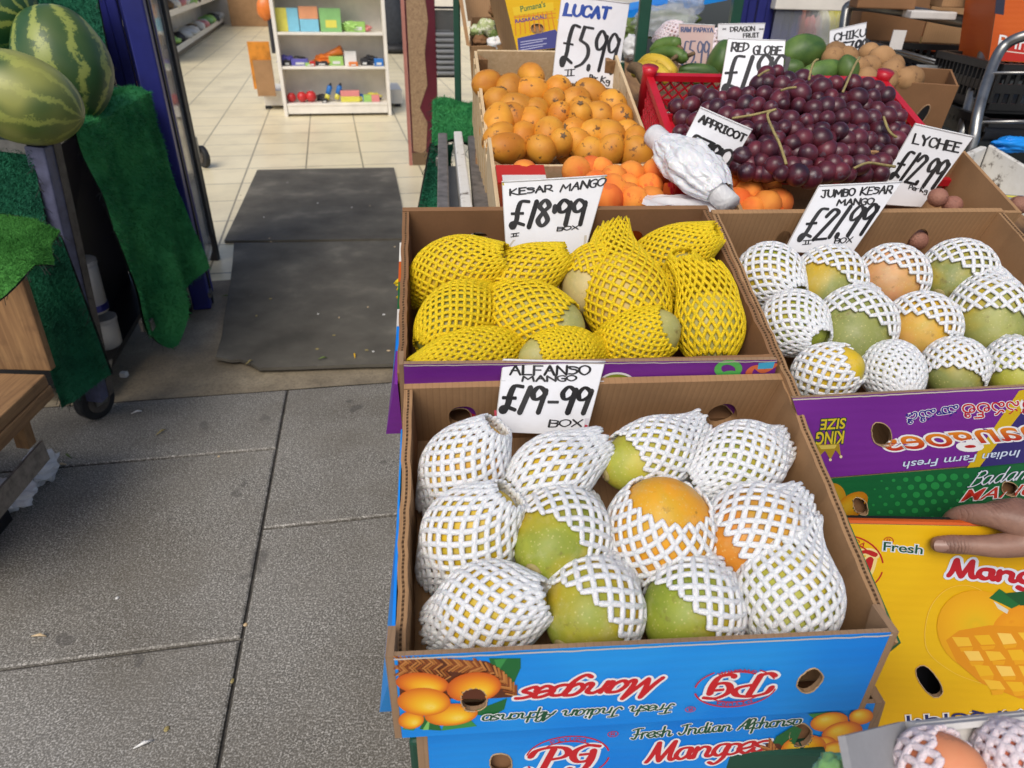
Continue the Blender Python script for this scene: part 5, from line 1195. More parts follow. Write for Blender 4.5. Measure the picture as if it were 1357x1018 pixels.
# ---- jumbo kesar tray: white nets, purple box with a green one below it
FLj = Vector((.315, .639, .861)); WJ, DJ = .418, .325
TJ, MJ = tray('open purple mango box of white netted jumbo kesar mangoes at the right', FLj, RAD(6.2), RAD(19.0), WJ, DJ, .105, [(1036, 322, 9, 17, -.5), (1216, 318, 9, 17, -.75)])
GRJ = (.25, .27, .075)
plJ = offs(MJ, -.022); gJ = 'jumbo kesar mangoes in white foam nets'
for a in (
    ((1022, 366), 46, 40, (.30, .5, .6), .95, .1, GREEN, 'fully netted green mango in the back left corner of the right hand box', dict()),
    ((1095, 374), 50, 44, (-.60, .55, .45), .42, .30, GRJ, 'green mango half out of its net directly below the £21.99 card', dict()),
    ((1180, 370), 44, 42, (-.55, .62, .45), .44, .15, (.60, .30, .14), 'pink orange mango half out of its net at the back of the right hand box', dict()),
    ((1266, 366), 50, 44, (-.72, .55, .42), .55, .15, GRJ, 'green mango showing its dark stem scar in the back right of the right hand box', dict(stem=True)),
    ((1052, 431), 46, 41, (.30, .4, .7), .95, .1, GREEN, 'fully netted green mango at the left of the middle row, right hand box', dict(N=17)),
    ((1130, 436), 60, 48, (-.50, .70, .48), .28, .35, GRJ, 'large green mango mostly bare below its net, second in the right hand box middle row', dict()),
    ((1222, 436), 46, 43, (-.62, .60, .48), .52, .10, (.60, .33, .08), 'orange mango with a dark stem scar in the middle of the right hand box', dict(stem=True)),
    ((1314, 424), 56, 48, (-.30, .82, .40), .32, .70, (.32, .33, .09), 'large mango bare at the bottom with a tall net tail at the right edge', dict(flat=.5)),
    ((1098, 496), 46, 36, (.62, -.38, .60), .78, .1, YEL, 'yellow mango in an open squared net in the front left of the right hand box', dict(N=13)),
    ((1184, 494), 44, 36, (.0, .75, .6), .95, .1, GREEN, 'fully netted mango, second in the front row of the right hand box', dict(N=19)),
    ((1266, 492), 46, 37, (-.38, .75, .48), .5, .1, GRJ, 'green mango bare at the front, third in the front row of the right hand box', dict()),
    ((1346, 492), 46, 37, (-.30, .80, .45), .45, .1, LIME, 'mango cut off by the right edge in the front row of the right hand box', dict()),
):
    net_mango(*a[:8], plJ, group=gJ, gs=1.03, sr=.0026, **a[8])
jN = (MJ.to_3x3() @ Vector((0, -1, 0))); jN.z = 0; jN.normalize(); plJf = (MJ @ Vector((0, -.019, 0)), jN)
fj, ink, q = face(TJ, 'front_panel', [(1084, 634), (1420, 606), (1440, 508), (1050, 528)], plJf, 'purple_print', .0045, [(1168, 576, 11, 20, -.42)])
BL2 = (.035, .025, .16, 1); YL2 = (.62, .42, .01, 1)
ink.pxpoly([(1300, 618.5), (1420, 607), (1430, 545), (1352, 520)], BL2); ink.pxpoly([(1281, 620), (1298, 618.5), (1362, 535), (1362, 515), (1350, 518)], YL2)
ink.font('మామిడి', (1270, 536), (1200, 548), (1270, 550), (.02, .02, .24, 1), .006, [(WHT, .035)]); ink.font('బంగినపల్లి', (1400, 528), (1274, 536), (1400, 545), (.5, .02, .03, 1), .006, [(WHT, .035)])
ink.font('mangoes', (1404, 578), (1170, 598), (1400, 551), (.52, .018, .008, 1), .012, [(WHT, .05)], .28, ((.46, .012, .012, 1), (.80, .30, .01, 1)))
ink.font('Indian Farm Fresh', (1352, 596), (1196, 612), (1351, 606), (.62, .72, .86, 1), .008, [((.02, .02, .10, 1), .02)], .2)
# KING SIZE mark with a small crown, printed upside down
for tx, a_, b_, c_ in (('KING', (1116, 581), (1075, 587), (1116, 571.5 + 18)), ('SIZE', (1118, 556), (1083, 561), (1118, 568))):
    pass
ink.font('KING', (1119, 571), (1081, 573), (1118, 588), (.62, .48, .02, 1), .02, [((.01, .05, .02, 1), .06)], .1); ink.font('SIZE', (1121, 554), (1087, 556), (1120, 568), (.62, .48, .02, 1), .02, [((.01, .05, .02, 1), .06)], .1)
ink.pxpoly([(1082, 589), (1112, 588), (1114, 605), (1107, 596), (1100, 609), (1093, 597), (1080, 610)], (.34, .22, .01, 1)); ink.pxpoly([(1084, 590), (1109, 589), (1106, 594), (1088, 595)], (.60, .46, .08, 1))
for x_, y_ in ((1114, 605), (1100, 609), (1080, 610)): ink.fruit((x_, y_), ((x_ + 2, y_), 1), [(.7, .6, .3, 1), (.8, .7, .5, 1)], rings=2, seg=10)
torn(ink, (1051, 529), (1439, 509)); ink.build('lettering', fj)
bwj = -jN * .30
TG = thing('mango_box', 'green dotted badami mango box under the purple box at the right', 'mango box', at(1110, 690, pl=plJf), 'closed mango boxes stacked under the trays')
plG = (plJf[0] - jN * .001, jN)
fg, ink, q = face(TG, 'front_panel', [(1112, 735), (1400, 712), (1420, 608), (1084, 635.5)], plG, 'green_print', .0045, [(1140, 671, 8, 14, -.35), (1338, 648, 9, 11, -.5)])
for r_ in range(7):
    for c_ in range(15):
        x = 1120 + c_ * 16 + r_ * 7; y = 640 + r_ * 10 - c_ * .9; k = max(0, 1 - abs(x - (1245 - r_ * 9)) / 90) * (1 - r_ * .09)
        if k > .1: ink.fruit((x, y), ((x + 6 * k + .6, y), .85), [(.02, .26, .06, 1), (.03, .30, .08, 1)], rings=1, seg=12)
ink.fruit((1102, 663), ((1106, 640), .82), [(.50, .22, .01, 1), (.42, .32, .02, 1), (.30, .33, .04, 1)]); ink.fruit((1126, 672), ((1148, 655), .55), [(.48, .16, .008, 1), (.60, .30, .01, 1), (.62, .40, .03, 1)])
ink.text('Badami', (1282, 645), (1372, 632), (1286, 626), .0016, (.75, .80, .85, 1), SCRIPT, .04, outline=[(NAVY, .0012)], slant=.4)
ink.font('MANGO', (1272, 664), (1402, 652), (1279, 648), (.55, .03, .015, 1), .012, [(WHT, .045)], .2)
ink.build('lettering', fg)
o = MB().hexa([p + bwj * .03 for p in q[:2]] + [p + bwj for p in (q[1], q[0])] + [q[3] + bwj * .03 - Vector((0, 0, .004)), q[2] + bwj * .03 - Vector((0, 0, .004)), q[2] + bwj - Vector((0, 0, .004)), q[3] + bwj - Vector((0, 0, .004))]).build('body', 'cardboard_dark', TG); o.matrix_parent_inverse = TG.matrix_world.inverted()
# ---- yellow box standing on edge, gripped by a hand
yN = Vector((-.02, -1, .18)).normalized(); plY = (at(1200, 700, Y=.575), yN)
TY = thing('mango_box', 'large yellow mango box held upright by a hand in front of the green box', 'mango box', at(1250, 900, pl=plY), 'closed mango boxes stacked under the trays')
fy, ink, q = face(TY, 'front_panel', [(1010, 1060), (1480, 1060), (1440, 700.5), (1012, 692)], plY, 'yellow_print', .005, [(1231, 903, 14, 23, .45)])
o = MB().hexa([p - yN * .0452 for p in q[:2]] + [p - yN * .10 for p in (q[1], q[0])] + [q[3] - yN * .0052, q[2] - yN * .0052, q[2] - yN * .018, q[3] - yN * .018]).build('body', 'dark_board', TY); o.matrix_parent_inverse = TY.matrix_world.inverted()  # body coloured black so the cut-out looks shaded inside
pg_logo(ink, (1121, 747), (46, 6), (5, -38), (.45, .012, .012, 1), (.80, .62, .25, 1), .17)
ink.font('Fresh', (1170, 729), (1222, 734), (1171, 717), DGR, .016, [((.66, .72, .80, 1), .07)])
ink.text('Mangoes', (1257, 762), (1425, 778), (1259, 741), .0062, (.45, .010, .02, 1), SCRIPT, .05, outline=[((.66, .70, .80, 1), .006)])
YM = [(.74, .38, .006, 1), (.76, .36, .006, 1), (.78, .40, .008, 1), (.72, .42, .006, 1), (.62, .42, .010, 1)]
ink.ribbon([ink.px(*p) for p in catmull([(1300, 905), (1262, 890), (1228, 860), (1229, 815), (1248, 785), (1278, 775), (1310, 788), (1345, 818)], 8)], .0007, (.80, .54, .07, 1))
ink.fruit((1300, 838), ((1352, 868), .90), [(.72, .34, .004, 1), (.76, .38, .006, 1), (.74, .42, .006, 1), (.64, .42, .010, 1)], off=(-.2, .1)); ink.fruit((1350, 826), ((1385, 812), .6), [(.72, .26, .006, 1), (.76, .32, .008, 1)])
ink.pxpoly([(1310, 792), (1324, 780), (1340, 790), (1352, 800), (1340, 806), (1328, 800)], LEAF); ink.pxpoly([(1330, 786), (1357, 783), (1400, 786), (1400, 800), (1352, 802)], (.01, .08, .02, 1)); ink.pxpoly([(1316, 796), (1336, 808), (1334, 813), (1322, 806)], (.62, .6, .5, 1))
# diced half fruit
ink.pxpoly([(1253, 848), (1270, 835), (1310, 828), (1357, 830), (1410, 850), (1410, 930), (1350, 925), (1300, 905), (1268, 878)], (.68, .26, .005, 1))
for i in range(5):
    for j in range(4):
        x = 1262 + i * 29 + j * 14; y = 851 + j * 19 - i * 2.2 + i * j * 1.2
        if i + j > 6: continue
        ink.pxpoly(wobble([(x, y - 8), (x + 20, y - 7), (x + 27, y + 5), (x + 8, y + 6)], 1.2), [(.80, .46, .03, 1), (.76, .42, .012, 1), (.84, .54, .10, 1)][(i + 2 * j) % 3]); ink.pxpoly(wobble([(x + 8, y + 6.5), (x + 27, y + 5.5), (x + 25, y + 11), (x + 11, y + 12)], .8), (.74, .34, .008, 1))
ink.font('फ्रेश इंडियन', (1402, 938), (1196, 948), (1402, 958), NAVY, .01, [((.70, .66, .6, 1), .05)])
ink.build('lettering', fy)
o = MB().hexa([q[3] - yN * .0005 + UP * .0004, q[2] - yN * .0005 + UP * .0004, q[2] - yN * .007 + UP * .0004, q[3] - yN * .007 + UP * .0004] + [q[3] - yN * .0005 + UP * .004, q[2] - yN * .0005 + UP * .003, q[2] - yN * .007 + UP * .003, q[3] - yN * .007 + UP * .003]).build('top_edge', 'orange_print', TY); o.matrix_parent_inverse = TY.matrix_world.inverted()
# hand holding its top edge
def yp(x, y, off): return at(x, y, pl=(plY[0] + yN * off, yN))
HP = [('wrist', yp(1470, 712, .035), .030, None), ('palm', yp(1392, 700, .022), .031, 0), ('palm2', yp(1352, 693, .010), .026, 1),
    ('th0', yp(1352, 722, .022), .0165, 1), ('th1', yp(1312, 724, .021), .0125, 3), ('th2', yp(1286, 722, .017), .0108, 4), ('th3', yp(1264, 721.5, .0145), .0112, 5), ('th4', yp(1245, 721.5, .0118), .0100, 6), ('th5', yp(1232, 721.5, .0098), .0070, 7),
    ('i0', yp(1318, 681, .004), .0168, 2), ('i1', yp(1284, 680, -.010), .0118, 9), ('i2', yp(1262, 684, -.0225), .0098, 10), ('i3', yp(1254, 700, -.030), .0085, 11), ('i4', yp(1252, 716, -.031), .0070, 12),
    ('m0', yp(1348, 674, .000), .0160, 2), ('m1', yp(1318, 675, -.020), .0115, 14), ('m2', yp(1296, 686, -.033), .0098, 15), ('m3', yp(1290, 704, -.038), .0085, 16),
    ('r0', yp(1378, 676, .000), .0155, 1), ('r1', yp(1352, 678, -.022), .0110, 18), ('r2', yp(1336, 692, -.034), .0095, 19), ('r3', yp(1330, 710, -.038), .0080, 20),
    ('l0', yp(1405, 682, .002), .0140, 1), ('l1', yp(1388, 684, -.020), .0098, 22), ('l2', yp(1376, 698, -.032), .0085, 23), ('l3', yp(1372, 714, -.036), .0072, 24), ('arm', yp(1600, 735, .06), .038, 0), ('arm2', yp(2050, 860, .16), .046, 26)]
me = bpy.data.meshes.new('person'); me.from_pydata([tuple(h[1]) for h in HP], [(h[3], i) for i, h in enumerate(HP) if h[3] is not None], [])
po = bpy.data.objects.new('person', me); COL.objects.link(po)
md = po.modifiers.new('skin', 'SKIN'); md.use_smooth_shade = True; md.branch_smoothing = .6
for i, h in enumerate(HP): me.skin_vertices[0].data[i].radius = (h[2], h[2])
me.skin_vertices[0].data[0].use_root = True
sb = po.modifiers.new('sub', 'SUBSURF'); sb.levels = 3; sb.render_levels = 3
dg = bpy.context.evaluated_depsgraph_get(); dg.update()
nm = bpy.data.meshes.new_from_object(po.evaluated_get(dg)); po.modifiers.clear(); po.data = nm; nm.name = 'person'
# knuckle creases and tendons pressed into the skin
kn = [(HP[6][1], .013), (HP[5][1], .008), (HP[11][1], .008), (HP[9][1], .014), (HP[14][1], .014)]
tone = []
for v_ in nm.vertices:
    c_ = v_.co; n_ = Vector(v_.normal); d_ = 0
    for kp, r_ in kn:
        l = (c_ - kp); a_ = l.length
        if a_ < r_ * 1.5: d_ -= .0011 * max(0, math.sin(l.dot(RT) * 1500 + 1.2 * math.sin(l.dot(UP) * 500))) ** 2 * (1 - a_ / (r_ * 1.5))
    v_.co = c_ + n_ * d_
    tone.append(min(1, max(0, d_ / -.0011)) if d_ < 0 else 0)
ca = nm.color_attributes.new('tone', 'FLOAT_COLOR', 'POINT'); ca.data.foreach_set('color', [q_ for t_ in tone for q_ in ((1 - .75 * t_,) * 3 + (1,))])
nm.materials.clear(); nm.materials.append(mt('skin')); nm.polygons.foreach_set('use_smooth', [True] * len(nm.polygons)); nm.update()
tag(po, 'bare hand gripping the top edge of the yellow mango box, thumb in front', 'person')
tipv = HP[7][1]; ax = (HP[8][1] - HP[6][1]).normalized()
# crease lines over the joints, worked into the skin
sk = mt('skin').node_tree; skb = sk.nodes['Principled BSDF']; tc_ = sk.nodes.new('ShaderNodeTexCoord'); acc = None
def mth(op, a, b=None, c=None):
    o_ = sk.nodes.new('ShaderNodeMath'); o_.operation = op
    for i_, v_ in enumerate((a, b, c)):
        if v_ is None: continue
        if hasattr(v_, 'is_output'): sk.links.new(v_, o_.inputs[i_])
        else: o_.inputs[i_].default_value = v_
    return o_.outputs[0]
nz_ = sk.nodes.new('ShaderNodeTexNoise'); nz_.inputs['Scale'].default_value = 160; sk.links.new(tc_.outputs['Object'], nz_.inputs['Vector'])
for pt_, r_, fr_, dr_ in ((HP[6][1] + yN * .008, .015, 1900, RT), (HP[10][1], .014, 2100, RT), (HP[9][1] + UP * .012, .018, 1500, RT + UP * .3), (HP[14][1] + UP * .012, .018, 1500, RT + UP * .3)):
    ds = sk.nodes.new('ShaderNodeVectorMath'); ds.operation = 'DISTANCE'; ds.inputs[1].default_value = pt_; sk.links.new(tc_.outputs['Object'], ds.inputs[0])
    dp = sk.nodes.new('ShaderNodeVectorMath'); dp.operation = 'DOT_PRODUCT'; dp.inputs[1].default_value = dr_; sk.links.new(tc_.outputs['Object'], dp.inputs[0])
    ph = mth('MULTIPLY_ADD', dp.outputs['Value'], fr_, mth('MULTIPLY', nz_.outputs['Fac'], 7.))
    ln = mth('POWER', mth('MULTIPLY_ADD', mth('SINE', ph), .5, .5), 5.)
    mk = mth('MULTIPLY', ln, mth('MAXIMUM', mth('MULTIPLY_ADD', ds.outputs['Value'], -1 / r_, 1.), 0.))
    acc = mk if acc is None else mth('MAXIMUM', acc, mk)
old_c = skb.inputs['Base Color'].links[0].from_socket
mx_ = sk.nodes.new('ShaderNodeMix'); mx_.data_type = 'RGBA'; mx_.inputs[7].default_value = (.075, .032, .024, 1)
sk.links.new(mth('MULTIPLY', acc, .6), mx_.inputs[0]); sk.links.new(old_c, mx_.inputs[6]); sk.links.new(mx_.outputs[2], skb.inputs['Base Color'])
bp_ = sk.nodes.new('ShaderNodeBump'); bp_.invert = True; bp_.inputs['Strength'].default_value = .5; bp_.inputs['Distance'].default_value = .0015; sk.links.new(acc, bp_.inputs['Height'])
sk.links.new(skb.inputs['Normal'].links[0].from_socket, bp_.inputs['Normal']); sk.links.new(bp_.outputs[0], skb.inputs['Normal'])
nn = (yN * .8 + UP * .25).normalized(); ay = nn.cross(ax).normalized(); nn = ax.cross(ay)
nl = MB().grid(lambda u, v: tipv + ax * lerp(-.0072, .0078, v) + ay * (u - .5) * .0128 * max(.05, 1 - abs(2 * v - 1) ** 3.2) ** .5 + nn * (.0096 - ((u - .5) * 2) ** 2 * .0032 * max(.05, 1 - abs(2 * v - 1) ** 3.2) - .0030 * max(0, v - .55)), 12, 16).build('thumbnail', 'nail', po, True); nl.matrix_parent_inverse = po.matrix_world.inverted()
# ---- grey carton of peaches at the bottom right
gd = .47
c0, c1 = at(1110, 976, d=.455), at(1190, 957, d=.50); ex = at(1357, 941, d=.525) - c1
gN = ex.cross(c0 - c1).normalized(); gN = gN if gN.z > 0 else -gN
cr = c1 + ex * 1.6; dn = -gN * .10
TP = thing('peach_carton', 'pale grey carton of netted peaches in the bottom right corner', 'carton', c1 + dn)
def pb(o): o.matrix_parent_inverse = o.parent.matrix_world.inverted(); return o
fwd_ = (c0 - c1); fwd_ = fwd_ - ex * fwd_.dot(ex) / ex.length_squared
inn = ex.normalized() * .006
pb(MB().hexa([c0 + dn, c1 + dn, c1 + dn + inn, c0 + dn + inn, c0, c1, c1 + inn, c0 + inn]).build('side_wall', 'grey_card', TP))
w3 = -fwd_.normalized() * -.010
pb(MB().hexa([c1 + dn + inn, cr + dn, cr + dn + w3, c1 + dn + inn + w3, c1 + inn, cr, cr + w3, c1 + inn + w3]).build('back_wall', 'white_card', TP))
pb(MB().hexa([c0 + dn, c1 + dn, cr + dn, cr + dn + fwd_ * 2, c0 + dn - gN * .004, c1 + dn - gN * .004, cr + dn - gN * .004, cr + dn + fwd_ * 2 - gN * .004]).build('base', 'grey_card', TP))
pb(MB().hexa([p for p in (c1 + inn + w3 - gN * .005, cr + w3 - gN * .005, cr + w3 * 2.0 - gN * .005, c1 + inn + w3 * 2.0 - gN * .005)] + [p for p in (c1 + inn + w3 - gN * .001, cr + w3 - gN * .001, cr + w3 * 2.0 - gN * .001, c1 + inn + w3 * 2.0 - gN * .001)]).build('rim', 'white_card', TP))
plP = (c1 - gN * .030, gN)
net_mango((1250, 1024), 50, 46, (.45, -.55, .5), .58, .1, (.6, .2, .1), 'peach in a pale pink net in the grey carton, left of the two', plP, foam='foam_pink', N=13, sr=.0030, skin='peach_skin', name='peach', cat='peach', group='netted peaches', tw=.9)
net_mango((1352, 1016), 48, 44, (-.2, .5, .8), .9, .1, (.6, .2, .1), 'peach in a pale pink net in the grey carton, cut by the right edge', plP, foam='foam_pink', N=15, sr=.0030, skin='peach_skin', name='peach', cat='peach', group='netted peaches')
p = at(1103, 1024, d=.50)
tag(MB().ellipsoid(p, (.011, .012, .016), 20, 14, fn=lambda q_: 1 + .35 * mnoise.noise(q_ * 2.2)).build('plastic_bag', 'pale_green_film', smooth=True), 'pale green plastic bag corner beside the grey carton', 'bag')
# ================================================================== price cards
def sign(label, px, d, lines, paper=(.85, .86, .89, 1), strips=(), bottom=None, thick=.0022):
    """px TL TR BR BL; d depth of bottom and top; lines: (text, p0, p1, ptop, stroke m, colour)"""
    TLp, TRp, BRp, BLp = px
    if isinstance(d[0], Vector): n = Vector(d[1]); a = at(*BLp, pl=d)
    else:
        a = at(*BLp, d=d[0]); b = at(*TLp, d=d[1]); c = at(*TRp, d=d[1]); n = (c - b).cross(b - a).normalized()
    if n.dot(CAM - a) < 0: n = -n
    pl = (a, n); P = [at(*p, pl=pl) for p in (BLp, BRp, TRp, TLp)]
    T = thing('price_card', label, 'price card', (P[0] + P[1]) / 2, 'handwritten price cards')
    # slightly curled card
    m = MB(); N = 10
    def f(u, v):
        q = P[0] * (1 - u) * (1 - v) + P[1] * u * (1 - v) + P[2] * u * v + P[3] * (1 - u) * v
        return q - n * .0008
    e1_ = (P[1] - P[0]); e1_ = (e1_ - n * e1_.dot(n)).normalized(); e2_ = n.cross(e1_); xc = (P[1] - P[0]).length / 2; bd = (xc, rnd(-1, 1) * .9, rnd(-.5, .5))
    def bz(q): r_ = q - a; return q + n * (bd[1] * (r_.dot(e1_) - bd[0]) ** 2 + bd[2] * r_.dot(e2_) ** 2)
    def bf(u, v): return bz(P[0] * (1 - u) * (1 - v) + P[1] * u * (1 - v) + P[2] * u * v + P[3] * (1 - u) * v)
    m.grid(bf, 14, 14); m.grid(lambda u, v: bf(1 - u, v) - n * thick, 14, 14)
    for A_, B_ in (((0, 0), (1, 0)), ((1, 0), (1, 1)), ((1, 1), (0, 1)), ((0, 1), (0, 0))): m.grid(lambda u, v: bf(lerp(A_[0], B_[0], u), lerp(A_[1], B_[1], u)) - n * thick * (1 - v), 14, 1)
    o = m.build('board', 'white_card', T); o.matrix_parent_inverse = T.matrix_world.inverted()
    ink = Ink(a, n, P[1] - P[0])
    e = .0012
    cen = sum(P, Vector()) / 4
    ink.v = []; ink.z = .0004; ink.bend = bd
    Q = [p.lerp(cen, .015) for p in P]; gp_ = [Q[0] * (1 - u) * (1 - v) + Q[1] * u * (1 - v) + Q[2] * u * v + Q[3] * (1 - u) * v for v in [j / 12 for j in range(13)] for u in [i / 12 for i in range(13)]]
    ink.add([((q - a).dot(ink.e1), (q - a).dot(ink.e2)) for q in gp_], [[j * 13 + i, j * 13 + i + 1, j * 13 + i + 14, j * 13 + i + 13] for j in range(12) for i in range(12)], paper); ink.z = .0006
    for pts, col in strips: ink.pxpoly(pts, col)
    s = ink.build('sheet', T, 'paper')
    k = Ink(a, n, P[1] - P[0]); k.z = .0010; k.bend = bd; k.jit = .03
    for tx, p0, p1, pt, w_, col in lines: k.text(tx, p0, p1, pt, w_ * (1.12 if '£' in tx else 1.0), col, CAPS, .17, .02)
    k.build('lettering', T)
    # clear sleeve edge folded over the top
    m = MB(); m.tube([bf(i / 10, 1) + n * .0004 for i in range(11)], .0013, 6); o = m.build('sleeve_edge', 'white_film', T, True); o.matrix_parent_inverse = T.matrix_world.inverted()
    return T
def wallpl(M_, D_, off=.004): return (M_ @ Vector((0, D_ - off, .003)), (M_.to_3x3() @ Vector((0, -1, .55))).normalized())

FLl = Vector((-.046, 1.271, .949)); WL, DL = .302, .392
ML = frame(FLl, RAD(7.5), RAD(22.5))
B = BLK
GY = (.60, .61, .64, 1)
sign('white price card reading ALFANSO MANGO £19-99 at the back of the front box', [(667, 478), (803, 481), (777, 577), (655, 573)], wallpl(MA, DA), [
    ('ALFANSO', (676, 497), (781, 497.5), (676.5, 485), .0023, B), ('MANGO', (692, 505.5), (763, 505), (692, 498.5), .0020, B), ('£19-99', (664, 546), (776, 548), (672, 512), .0046, B), ('BOX', (727, 565), (770, 565), (729, 556), .0018, B)],
    strips=[([(666, 478), (803, 481), (802, 484), (666, 481)], (.62, .50, .50, 1)), ([(658, 554), (781, 555), (777, 577), (656, 573)], (.66, .64, .70, 1)), ([(655, 544), (658, 544), (659, 570), (656, 570)], (.5, .02, .06, 1)), ([(775, 563), (779, 564), (778, 577), (773, 575)], (.5, .02, .06, 1)), ([(664, 505), (801, 506), (801, 506.8), (664, 505.8)], GY)])
sign('white price card reading KESAR MANGO £18-99 with a yellow foot, at the purple box', [(665, 241), (805, 233), (775, 336), (671, 343)], wallpl(MK, DK), [
    ('KESAR', (676, 259), (732, 253), (676, 251), .0023, B), ('MANGO', (742, 254), (801, 246), (745, 244), .0023, B), ('£18·99', (677, 302), (772, 297), (681, 268), .0050, B), ('BOX', (738, 306), (766, 303.5), (739, 301), .0017, B), ('|', (677, 314), (687, 312.5), (677.5, 310), .0014, B)],
    strips=[([(665, 241), (805, 233), (803.5, 238), (666, 246)], (.58, .44, .03, 1)), ([(670.5, 330), (779.5, 323), (775, 336), (671, 343)], (.50, .40, .015, 1)), ([(680, 318), (778, 312), (777, 324), (672, 329)], (.62, .58, .50, 1))])
sign('white price card reading JUMBO KESAR MANGO £21.99 leaning over the right hand box', [(1085, 246), (1196, 241), (1128, 338), (1039, 334)], wallpl(MJ, DJ, .010), [
    ('JUMBO', (1087, 262), (1131, 259), (1088, 252.5), .0023, B), ('KESAR', (1139, 258.5), (1181, 256), (1142, 248.5), .0023, B), ('MANGO', (1108, 272), (1156, 270.5), (1110, 264), .0022, B), ('£21.99', (1057, 319), (1143, 311), (1079, 279), .0045, B), ('BOX', (1105, 323), (1128, 321), (1107, 316), .0017, B), ('|', (1063, 324), (1074, 323), (1064, 319), .0015, B)])
sign('white price card reading LYCHEE £12.99 per kg standing right of the grapes', [(1214, 165), (1293, 183), (1221, 275), (1152, 270)], (1.18, 1.10), [
    ('LYCHEE', (1210, 190), (1271, 203), (1214, 178), .0030, B), ('£12.99', (1179, 236), (1238, 250), (1201, 200), .0046, B), ('Per', (1204, 250), (1216, 253), (1206, 245), .0016, B), ('Kg', (1219, 254), (1228, 256.5), (1221, 248), .0016, B)])
sign('white price card reading APPRICOT tilted between the plastic bags and the grapes', [(928, 142), (997, 172), (968, 222), (907, 184)], (1.09, 1.06), [
    ('APPRICOT', (926, 161), (985, 188), (930, 152), .0030, B), ('£790', (906, 199), (962, 224), (917, 177), .0050, B)])
sign('white price card reading RED GLOBE standing behind the grapes', [(965, 51), (1041, 54), (1034, 126), (952, 128)], (1.372, 1.36), [
    ('RED', (969, 68), (991, 68), (971, 57), .0036, B), ('GLOBE', (998, 72), (1034, 73), (1000, 61), .0036, B), ('£1.99', (957, 123), (1036, 118), (966, 77), .0064, B)])
sign('tall white price card reading LUCAT £5.99 in blue and black above the loquats', [(744, -6), (834, 5), (818, 119), (732, 107)], wallpl(ML, DL), [
    ('LUCAT', (748, 20), (805, 25), (751, 6), .0062, (.02, .07, .36, 1)), ('£5.99', (743, 86), (812, 98), (752, 33), .0056, B), ('|', (748, 101), (761, 100), (748.5, 93), .0025, B), ('Per', (781, 105), (791, 107), (782, 99), .0026, B), ('Kg', (796, 108), (807, 112), (798, 101), .0026, B)],
    strips=[([(739, 26), (831, 34), (831, 35.5), (739, 27)], GY)])
sign('white price card reading CHIKU £7.99 behind the brown chikus', [(1099, 41), (1148, 30), (1145, 74), (1098, 84)], (1.95, 1.92), [
    ('CHIKU', (1105, 55), (1146, 48), (1106, 45), .0040, B), ('£7.99', (1109, 78), (1146, 71), (1113, 58), .0056, B)])
sign('pinkish price card reading RAW PAPAYA £5.99 behind the bananas', [(900, 31), (948, 33), (941, 90), (899, 86)], (1.85, 1.82), [
    ('RAW', (903, 42), (916, 42), (903, 36), .0030, (.05, .07, .16, 1)), ('PAPAYA', (920, 42), (945, 42.5), (920, 36.5), .0028, (.05, .07, .16, 1)), ('£5.99', (903, 86), (938, 86), (905, 55), .0036, (.06, .07, .14, 1))], paper=(.52, .36, .32, 1))
sign('white price card reading DRAGON FRUIT at the back of the stall', [(952, 32), (1015, 31), (1011, 52), (951, 54)], (2.0, 1.98), [
    ('*', (957, 41), (962, 41), (957, 36), .002, B), ('DRAGON', (968, 42), (1000, 41), (968, 36), .0026, B), ('FRUIT', (985, 50), (1006, 49), (985, 44.5), .0026, B), ('*', (1005, 41), (1012, 41), (1005, 36), .002, B)])

# ================================================================== loquats in a thin wooden crate
ORDN = ['first', 'second', 'third', 'fourth', 'fifth', 'sixth', 'seventh', 'eighth', 'ninth', 'tenth', 'eleventh', 'twelfth']

ML = frame(FLl, RAD(7.5), RAD(22.5))
T = thing('wooden_crate', 'thin pale wooden crate heaped with orange loquats', 'crate', ML)
MB().box((-.006, -.006, -.10), (WL + .006, DL + .006, -.094)).build('base', 'crate_wood', T)
for s in (0, 1):
    x = -.006 if s == 0 else WL
    for z0, z1 in ((-.094, -.051), (-.049, .0)): 
        m = MB(); panel(m, (x + .006, -.006, z0), (x + .006, DL + .006, z0), (x + .006, DL + .006, z1), (x + .006, -.006, z1), .006, [(.62, .5, inv2(.008, -.0047, .0205, .0018)), (.8, .5, inv2(.008, -.0047, .0205, .0018))] if s and z1 == 0 else [], (0, 0)); m.build('side_slat', 'crate_wood', T)
MB().box((.0005, DL, -.094), (WL - .0005, DL + .006, .003)).build('back_board', 'crate_wood', T); MB().box((.0005, -.006, -.16), (WL - .0005, -.0005, .0)).build('front_board', 'crate_wood', T)
for x, y in ((.0, .001), (WL - .022, .001), (0, DL - .022), (WL - .022, DL - .022)): MB().hexa([(x + .0008, y, -.094), (x + .0215, y, -.094), (x + .0008, y + .021, -.094), (x + .0008, y + .0205, -.094), (x + .0008, y, -.004), (x + .0215, y, -.004), (x + .0008, y + .021, -.004), (x + .0008, y + .0205, -.004)]).build('corner_post', 'pallet_wood', T)
for k in range(9): MB().box((-.0095, .012 + k * .042, -.15), (-.0065, .034 + k * .042, -.002)).build('side_slat', 'crate_wood', T)
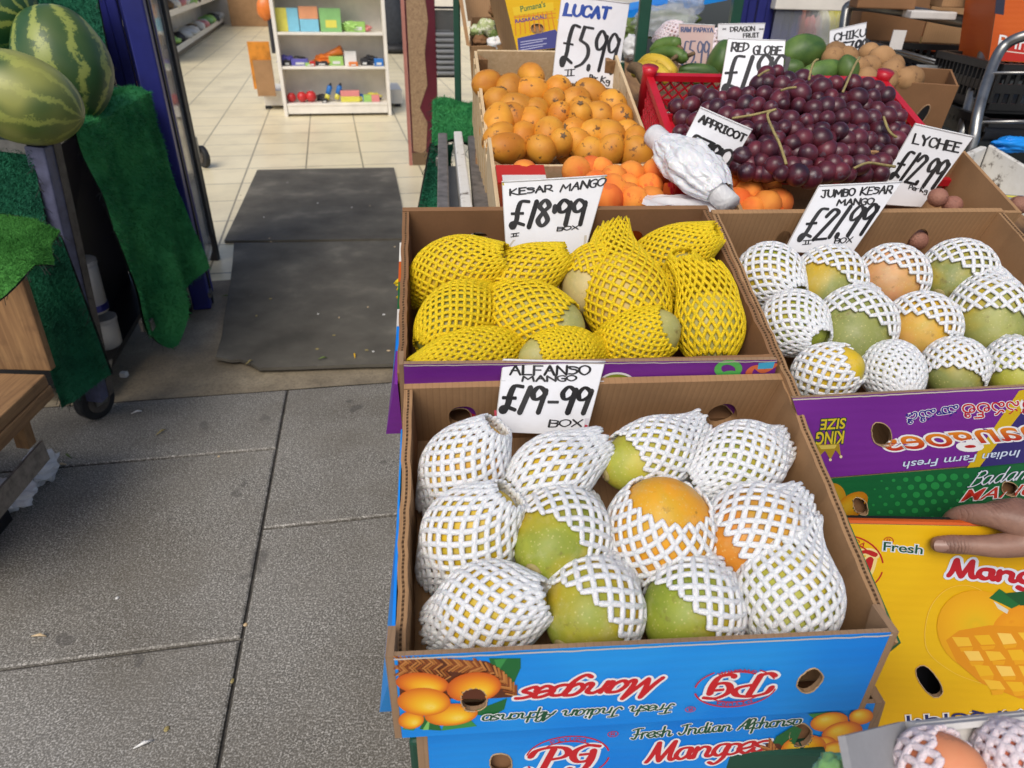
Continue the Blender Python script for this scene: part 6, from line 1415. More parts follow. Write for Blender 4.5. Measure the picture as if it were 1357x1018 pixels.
LOQ = [[(210, 515), (340, 545), (470, 450), (630, 550), (830, 565), (960, 620)], [(262, 612), (475, 562), (610, 612), (735, 612), (500, 660), (1000, 710)], [(375, 650), (350, 705), (640, 695), (760, 715), (870, 695), (760, 660), (275, 745)], [(475, 730), (275, 835), (420, 820), (575, 805), (730, 790), (845, 810), (935, 830), (1040, 800)], [(325, 895), (530, 905), (640, 870), (750, 865), (830, 910), (935, 925), (1090, 870), (1105, 935), (1080, 825)], [(240, 790), (410, 900), (700, 920), (1000, 880), (560, 700), (450, 640), (900, 760), (610, 760)]]
plQ = offs(ML, -.012)
def fruit_mesh(name, sk, r, el=1.0, crown=True, low=True, seed=0, seam=0.):
    m = MB().ellipsoid((0, 0, 0), (r, r, r * el), 22, 14, fn=lambda q: (1 + .05 * mnoise.noise(q * 1.6 + Vector((seed, 0, 0)))) * (1 - seam * max(0, 1 - abs(q.x) * 5) * max(0, q.y)))
    o = m.build(name, sk, smooth=True)
    if crown:
        m = MB().tube([(0, 0, r * el * .97), (0, 0, r * el * 1.03)], [r * .20, r * .12], 8)
        for k in range(5):
            a = k * 1.256; m.tube([(r * .12 * math.cos(a), r * .12 * math.sin(a), r * el * 1.0), (r * .26 * math.cos(a), r * .26 * math.sin(a), r * el * 1.02)], [r * .07, r * .02], 4)
        m.build('calyx', 'stem_brown', o)
    return o
def rot_rand(r=random): return Matrix.Rotation(r.uniform(0, 6.28), 4, 'Z') @ Matrix.Rotation(r.uniform(0, 3.1), 4, 'X') @ Matrix.Rotation(r.uniform(0, 6.28), 4, 'Y')
def scatter(protos, rows, conv, pl, label, group, size=(1, 1), lift=0.):
    used = [False] * len(protos); n = 0
    for ri, row in enumerate(rows):
        for ci, p in enumerate(sorted(row)):
            x, y = conv(*p); pt = at(x, y, pl=(pl[0] - pl[1] * (.03 if ri == len(rows) - 1 and len(rows) > 4 else 0), pl[1]))
            k = n % len(protos); o = protos[k] if not used[k] else copy_tree(protos[k]); used[k] = True
            s_ = rnd(*size); o.matrix_world = Matrix.Translation(pt + pl[1] * rnd(-.004, .004)) @ rot_rand() @ Matrix.Scale(s_, 4)
            tag(o, label(ri, ci, len(row)), group[0], group[1]); n += 1
    for u, o in zip(used, protos):
        if not u:
            for c_ in list(o.children): bpy.data.objects.remove(c_)
            bpy.data.objects.remove(o)
protos = [fruit_mesh('loquat', 'loquat_skin', .0272, e, True, seed=i) for i, e in enumerate((1.25, 1.08, 1.38, 1.15, 1.3))]
RN = ['back row', 'second row from the back', 'third row from the back', 'fourth row from the back', 'front row', 'gaps of the lower layer']
scatter(protos, LOQ, lambda x, y: (600 + x / 4.523, y / 4.523), plQ, lambda r, c, n: 'speckled orange loquat, %s from the left in the %s' % (ORDN[c], RN[r]), ('loquat', 'loquats in the wooden crate'), (.92, 1.2))

# ================================================================== apricots, bag roll and paper between the crates
FLp = Vector((-.02, .985, .925)); MP = frame(FLp, RAD(6.5), RAD(18))
T = thing('apricot_carton', 'orange printed carton holding apricots behind the mango boxes', 'carton', MP)
WP, DP = .44, .25
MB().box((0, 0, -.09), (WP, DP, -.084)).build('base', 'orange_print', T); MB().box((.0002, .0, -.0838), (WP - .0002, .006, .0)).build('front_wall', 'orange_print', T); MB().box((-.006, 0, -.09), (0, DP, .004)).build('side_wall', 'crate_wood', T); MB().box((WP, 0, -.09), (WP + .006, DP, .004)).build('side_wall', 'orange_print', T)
MB().box((.0, .10, .010), (.078, .15, .013)).build('flap', 'red_print', T); MB().box((.008, .102, .0132), (.077, .118, .015)).build('flap_stripe', 'white_card', T)
plA2 = offs(MP, -.004)
APR = [[(695, 228), (764, 226), (782, 222), (797, 226)], [(812, 238), (836, 232), (868, 230), (883, 224), (790, 246), (966, 238), (985, 240), (1018, 246)], [(830, 246), (860, 248), (811, 253), (832, 258), (805, 267), (840, 268), (992, 256), (975, 267), (1015, 274), (996, 278), (863, 262), (950, 250), (1030, 268)]]
protos = [fruit_mesh('apricot', 'apricot_skin', .0225, e, False, seed=i + 5, seam=.10) for i, e in enumerate((1.0, .94, 1.08))]
scatter(protos, APR, lambda x, y: (x, y), plA2, lambda r, c, n: 'velvety orange apricot, %s from the left in the %s of the apricots' % (ORDN[c] if c < 12 else 'last', ('back row', 'middle row', 'front row')[r]), ('apricot', 'apricots behind the mango boxes'), (.9, 1.15))
# orange flap with a round hole at the right end
p0, p1, p2, p3 = at(1004, 252, d=1.16), at(1036, 276, d=1.13), at(1010, 282, d=1.12), at(985, 270, d=1.14)
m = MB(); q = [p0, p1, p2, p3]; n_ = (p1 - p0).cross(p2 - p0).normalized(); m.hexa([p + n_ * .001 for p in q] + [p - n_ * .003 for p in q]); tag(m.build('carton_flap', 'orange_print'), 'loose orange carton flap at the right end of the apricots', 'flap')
# roll of thin plastic bags
ra, rb = at(865, 178, d=1.13), at(968, 272, d=1.015)
dirr = (rb - ra).normalized(); T = thing('bag_roll', 'white roll of thin plastic bags lying across the apricots', 'bag roll', ra); Ti = T.matrix_world.inverted()
rr_ = .0185
MB().tube([Ti @ (ra + dirr * f * (rb - ra).length) for f in (0, .02, .5, 1)], [rr_ * .93, rr_, rr_ * .97, rr_ * .9], 28).build('roll', 'white_film', T, True)
MB().tube([Ti @ (ra - dirr * .0006), Ti @ (ra + dirr * .002)], rr_ * .42, 16).build('core', 'cardboard_pale', T)
def crump(u, v):
    a = u * 2 * math.pi; f = .17 + .70 * v
    c_ = ra + dirr * (rb - ra).length * f
    sx = dirr.cross(Vector((0, 0, 1))).normalized(); sy = sx.cross(dirr)
    w_ = (.0198 + .019 * max(0, math.sin(math.pi * v)) ** .8) * (1 + .20 * mnoise.noise(Vector((math.cos(a) * 2.5, math.sin(a) * 2.5, v * 5))) + .14 * 0.4 * mnoise.noise(Vector((a * 4, v * 13, 3))) + .10 * abs(math.sin(a * 7 + v * 5)) + .06 * abs(math.sin(a * 17 - v * 9)))
    return Ti @ (c_ + sx * w_ * math.cos(a) * 1.05 + sy * (w_ * math.sin(a) * .75 + .004))
MB().grid(crump, 90, 44, 0, True).build('torn_bag', 'bag_film', T, True)
pp = [at(*p, d=d_) for p, d_ in (((856, 258), 1.07), ((943, 257), 1.07), ((952, 284), 1.02), ((850, 270), 1.035))]
tag(MB().grid(lambda u, v: pp[0] * (1 - u) * (1 - v) + pp[1] * u * (1 - v) + pp[2] * u * v + pp[3] * (1 - u) * v + Vector((0, 0, .006 * mnoise.noise(Vector((u * 4, v * 4, 1))))), 24, 10).build('paper_sheet', 'white_film', smooth=True), 'creased white paper lying under the bag roll at the edge of the purple box', 'paper')

# ================================================================== grapes in a red crate
FLr = Vector((.285, 1.181, .954)); WR, DR = .492, .372
MR = frame(FLr, RAD(3.5), RAD(18.3)); T = thing('plastic_crate', 'red lattice plastic crate heaped with red grapes', 'crate', MR); Hc = .10
MB().box((0, 0, -Hc), (WR, DR, -Hc + .006)).build('base', 'red_plastic', T)
def lattice(a, b, name):
    a, b = Vector(a), Vector(b); d = b - a; L_ = d.length; d.normalize(); z = Vector((0, 0, 1)); nn = d.cross(z)
    m = MB(); m.beam(a, b, .014, .012); m.beam(a - z * (Hc - .012), b - z * (Hc - .012), .008, .02); m.beam(a - z * .048, b - z * .048, .004, .004)
    N_ = int(L_ / .022)
    for k in range(-4, N_ + 1):
        for s in (1, -1):
            x0, x1 = k * .022, k * .022 + .075; z0, z1 = (-.006, -.082) if s > 0 else (-.082, -.006)
            c0_, c1_ = max(x0, 0), min(x1, L_)
            if c1_ - c0_ < .006: continue
            f0, f1 = (c0_ - x0) / .075, (c1_ - x0) / .075
            m.beam(a + d * c0_ + z * lerp(z0, z1, f0) + nn * .0007 * s, a + d * c1_ + z * lerp(z0, z1, f1) + nn * .0007 * s, .0035, .0042, nn)
    return m.build(name, 'red_plastic', T, bevel=0)
lattice((0, .004, 0), (WR, .004, 0), 'front_side'); lattice((WR, DR, 0), (0, DR, 0), 'back_side'); lattice((0, DR, 0), (0, 0, 0), 'left_side'); lattice((WR, 0, 0), (WR, DR, 0), 'right_side')
for x, y in ((0, 0), (WR, 0), (0, DR), (WR, DR)): MB().tube([(x, y, -Hc), (x, y, .008), (x, y, .020)], [.014, .014, .017], 14).build('corner_post', 'red_plastic', T, True)
poly = [(884, 138), (925, 122), (950, 132), (980, 124), (1000, 112), (1012, 104), (1016, 92), (1036, 90), (1050, 104), (1090, 104), (1130, 110), (1160, 116), (1186, 128), (1196, 150), (1204, 178), (1184, 206), (1168, 232), (1110, 236), (1040, 236), (984, 234), (960, 200), (905, 190)]
def inside(x, y):
    c_ = False; n = len(poly)
    for i in range(n):
        x1, y1 = poly[i]; x2, y2 = poly[(i + 1) % n]
        if (y1 > y) != (y2 > y) and x < (x2 - x1) * (y - y1) / (y2 - y1) + x1: c_ = not c_
    return c_
GN = MR.to_3x3() @ Vector((0, 0, 1))
def hh(x, y): return max(.0, .085 * (1 - ((x - 1055) / 175) ** 2) * (1 - ((y - 160) / 130) ** 2))
pts = []; rg_ = random.Random(11)
for layer, (sp, drop) in enumerate(((17.6, 0.), (18.5, .022))):
    r0 = 0; y = 84 + layer * 7
    while y < 240:
        x = 880 + (sp / 2 if r0 % 2 else 0) + layer * 5
        while x < 1206:
            xx, yy = x + rg_.uniform(-4.5, 4.5), y + rg_.uniform(-4, 4)
            if inside(xx, yy):
                h = hh(xx, yy) - drop + rg_.uniform(-.008, .008) + .004; pts.append((xx, yy, at(xx, yy, pl=(MR @ Vector((0, 0, h)), GN)), layer))
            x += sp
        y += sp * .84; r0 += 1
cent = [((922, 155), 'far left of the heap'), ((1020, 100), 'peak of the heap by the RED GLOBE card'), ((1010, 190), 'front of the heap right of the APPRICOT card'), ((1080, 140), 'middle of the heap'), ((1085, 210), 'front middle of the heap above the red rim'), ((1165, 150), 'right end of the heap by the crate corner'), ((1150, 215), 'right front of the heap beside the LYCHEE card'), ((1115, 115), 'back of the heap below the papayas')]
gm = MB().ellipsoid((0, 0, 0), (.0158, .0158, .0172), 18, 12).build('grape', 'grape_skin', smooth=True)
first = True
for k, (cp, where) in enumerate(cent):
    mine = [p for p in pts if min(range(len(cent)), key=lambda j: math.dist(cent[j][0], p[:2])) == k]
    if not mine: continue
    c0_ = sum((p[2] for p in mine), Vector()) / len(mine) - GN * .02
    T2 = thing('grape_bunch', 'bunch of dark red grapes at the ' + where, 'grapes', c0_, 'grape bunches in the red crate')
    m = MB()
    for i, p in enumerate(mine):
        g_ = gm if first else gm.copy(); 
        if not first: COL.objects.link(g_)
        first = False
        g_.parent = T2; s_ = rg_.uniform(.80, 1.14)
        g_.matrix_basis = Matrix.Translation(p[2] - c0_) @ rot_rand(rg_) @ Matrix.Scale(s_, 4)
        if i % 2 == 0:
            a = p[2] - c0_; m.tube([a * .98, a * .6 - GN * .02, -GN * .03], [.0009, .0014, .002], 5)
    m.build('stem', 'stem_green', T2, True)
    st = {2: [[(970, 157), (1000, 152), (1028, 145)], [(1028, 145), (1017, 152), (1024, 172), (1032, 188), (1038, 205), (1042, 218)]], 3: [[(1072, 106), (1075, 92), (1079, 82), (1084, 79)], [(1035, 120), (1045, 117), (1055, 116)]], 5: [[(1117, 122), (1124, 106), (1132, 88), (1139, 76)], [(1171, 155), (1176, 170), (1182, 178), (1188, 182)]], 6: [[(1132, 223), (1150, 216), (1172, 219), (1186, 221)]], 1: [[(1005, 101), (1012, 96), (1019, 93)]]}.get(k, [])
    for path in st:
        P = [at(x, y, pl=(MR @ Vector((0, 0, hh(x, min(max(y, 110), 230)) + .036)), GN)) - c0_ for x, y in path]
        MB().tube([Vector(v_) for v_ in catmull([tuple(p) for p in P], 5)], .0022, 6).build('stalk', 'stem_green', T2, True)
# ---- lychee carton and loose lychees
MLy = frame(Vector((.33, 1.0, .955)), RAD(5), RAD(18))
T = thing('lychee_carton', 'brown carton of lychees below the red crate', 'carton', MLy); WY, DY = .44, .17
MB().box((0, 0, -.10), (WY, DY, -.094)).build('base', 'cardboard', T); MB().box((0, DY, -.094), (WY, DY + .006, -.002)).build('back_wall', 'cardboard', T); MB().box((WY - .006, .0, -.0938), (WY, DY - .0005, -.002)).build('side_wall', 'cardboard', T); MB().box((0, 0, -.0938), (.006, DY - .0005, -.002)).build('side_wall', 'cardboard', T); MB().box((.0062, 0, -.0938), (WY - .0062, .006, -.002)).build('front_wall', 'cardboard', T)
protos = [fruit_mesh('lychee', 'lychee_skin', .0165, e, False, seed=i + 9) for i, e in enumerate((1.08, 1.0))]
for c_, lb in (((1243, 262), 'brown red lychee at the foot of the LYCHEE card'), ((1262, 272), 'small lychee half hidden behind the rim right of the LYCHEE card'), ((1316, 270), 'lychee lying on the white crate'), ((1349, 272), 'lychee at the far right edge behind the mango box'), ((1216, 318), 'lychee seen through the right hand slot of the mango box')):
    o = copy_tree(protos[0]); pt = at(*c_, d=1.12 if c_[1] < 300 else 1.03); o.matrix_world = Matrix.Translation(pt) @ rot_rand() @ Matrix.Scale(.9, 4); tag(o, lb, 'lychee', 'lychees')
for o in protos: bpy.data.objects.remove(o)

# ================================================================== the back of the stall: chikus, papayas, bananas, dragon fruit
def boxfrom(label, name, px, d, dep, H, mat, cat='carton', parts=True):
    """open carton: front rim from px[0] to px[1] at depths d, running back dep"""
    a, b = at(*px[0], d=d[0]), at(*px[1], d=d[1]); ex = b - a; W_ = ex.length; ex.normalize(); ez = (Vector((0, 0, 1)) - ex * ex.z).normalized(); ey = ez.cross(ex)
    ey = (ey + ez * .25).normalized(); ez = ex.cross(ey)
    T = thing(name, label, cat, basis(a, ex, ey, ez))
    MB().box((0, 0, -H), (W_, dep, -H + .005)).build('base', mat, T); MB().box((0, 0, -H + .005), (W_, .005, 0)).build('front_wall', mat, T); MB().box((0, dep - .005, -H + .005), (W_, dep, .0)).build('back_wall', mat, T)
    MB().box((0, .0052, -H + .005), (.005, dep - .0052, -.001)).build('side_wall', mat, T); MB().box((W_ - .005, .0052, -H + .005), (W_, dep - .0052, -.001)).build('side_wall', mat, T)
    return T
Tc = boxfrom('brown carton of chikus with an oval hand hole at the right of the stall', 'chiku_carton', [(1166, 107), (1271, 114)], (1.74, 1.70),   .11, .14, 'cardboard_dark')
hp = Tc.matrix_world.inverted() @ at(1221, 154, pl=(Tc.matrix_world @ Vector((0, 0, 0)), Tc.matrix_world.to_3x3() @ Vector((0, 1, 0))))
MB().tube([(hp.x + .012 * math.cos(t * .2618) * 1 + .012 * math.sin(t * .2618) * .5, -.0006, hp.z + .03 * math.sin(t * .2618)) for t in range(24)], .002, 5, closed=True).build('hole_edge', 'cardboard_edge', Tc, True)
m = MB(); m.add([(hp.x + .012 * math.cos(t * .2618) + .012 * math.sin(t * .2618) * .5, -.0004, hp.z + .03 * math.sin(t * .2618)) for t in range(24)], [list(range(24))]); m.build('hole_shade_patch', 'dark_board', Tc)  # flat black patch painted as the shaded opening, no real cut-out
protos = [fruit_mesh('chiku', 'chiku_skin', .030, e, False, seed=i + 20) for i, e in enumerate((1.1, 1.0))]
CH = [[(430, 315), (290, 355), (220, 330), (208, 362)], [(432, 398), (570, 392), (500, 365), (350, 420)], [(560, 440), (530, 478), (680, 470), (640, 480), (405, 470)]]
scatter(protos, CH, lambda x, y: (1057 + x / 4.523, y / 4.523), (at(1160, 92, d=1.78), GN), lambda r, c, n: 'brown chiku, %s from the left in the %s of the chikus' % (ORDN[c], ('top row', 'middle row', 'bottom row')[r]), ('chiku', 'chikus in the brown carton'), (.9, 1.1))
def ell(name, c_px, d, rpx, ang_, sk, label, cat, group=None, el3=None, stem=None):
    p = at(*c_px, d=d); k = d / FPX; ax = (RT * math.cos(ang_) - UP * math.sin(ang_)).normalized(); ay = fw.cross(ax).normalized()
    o = MB().ellipsoid((0, 0, 0), (rpx[0] * k, rpx[1] * k, rpx[1] * k), 26, 18, fn=lambda q: (1 + .06 * mnoise.noise(q * 1.5 + Vector((c_px[0], 0, 0)))) * (1 - .10 * q.x)).build(name, sk, smooth=True, mw=basis(p, ax, ay, ax.cross(ay)))
    MB().ellipsoid((rpx[0] * k * .97, 0, 0), (rpx[1] * k * .10, rpx[1] * k * .14, rpx[1] * k * .14), 8, 5).build('stalk_end', 'stem_brown', o, True)
    return tag(o, label, cat, group)
gp = 'green papayas'
ell('papaya', (1066, 69), 1.84, (31, 22), -.15, 'papaya_skin', 'largest green papaya, behind the grapes right of the RED GLOBE card', 'papaya', gp); ell('papaya', (1090, 95), 1.76, (32, 14), -.25, 'papaya_skin', 'long green papaya just above the grapes', 'papaya', gp)
ell('papaya', (1124, 93), 1.74, (18, 14), 1.3, 'papaya_skin', 'green papaya end below the CHIKU card', 'papaya', gp); ell('papaya', (955, 82), 1.82, (16, 26), .3, 'papaya_skin', 'green papaya between the RAW PAPAYA and RED GLOBE cards', 'papaya', gp)
ell('papaya', (928, 95), 1.76, (26, 10), .1, 'papaya_skin', 'dark green papaya lying low below the RAW PAPAYA card', 'papaya', gp); ell('papaya', (1052, 92), 1.80, (16, 12), .2, 'papaya_skin', 'small green papaya at the right edge of the RED GLOBE card', 'papaya', gp)
ell('papaya', (918, 104), 1.73, (30, 8), .08, 'papaya_skin', 'narrow green papaya directly behind the red crate rim', 'papaya', gp)
def banana(path, r, sk, label, group, d):
    P = [at(x, y, d=d + dd) for x, y, dd in path]; Q = catmull([tuple(p) for p in P], 6); n = len(Q)
    o = MB().tube([Vector(q) for q in Q], [r * (.35 + .65 * min(1, min(i, n - 1 - i) / (n * .22))) for i in range(n)], 7).build('banana', sk, smooth=True)
    MB().tube([Vector(Q[-1]), Vector(Q[-1]) + (Vector(Q[-1]) - Vector(Q[-2])).normalized() * .018], [r * .34, r * .3], 6).build('stalk', 'stem_brown', o, True)
    return tag(o, label, 'banana', group)
gb = 'green bananas'
banana([(862, 68, 0), (878, 60, -.02), (893, 58, -.04), (899, 62, -.05)], .018, 'green_banana', 'upper green banana left of the RAW PAPAYA card', gb, 1.80); banana([(858, 76, .02), (875, 70, 0), (893, 70, -.03), (905, 76, -.04), (912, 74, -.05)], .016, 'green_banana', 'middle green banana pointing at the RAW PAPAYA card', gb, 1.78)
banana([(868, 92, .0), (880, 88, -.02), (890, 80, -.03)], .018, 'green_banana', 'lower green banana above the red crate corner', gb, 1.76)
gy = 'yellow bananas'
banana([(842, 92, .02), (860, 82, -.02), (876, 84, -.04), (888, 96, -.05), (890, 106, -.05)], .019, 'yellow_banana', 'yellow banana arching over the dark banana ends beside the loquat crate', gy, 1.68); banana([(838, 100, .02), (850, 92, 0), (866, 92, -.03), (880, 102, -.05), (884, 112, -.05)], .018, 'yellow_banana', 'lower yellow banana half hidden behind the red crate corner', gy, 1.66)
banana([(832, 92, 0), (842, 90, -.02), (850, 98, -.03), (852, 112, -.03)], .014, 'stem_brown', 'blackened banana end beside the loquat crate', gy, 1.64)
for (c_, r_, lb) in (((890, 46), 16, 'dragon fruit in a pale net left of the RAW PAPAYA card'), ((948, 54), 15, 'dragon fruit in a pale net between the two cards'), ((944, 68), 12, 'lower dragon fruit in a pale net by the RAW PAPAYA card'), ((880, 50), 12, 'small netted dragon fruit near the green pole')):
    net_mango(c_, r_, r_ * .85, (.8, -.3, .5), .9, .15, (.6, .3, .3), lb, (at(*c_, d=2.04), fw), foam='foam_pink', N=14, sr=.0036, skin='dragon_skin', name='dragon_fruit', cat='dragon fruit', group='netted dragon fruit')
# the deck that carries the back rows
tk = at(880, 118, d=1.80)
MB_ = MB(); A_ = [at(830, 112, d=1.70), at(1180, 128, d=1.72), at(1180, 95, d=2.25), at(830, 55, d=2.15)]
T = thing('display_board', 'dark sloping display board under the papayas and bananas', 'board', A_[0]); o = MB().hexa([p - Vector((0, 0, .06)) for p in A_] + [p - Vector((0, 0, .035)) for p in A_]).build('deck', 'pallet_wood', T); o.matrix_parent_inverse = T.matrix_world.inverted()
for i in (0, 1, 2, 3):
    p = A_[i]; o = MB().beam((p.x, p.y, 0), (p.x, p.y, p.z - .061), .04, .04, (0, 1, 0)).build('leg', 'green_paint', T); o.matrix_parent_inverse = T.matrix_world.inverted()
# ---- left back: carton of brassicas, yellow banana carton
Tb = boxfrom('tall brown carton with lettuces and cauliflowers behind the loquat crate', 'vegetable_carton', [(622, 62), (672, 60)], (1.98, 1.98), .26, .16, 'cardboard')
MB().hexa([Tb.matrix_world.inverted() @ p for p in (at(618, 60, d=1.97), at(623, 62, d=1.97), at(618, 30, d=2.2), at(613, 28, d=2.2), at(606, -14, d=1.94), at(611, -14, d=1.94), at(606, -40, d=2.2), at(601, -40, d=2.2))]).build('raised_flap', 'cardboard', Tb); MB().hexa([Tb.matrix_world.inverted() @ p for p in (at(620, 28, d=2.24), at(672, 26, d=2.24), at(672, 26, d=2.26), at(620, 28, d=2.26), at(612, -30, d=2.24), at(672, -32, d=2.24), at(672, -32, d=2.26), at(612, -30, d=2.26))]).build('raised_flap', 'cardboard', Tb)
for c_, r_, sk, lb in (((646, 36), 13, 'brassica', 'pale green lettuce at the top of the vegetable carton'), ((632, 42), 10, 'brassica', 'small lettuce at the left of the vegetable carton'), ((656, 58), 12, 'foam_white', 'white cauliflower at the front of the vegetable carton'), ((690, 66), 9, 'foam_white', 'white cauliflower below the yellow printed carton'), ((636, 54), 9, 'cardboard_dark', 'brown root lying between the lettuces'), ((658, 14), 10, 'cardboard_dark', 'dark brown root at the back of the vegetable carton'), ((655, 46), 8, 'leaf', 'green leaf ball in the vegetable carton')):
    p = at(*c_, d=2.0); k = 2.0 / FPX * r_
    tag(MB().ellipsoid(p, (k, k, k * .8), 24, 16, fn=lambda q: 1 + .35 * mnoise.noise(q * 2.6 + Vector((c_[0], 0, 0))) + .15 * mnoise.noise(q * 7)).build('vegetable', sk, smooth=True), lb, 'vegetable')
py_ = (at(705, 60, d=1.86), (fN + Vector((.15, 0, .25))).normalized())
Ty = thing('banana_carton', 'yellow and blue printed banana carton standing left of the LUCAT card', 'carton', at(705, 66, pl=py_))
fb, ink, q = face(Ty, 'front_panel', [(686, 70), (752, 62), (742, -30), (664, -22)], py_, 'yellow_print', .005, [(712, 38, 8, 6.5, 0)])
o = MB().hexa([p - py_[1] * .0055 for p in q[:2]] + [p - py_[1] * .16 for p in (q[1], q[0])] + [q[3] - py_[1] * .0055, q[2] - py_[1] * .0055, q[2] - py_[1] * .16, q[3] - py_[1] * .16]).build('body', 'cardboard', Ty); o.matrix_parent_inverse = Ty.matrix_world.inverted()
ink.pxpoly([(685.5, 51), (736, 39), (752, 62), (687, 69)], (.06, .06, .22, 1))
for k in range(9): ink.ribbon([ink.px(682 + k * 6, 12 + 1), ink.px(683.5 + k * 6.4, 46 - k)], .0028, (.66, .22, .01, 1), var=0)
for k in range(6): ink.ribbon([ink.px(680.5 + k * .8, 17 + k * 6), ink.px(736, 12 + k * 5.6)], .0022, (.66, .22, .01, 1), var=0)
ink.pxpoly([(679, 10), (733, 3), (734, 14), (681, 21)], (.76, .5, .01, 1))
ink.font("Pumana's", (690, 16), (723, 9), (689, 8), (.02, .14, .04, 1), .02); ink.font('RASAKADALI', (683, 31), (724, 24), (682.5, 26), (.05, .04, .25, 1), .02); 
for k in range(4): ink.ribbon([ink.px(690, 56 + k * 3.6), ink.px(690 + 34 - 5 * (k % 2), 51 + k * 3.4)], .0022, (.45, .45, .6, 1), var=.0)
ink.build('lettering', fb)
# ---- green posts, plastic wrapped greens, blue board, fridge window, wall
def post(label, px, d, r, mat='green_paint', foot=True):
    p = at(*px, d=d); T = thing('post', label, 'post', Vector((p.x, p.y, 0)))
    MB().box((-r, -r, 0), (r, r, 2.3)).build('shaft', mat, T, bevel=.003); MB().box((-r * 1.6, -r * 1.6, 0), (r * 1.6, r * 1.6, .02)).build('foot', mat, T)
    return T
post('green metal post behind the LUCAT card, the left one of two', (849, 62), 1.98, .016); post('green metal post left of the blue shutter, the right one of two', (972, 36), 2.5, .018)
def rag(name, c_, d, r, sk, lb, cat, sq=(1, .7, .7), amp=.4):
    p = at(*c_, d=d); k = d / FPX
    return tag(MB().ellipsoid(p, (r[0] * k, r[1] * k * 1.1, r[1] * k), 40, 26, fn=lambda q: 1 + amp * mnoise.noise(q * 2.1 + Vector((c_[0], c_[1], 0))) + .16 * mnoise.noise(q * 6)).build(name, sk, smooth=True), lb, cat)
rag('herb_bundle', (880, 34), 2.35, (46, 16), 'leaf', 'bundle of dark greens under clear film right of the green post', 'greens'); rag('herb_bundle', (838, 40), 2.3, (20, 14), 'leaf', 'bundle of greens left of the green post', 'greens')
rag('plastic_film', (880, 28), 2.25, (40, 18), 'clear_film', 'crumpled clear film over the greens', 'film'); rag('plastic_film', (908, 4), 2.5, (22, 24), 'clear_film', 'tall crumpled clear bag behind the greens', 'bag'); rag('plastic_film', (838, 62), 2.05, (12, 14), 'white_film', 'crumpled white film at the foot of the green post', 'film')
p = at(845, 10, d=2.7); tag(MB().beam(p + Vector((-.12, 0, -.03)), p + Vector((.30, .05, .05)), .30, .03).build('board', 'blue_print'), 'flat blue carton lid lying behind the green post', 'lid')
p = at(1005, 60, d=2.75); T = thing('folding_shutter', 'dark blue folding shutter behind the DRAGON FRUIT card', 'shutter', Vector((p.x - .10, p.y, 0)))
for k in range(7): MB().box((k * .036, .012 * (k % 2), 0), (k * .036 + .033, .03 + .012 * (k % 2), 2.3)).build('slat', 'blue_paint', T, bevel=.004)
p = at(1075, 60, d=2.7); T = thing('display_fridge', 'glass fronted shop fridge with yellow stock behind the papayas', 'fridge', Vector((p.x - .16, p.y, .0)))
MB().box((0, .03, 0), (.45, .40, p.z - .12)).build('cabinet', 'steel', T); MB().box((.0, 0.3, p.z - .119), (.45, .40, 1.9)).build('back_panel', 'dark_board', T)
zt = at(1075, 8, d=2.7).z
MB().box((-.01, .0, zt - .012), (.46, .06, zt + .045)).build('top_rail', 'cream_metal', T, bevel=.003); MB().box((0, .01, p.z - .118), (.45, .016, zt - .0125)).build('glass', 'glass', T)
for k, c_ in enumerate(('pack_yellow', 'yellow_banana', 'peach_skin', 'pack_pink', 'pack_white', 'pack_yellow', 'chiku_skin', 'stem_brown')):
    tag(MB().ellipsoid((p.x - .13 + k * .055, p.y + .17, p.z - .02 + .03 * (k % 3)), (.04, .05, .11), 14, 10, fn=lambda q: 1 + .3 * mnoise.noise(q * 2 + Vector((k, 0, 0)))).build('wrapped_stock', c_, smooth=True), 'wrapped stock behind the fridge glass, %s from the left' % ORDN[k], 'stock', 'stock in the fridge')
# ---- roll cages with crates at the right
def cage(label, path, d, r, extra=()):
    P = [at(x, y, d=dd) for x, y, dd in path]
    T = thing('roll_cage', label, 'roll cage', Vector((P[-1].x, P[-1].y, 0))); Ti = T.matrix_world.inverted()
    MB().tube([Ti @ Vector(q) for q in catmull([tuple(p) for p in P], 6)] + [Ti @ Vector((P[-1].x, P[-1].y, .08))], r, 12).build('frame_tube', 'steel', T, True)
    for ex in extra:
        MB().tube([Ti @ at(x, y, d=dd) for x, y, dd in ex], r * .32, 8).build('rail', 'steel', T, True)
    for dx in (0, -.5):
        MB().tube([(dx - .015, 0, .05), (dx + .015, 0, .05)], .05, 16).build('castor', 'black_rubber', T)
    return T
cage('grey steel roll cage frame behind the CHIKU card, the left one of two', [(1118, 44, 2.25), (1121, 20, 2.25), (1126, 8, 2.24), (1150, 8, 2.2), (1200, 15, 2.1), (1255, 25, 2.02), (1292, 32, 1.95), (1306, 42, 1.92), (1307, 62, 1.88), (1298, 95, 1.84), (1286, 140, 1.80), (1276, 176, 1.78)], 2, .0165, [[(1140, 52, 2.2), (1288, 95, 1.92)], [(1148, 58, 2.22), (1290, 100, 1.94)], [(1150, 70, 2.24), (1290, 152, 1.9)]])
cage('grey steel roll cage frame at the right edge, the right one of two', [(1420, 40, 1.6), (1380, 44, 1.62), (1350, 50, 1.64), (1330, 62, 1.66), (1318, 82, 1.66), (1306, 115, 1.64), (1296, 150, 1.62), (1291, 182, 1.62)], 2, .0125, [[(1314, 97, 1.64), (1420, 96, 1.62)], [(1300, 162, 1.62), (1420, 160, 1.6)]])
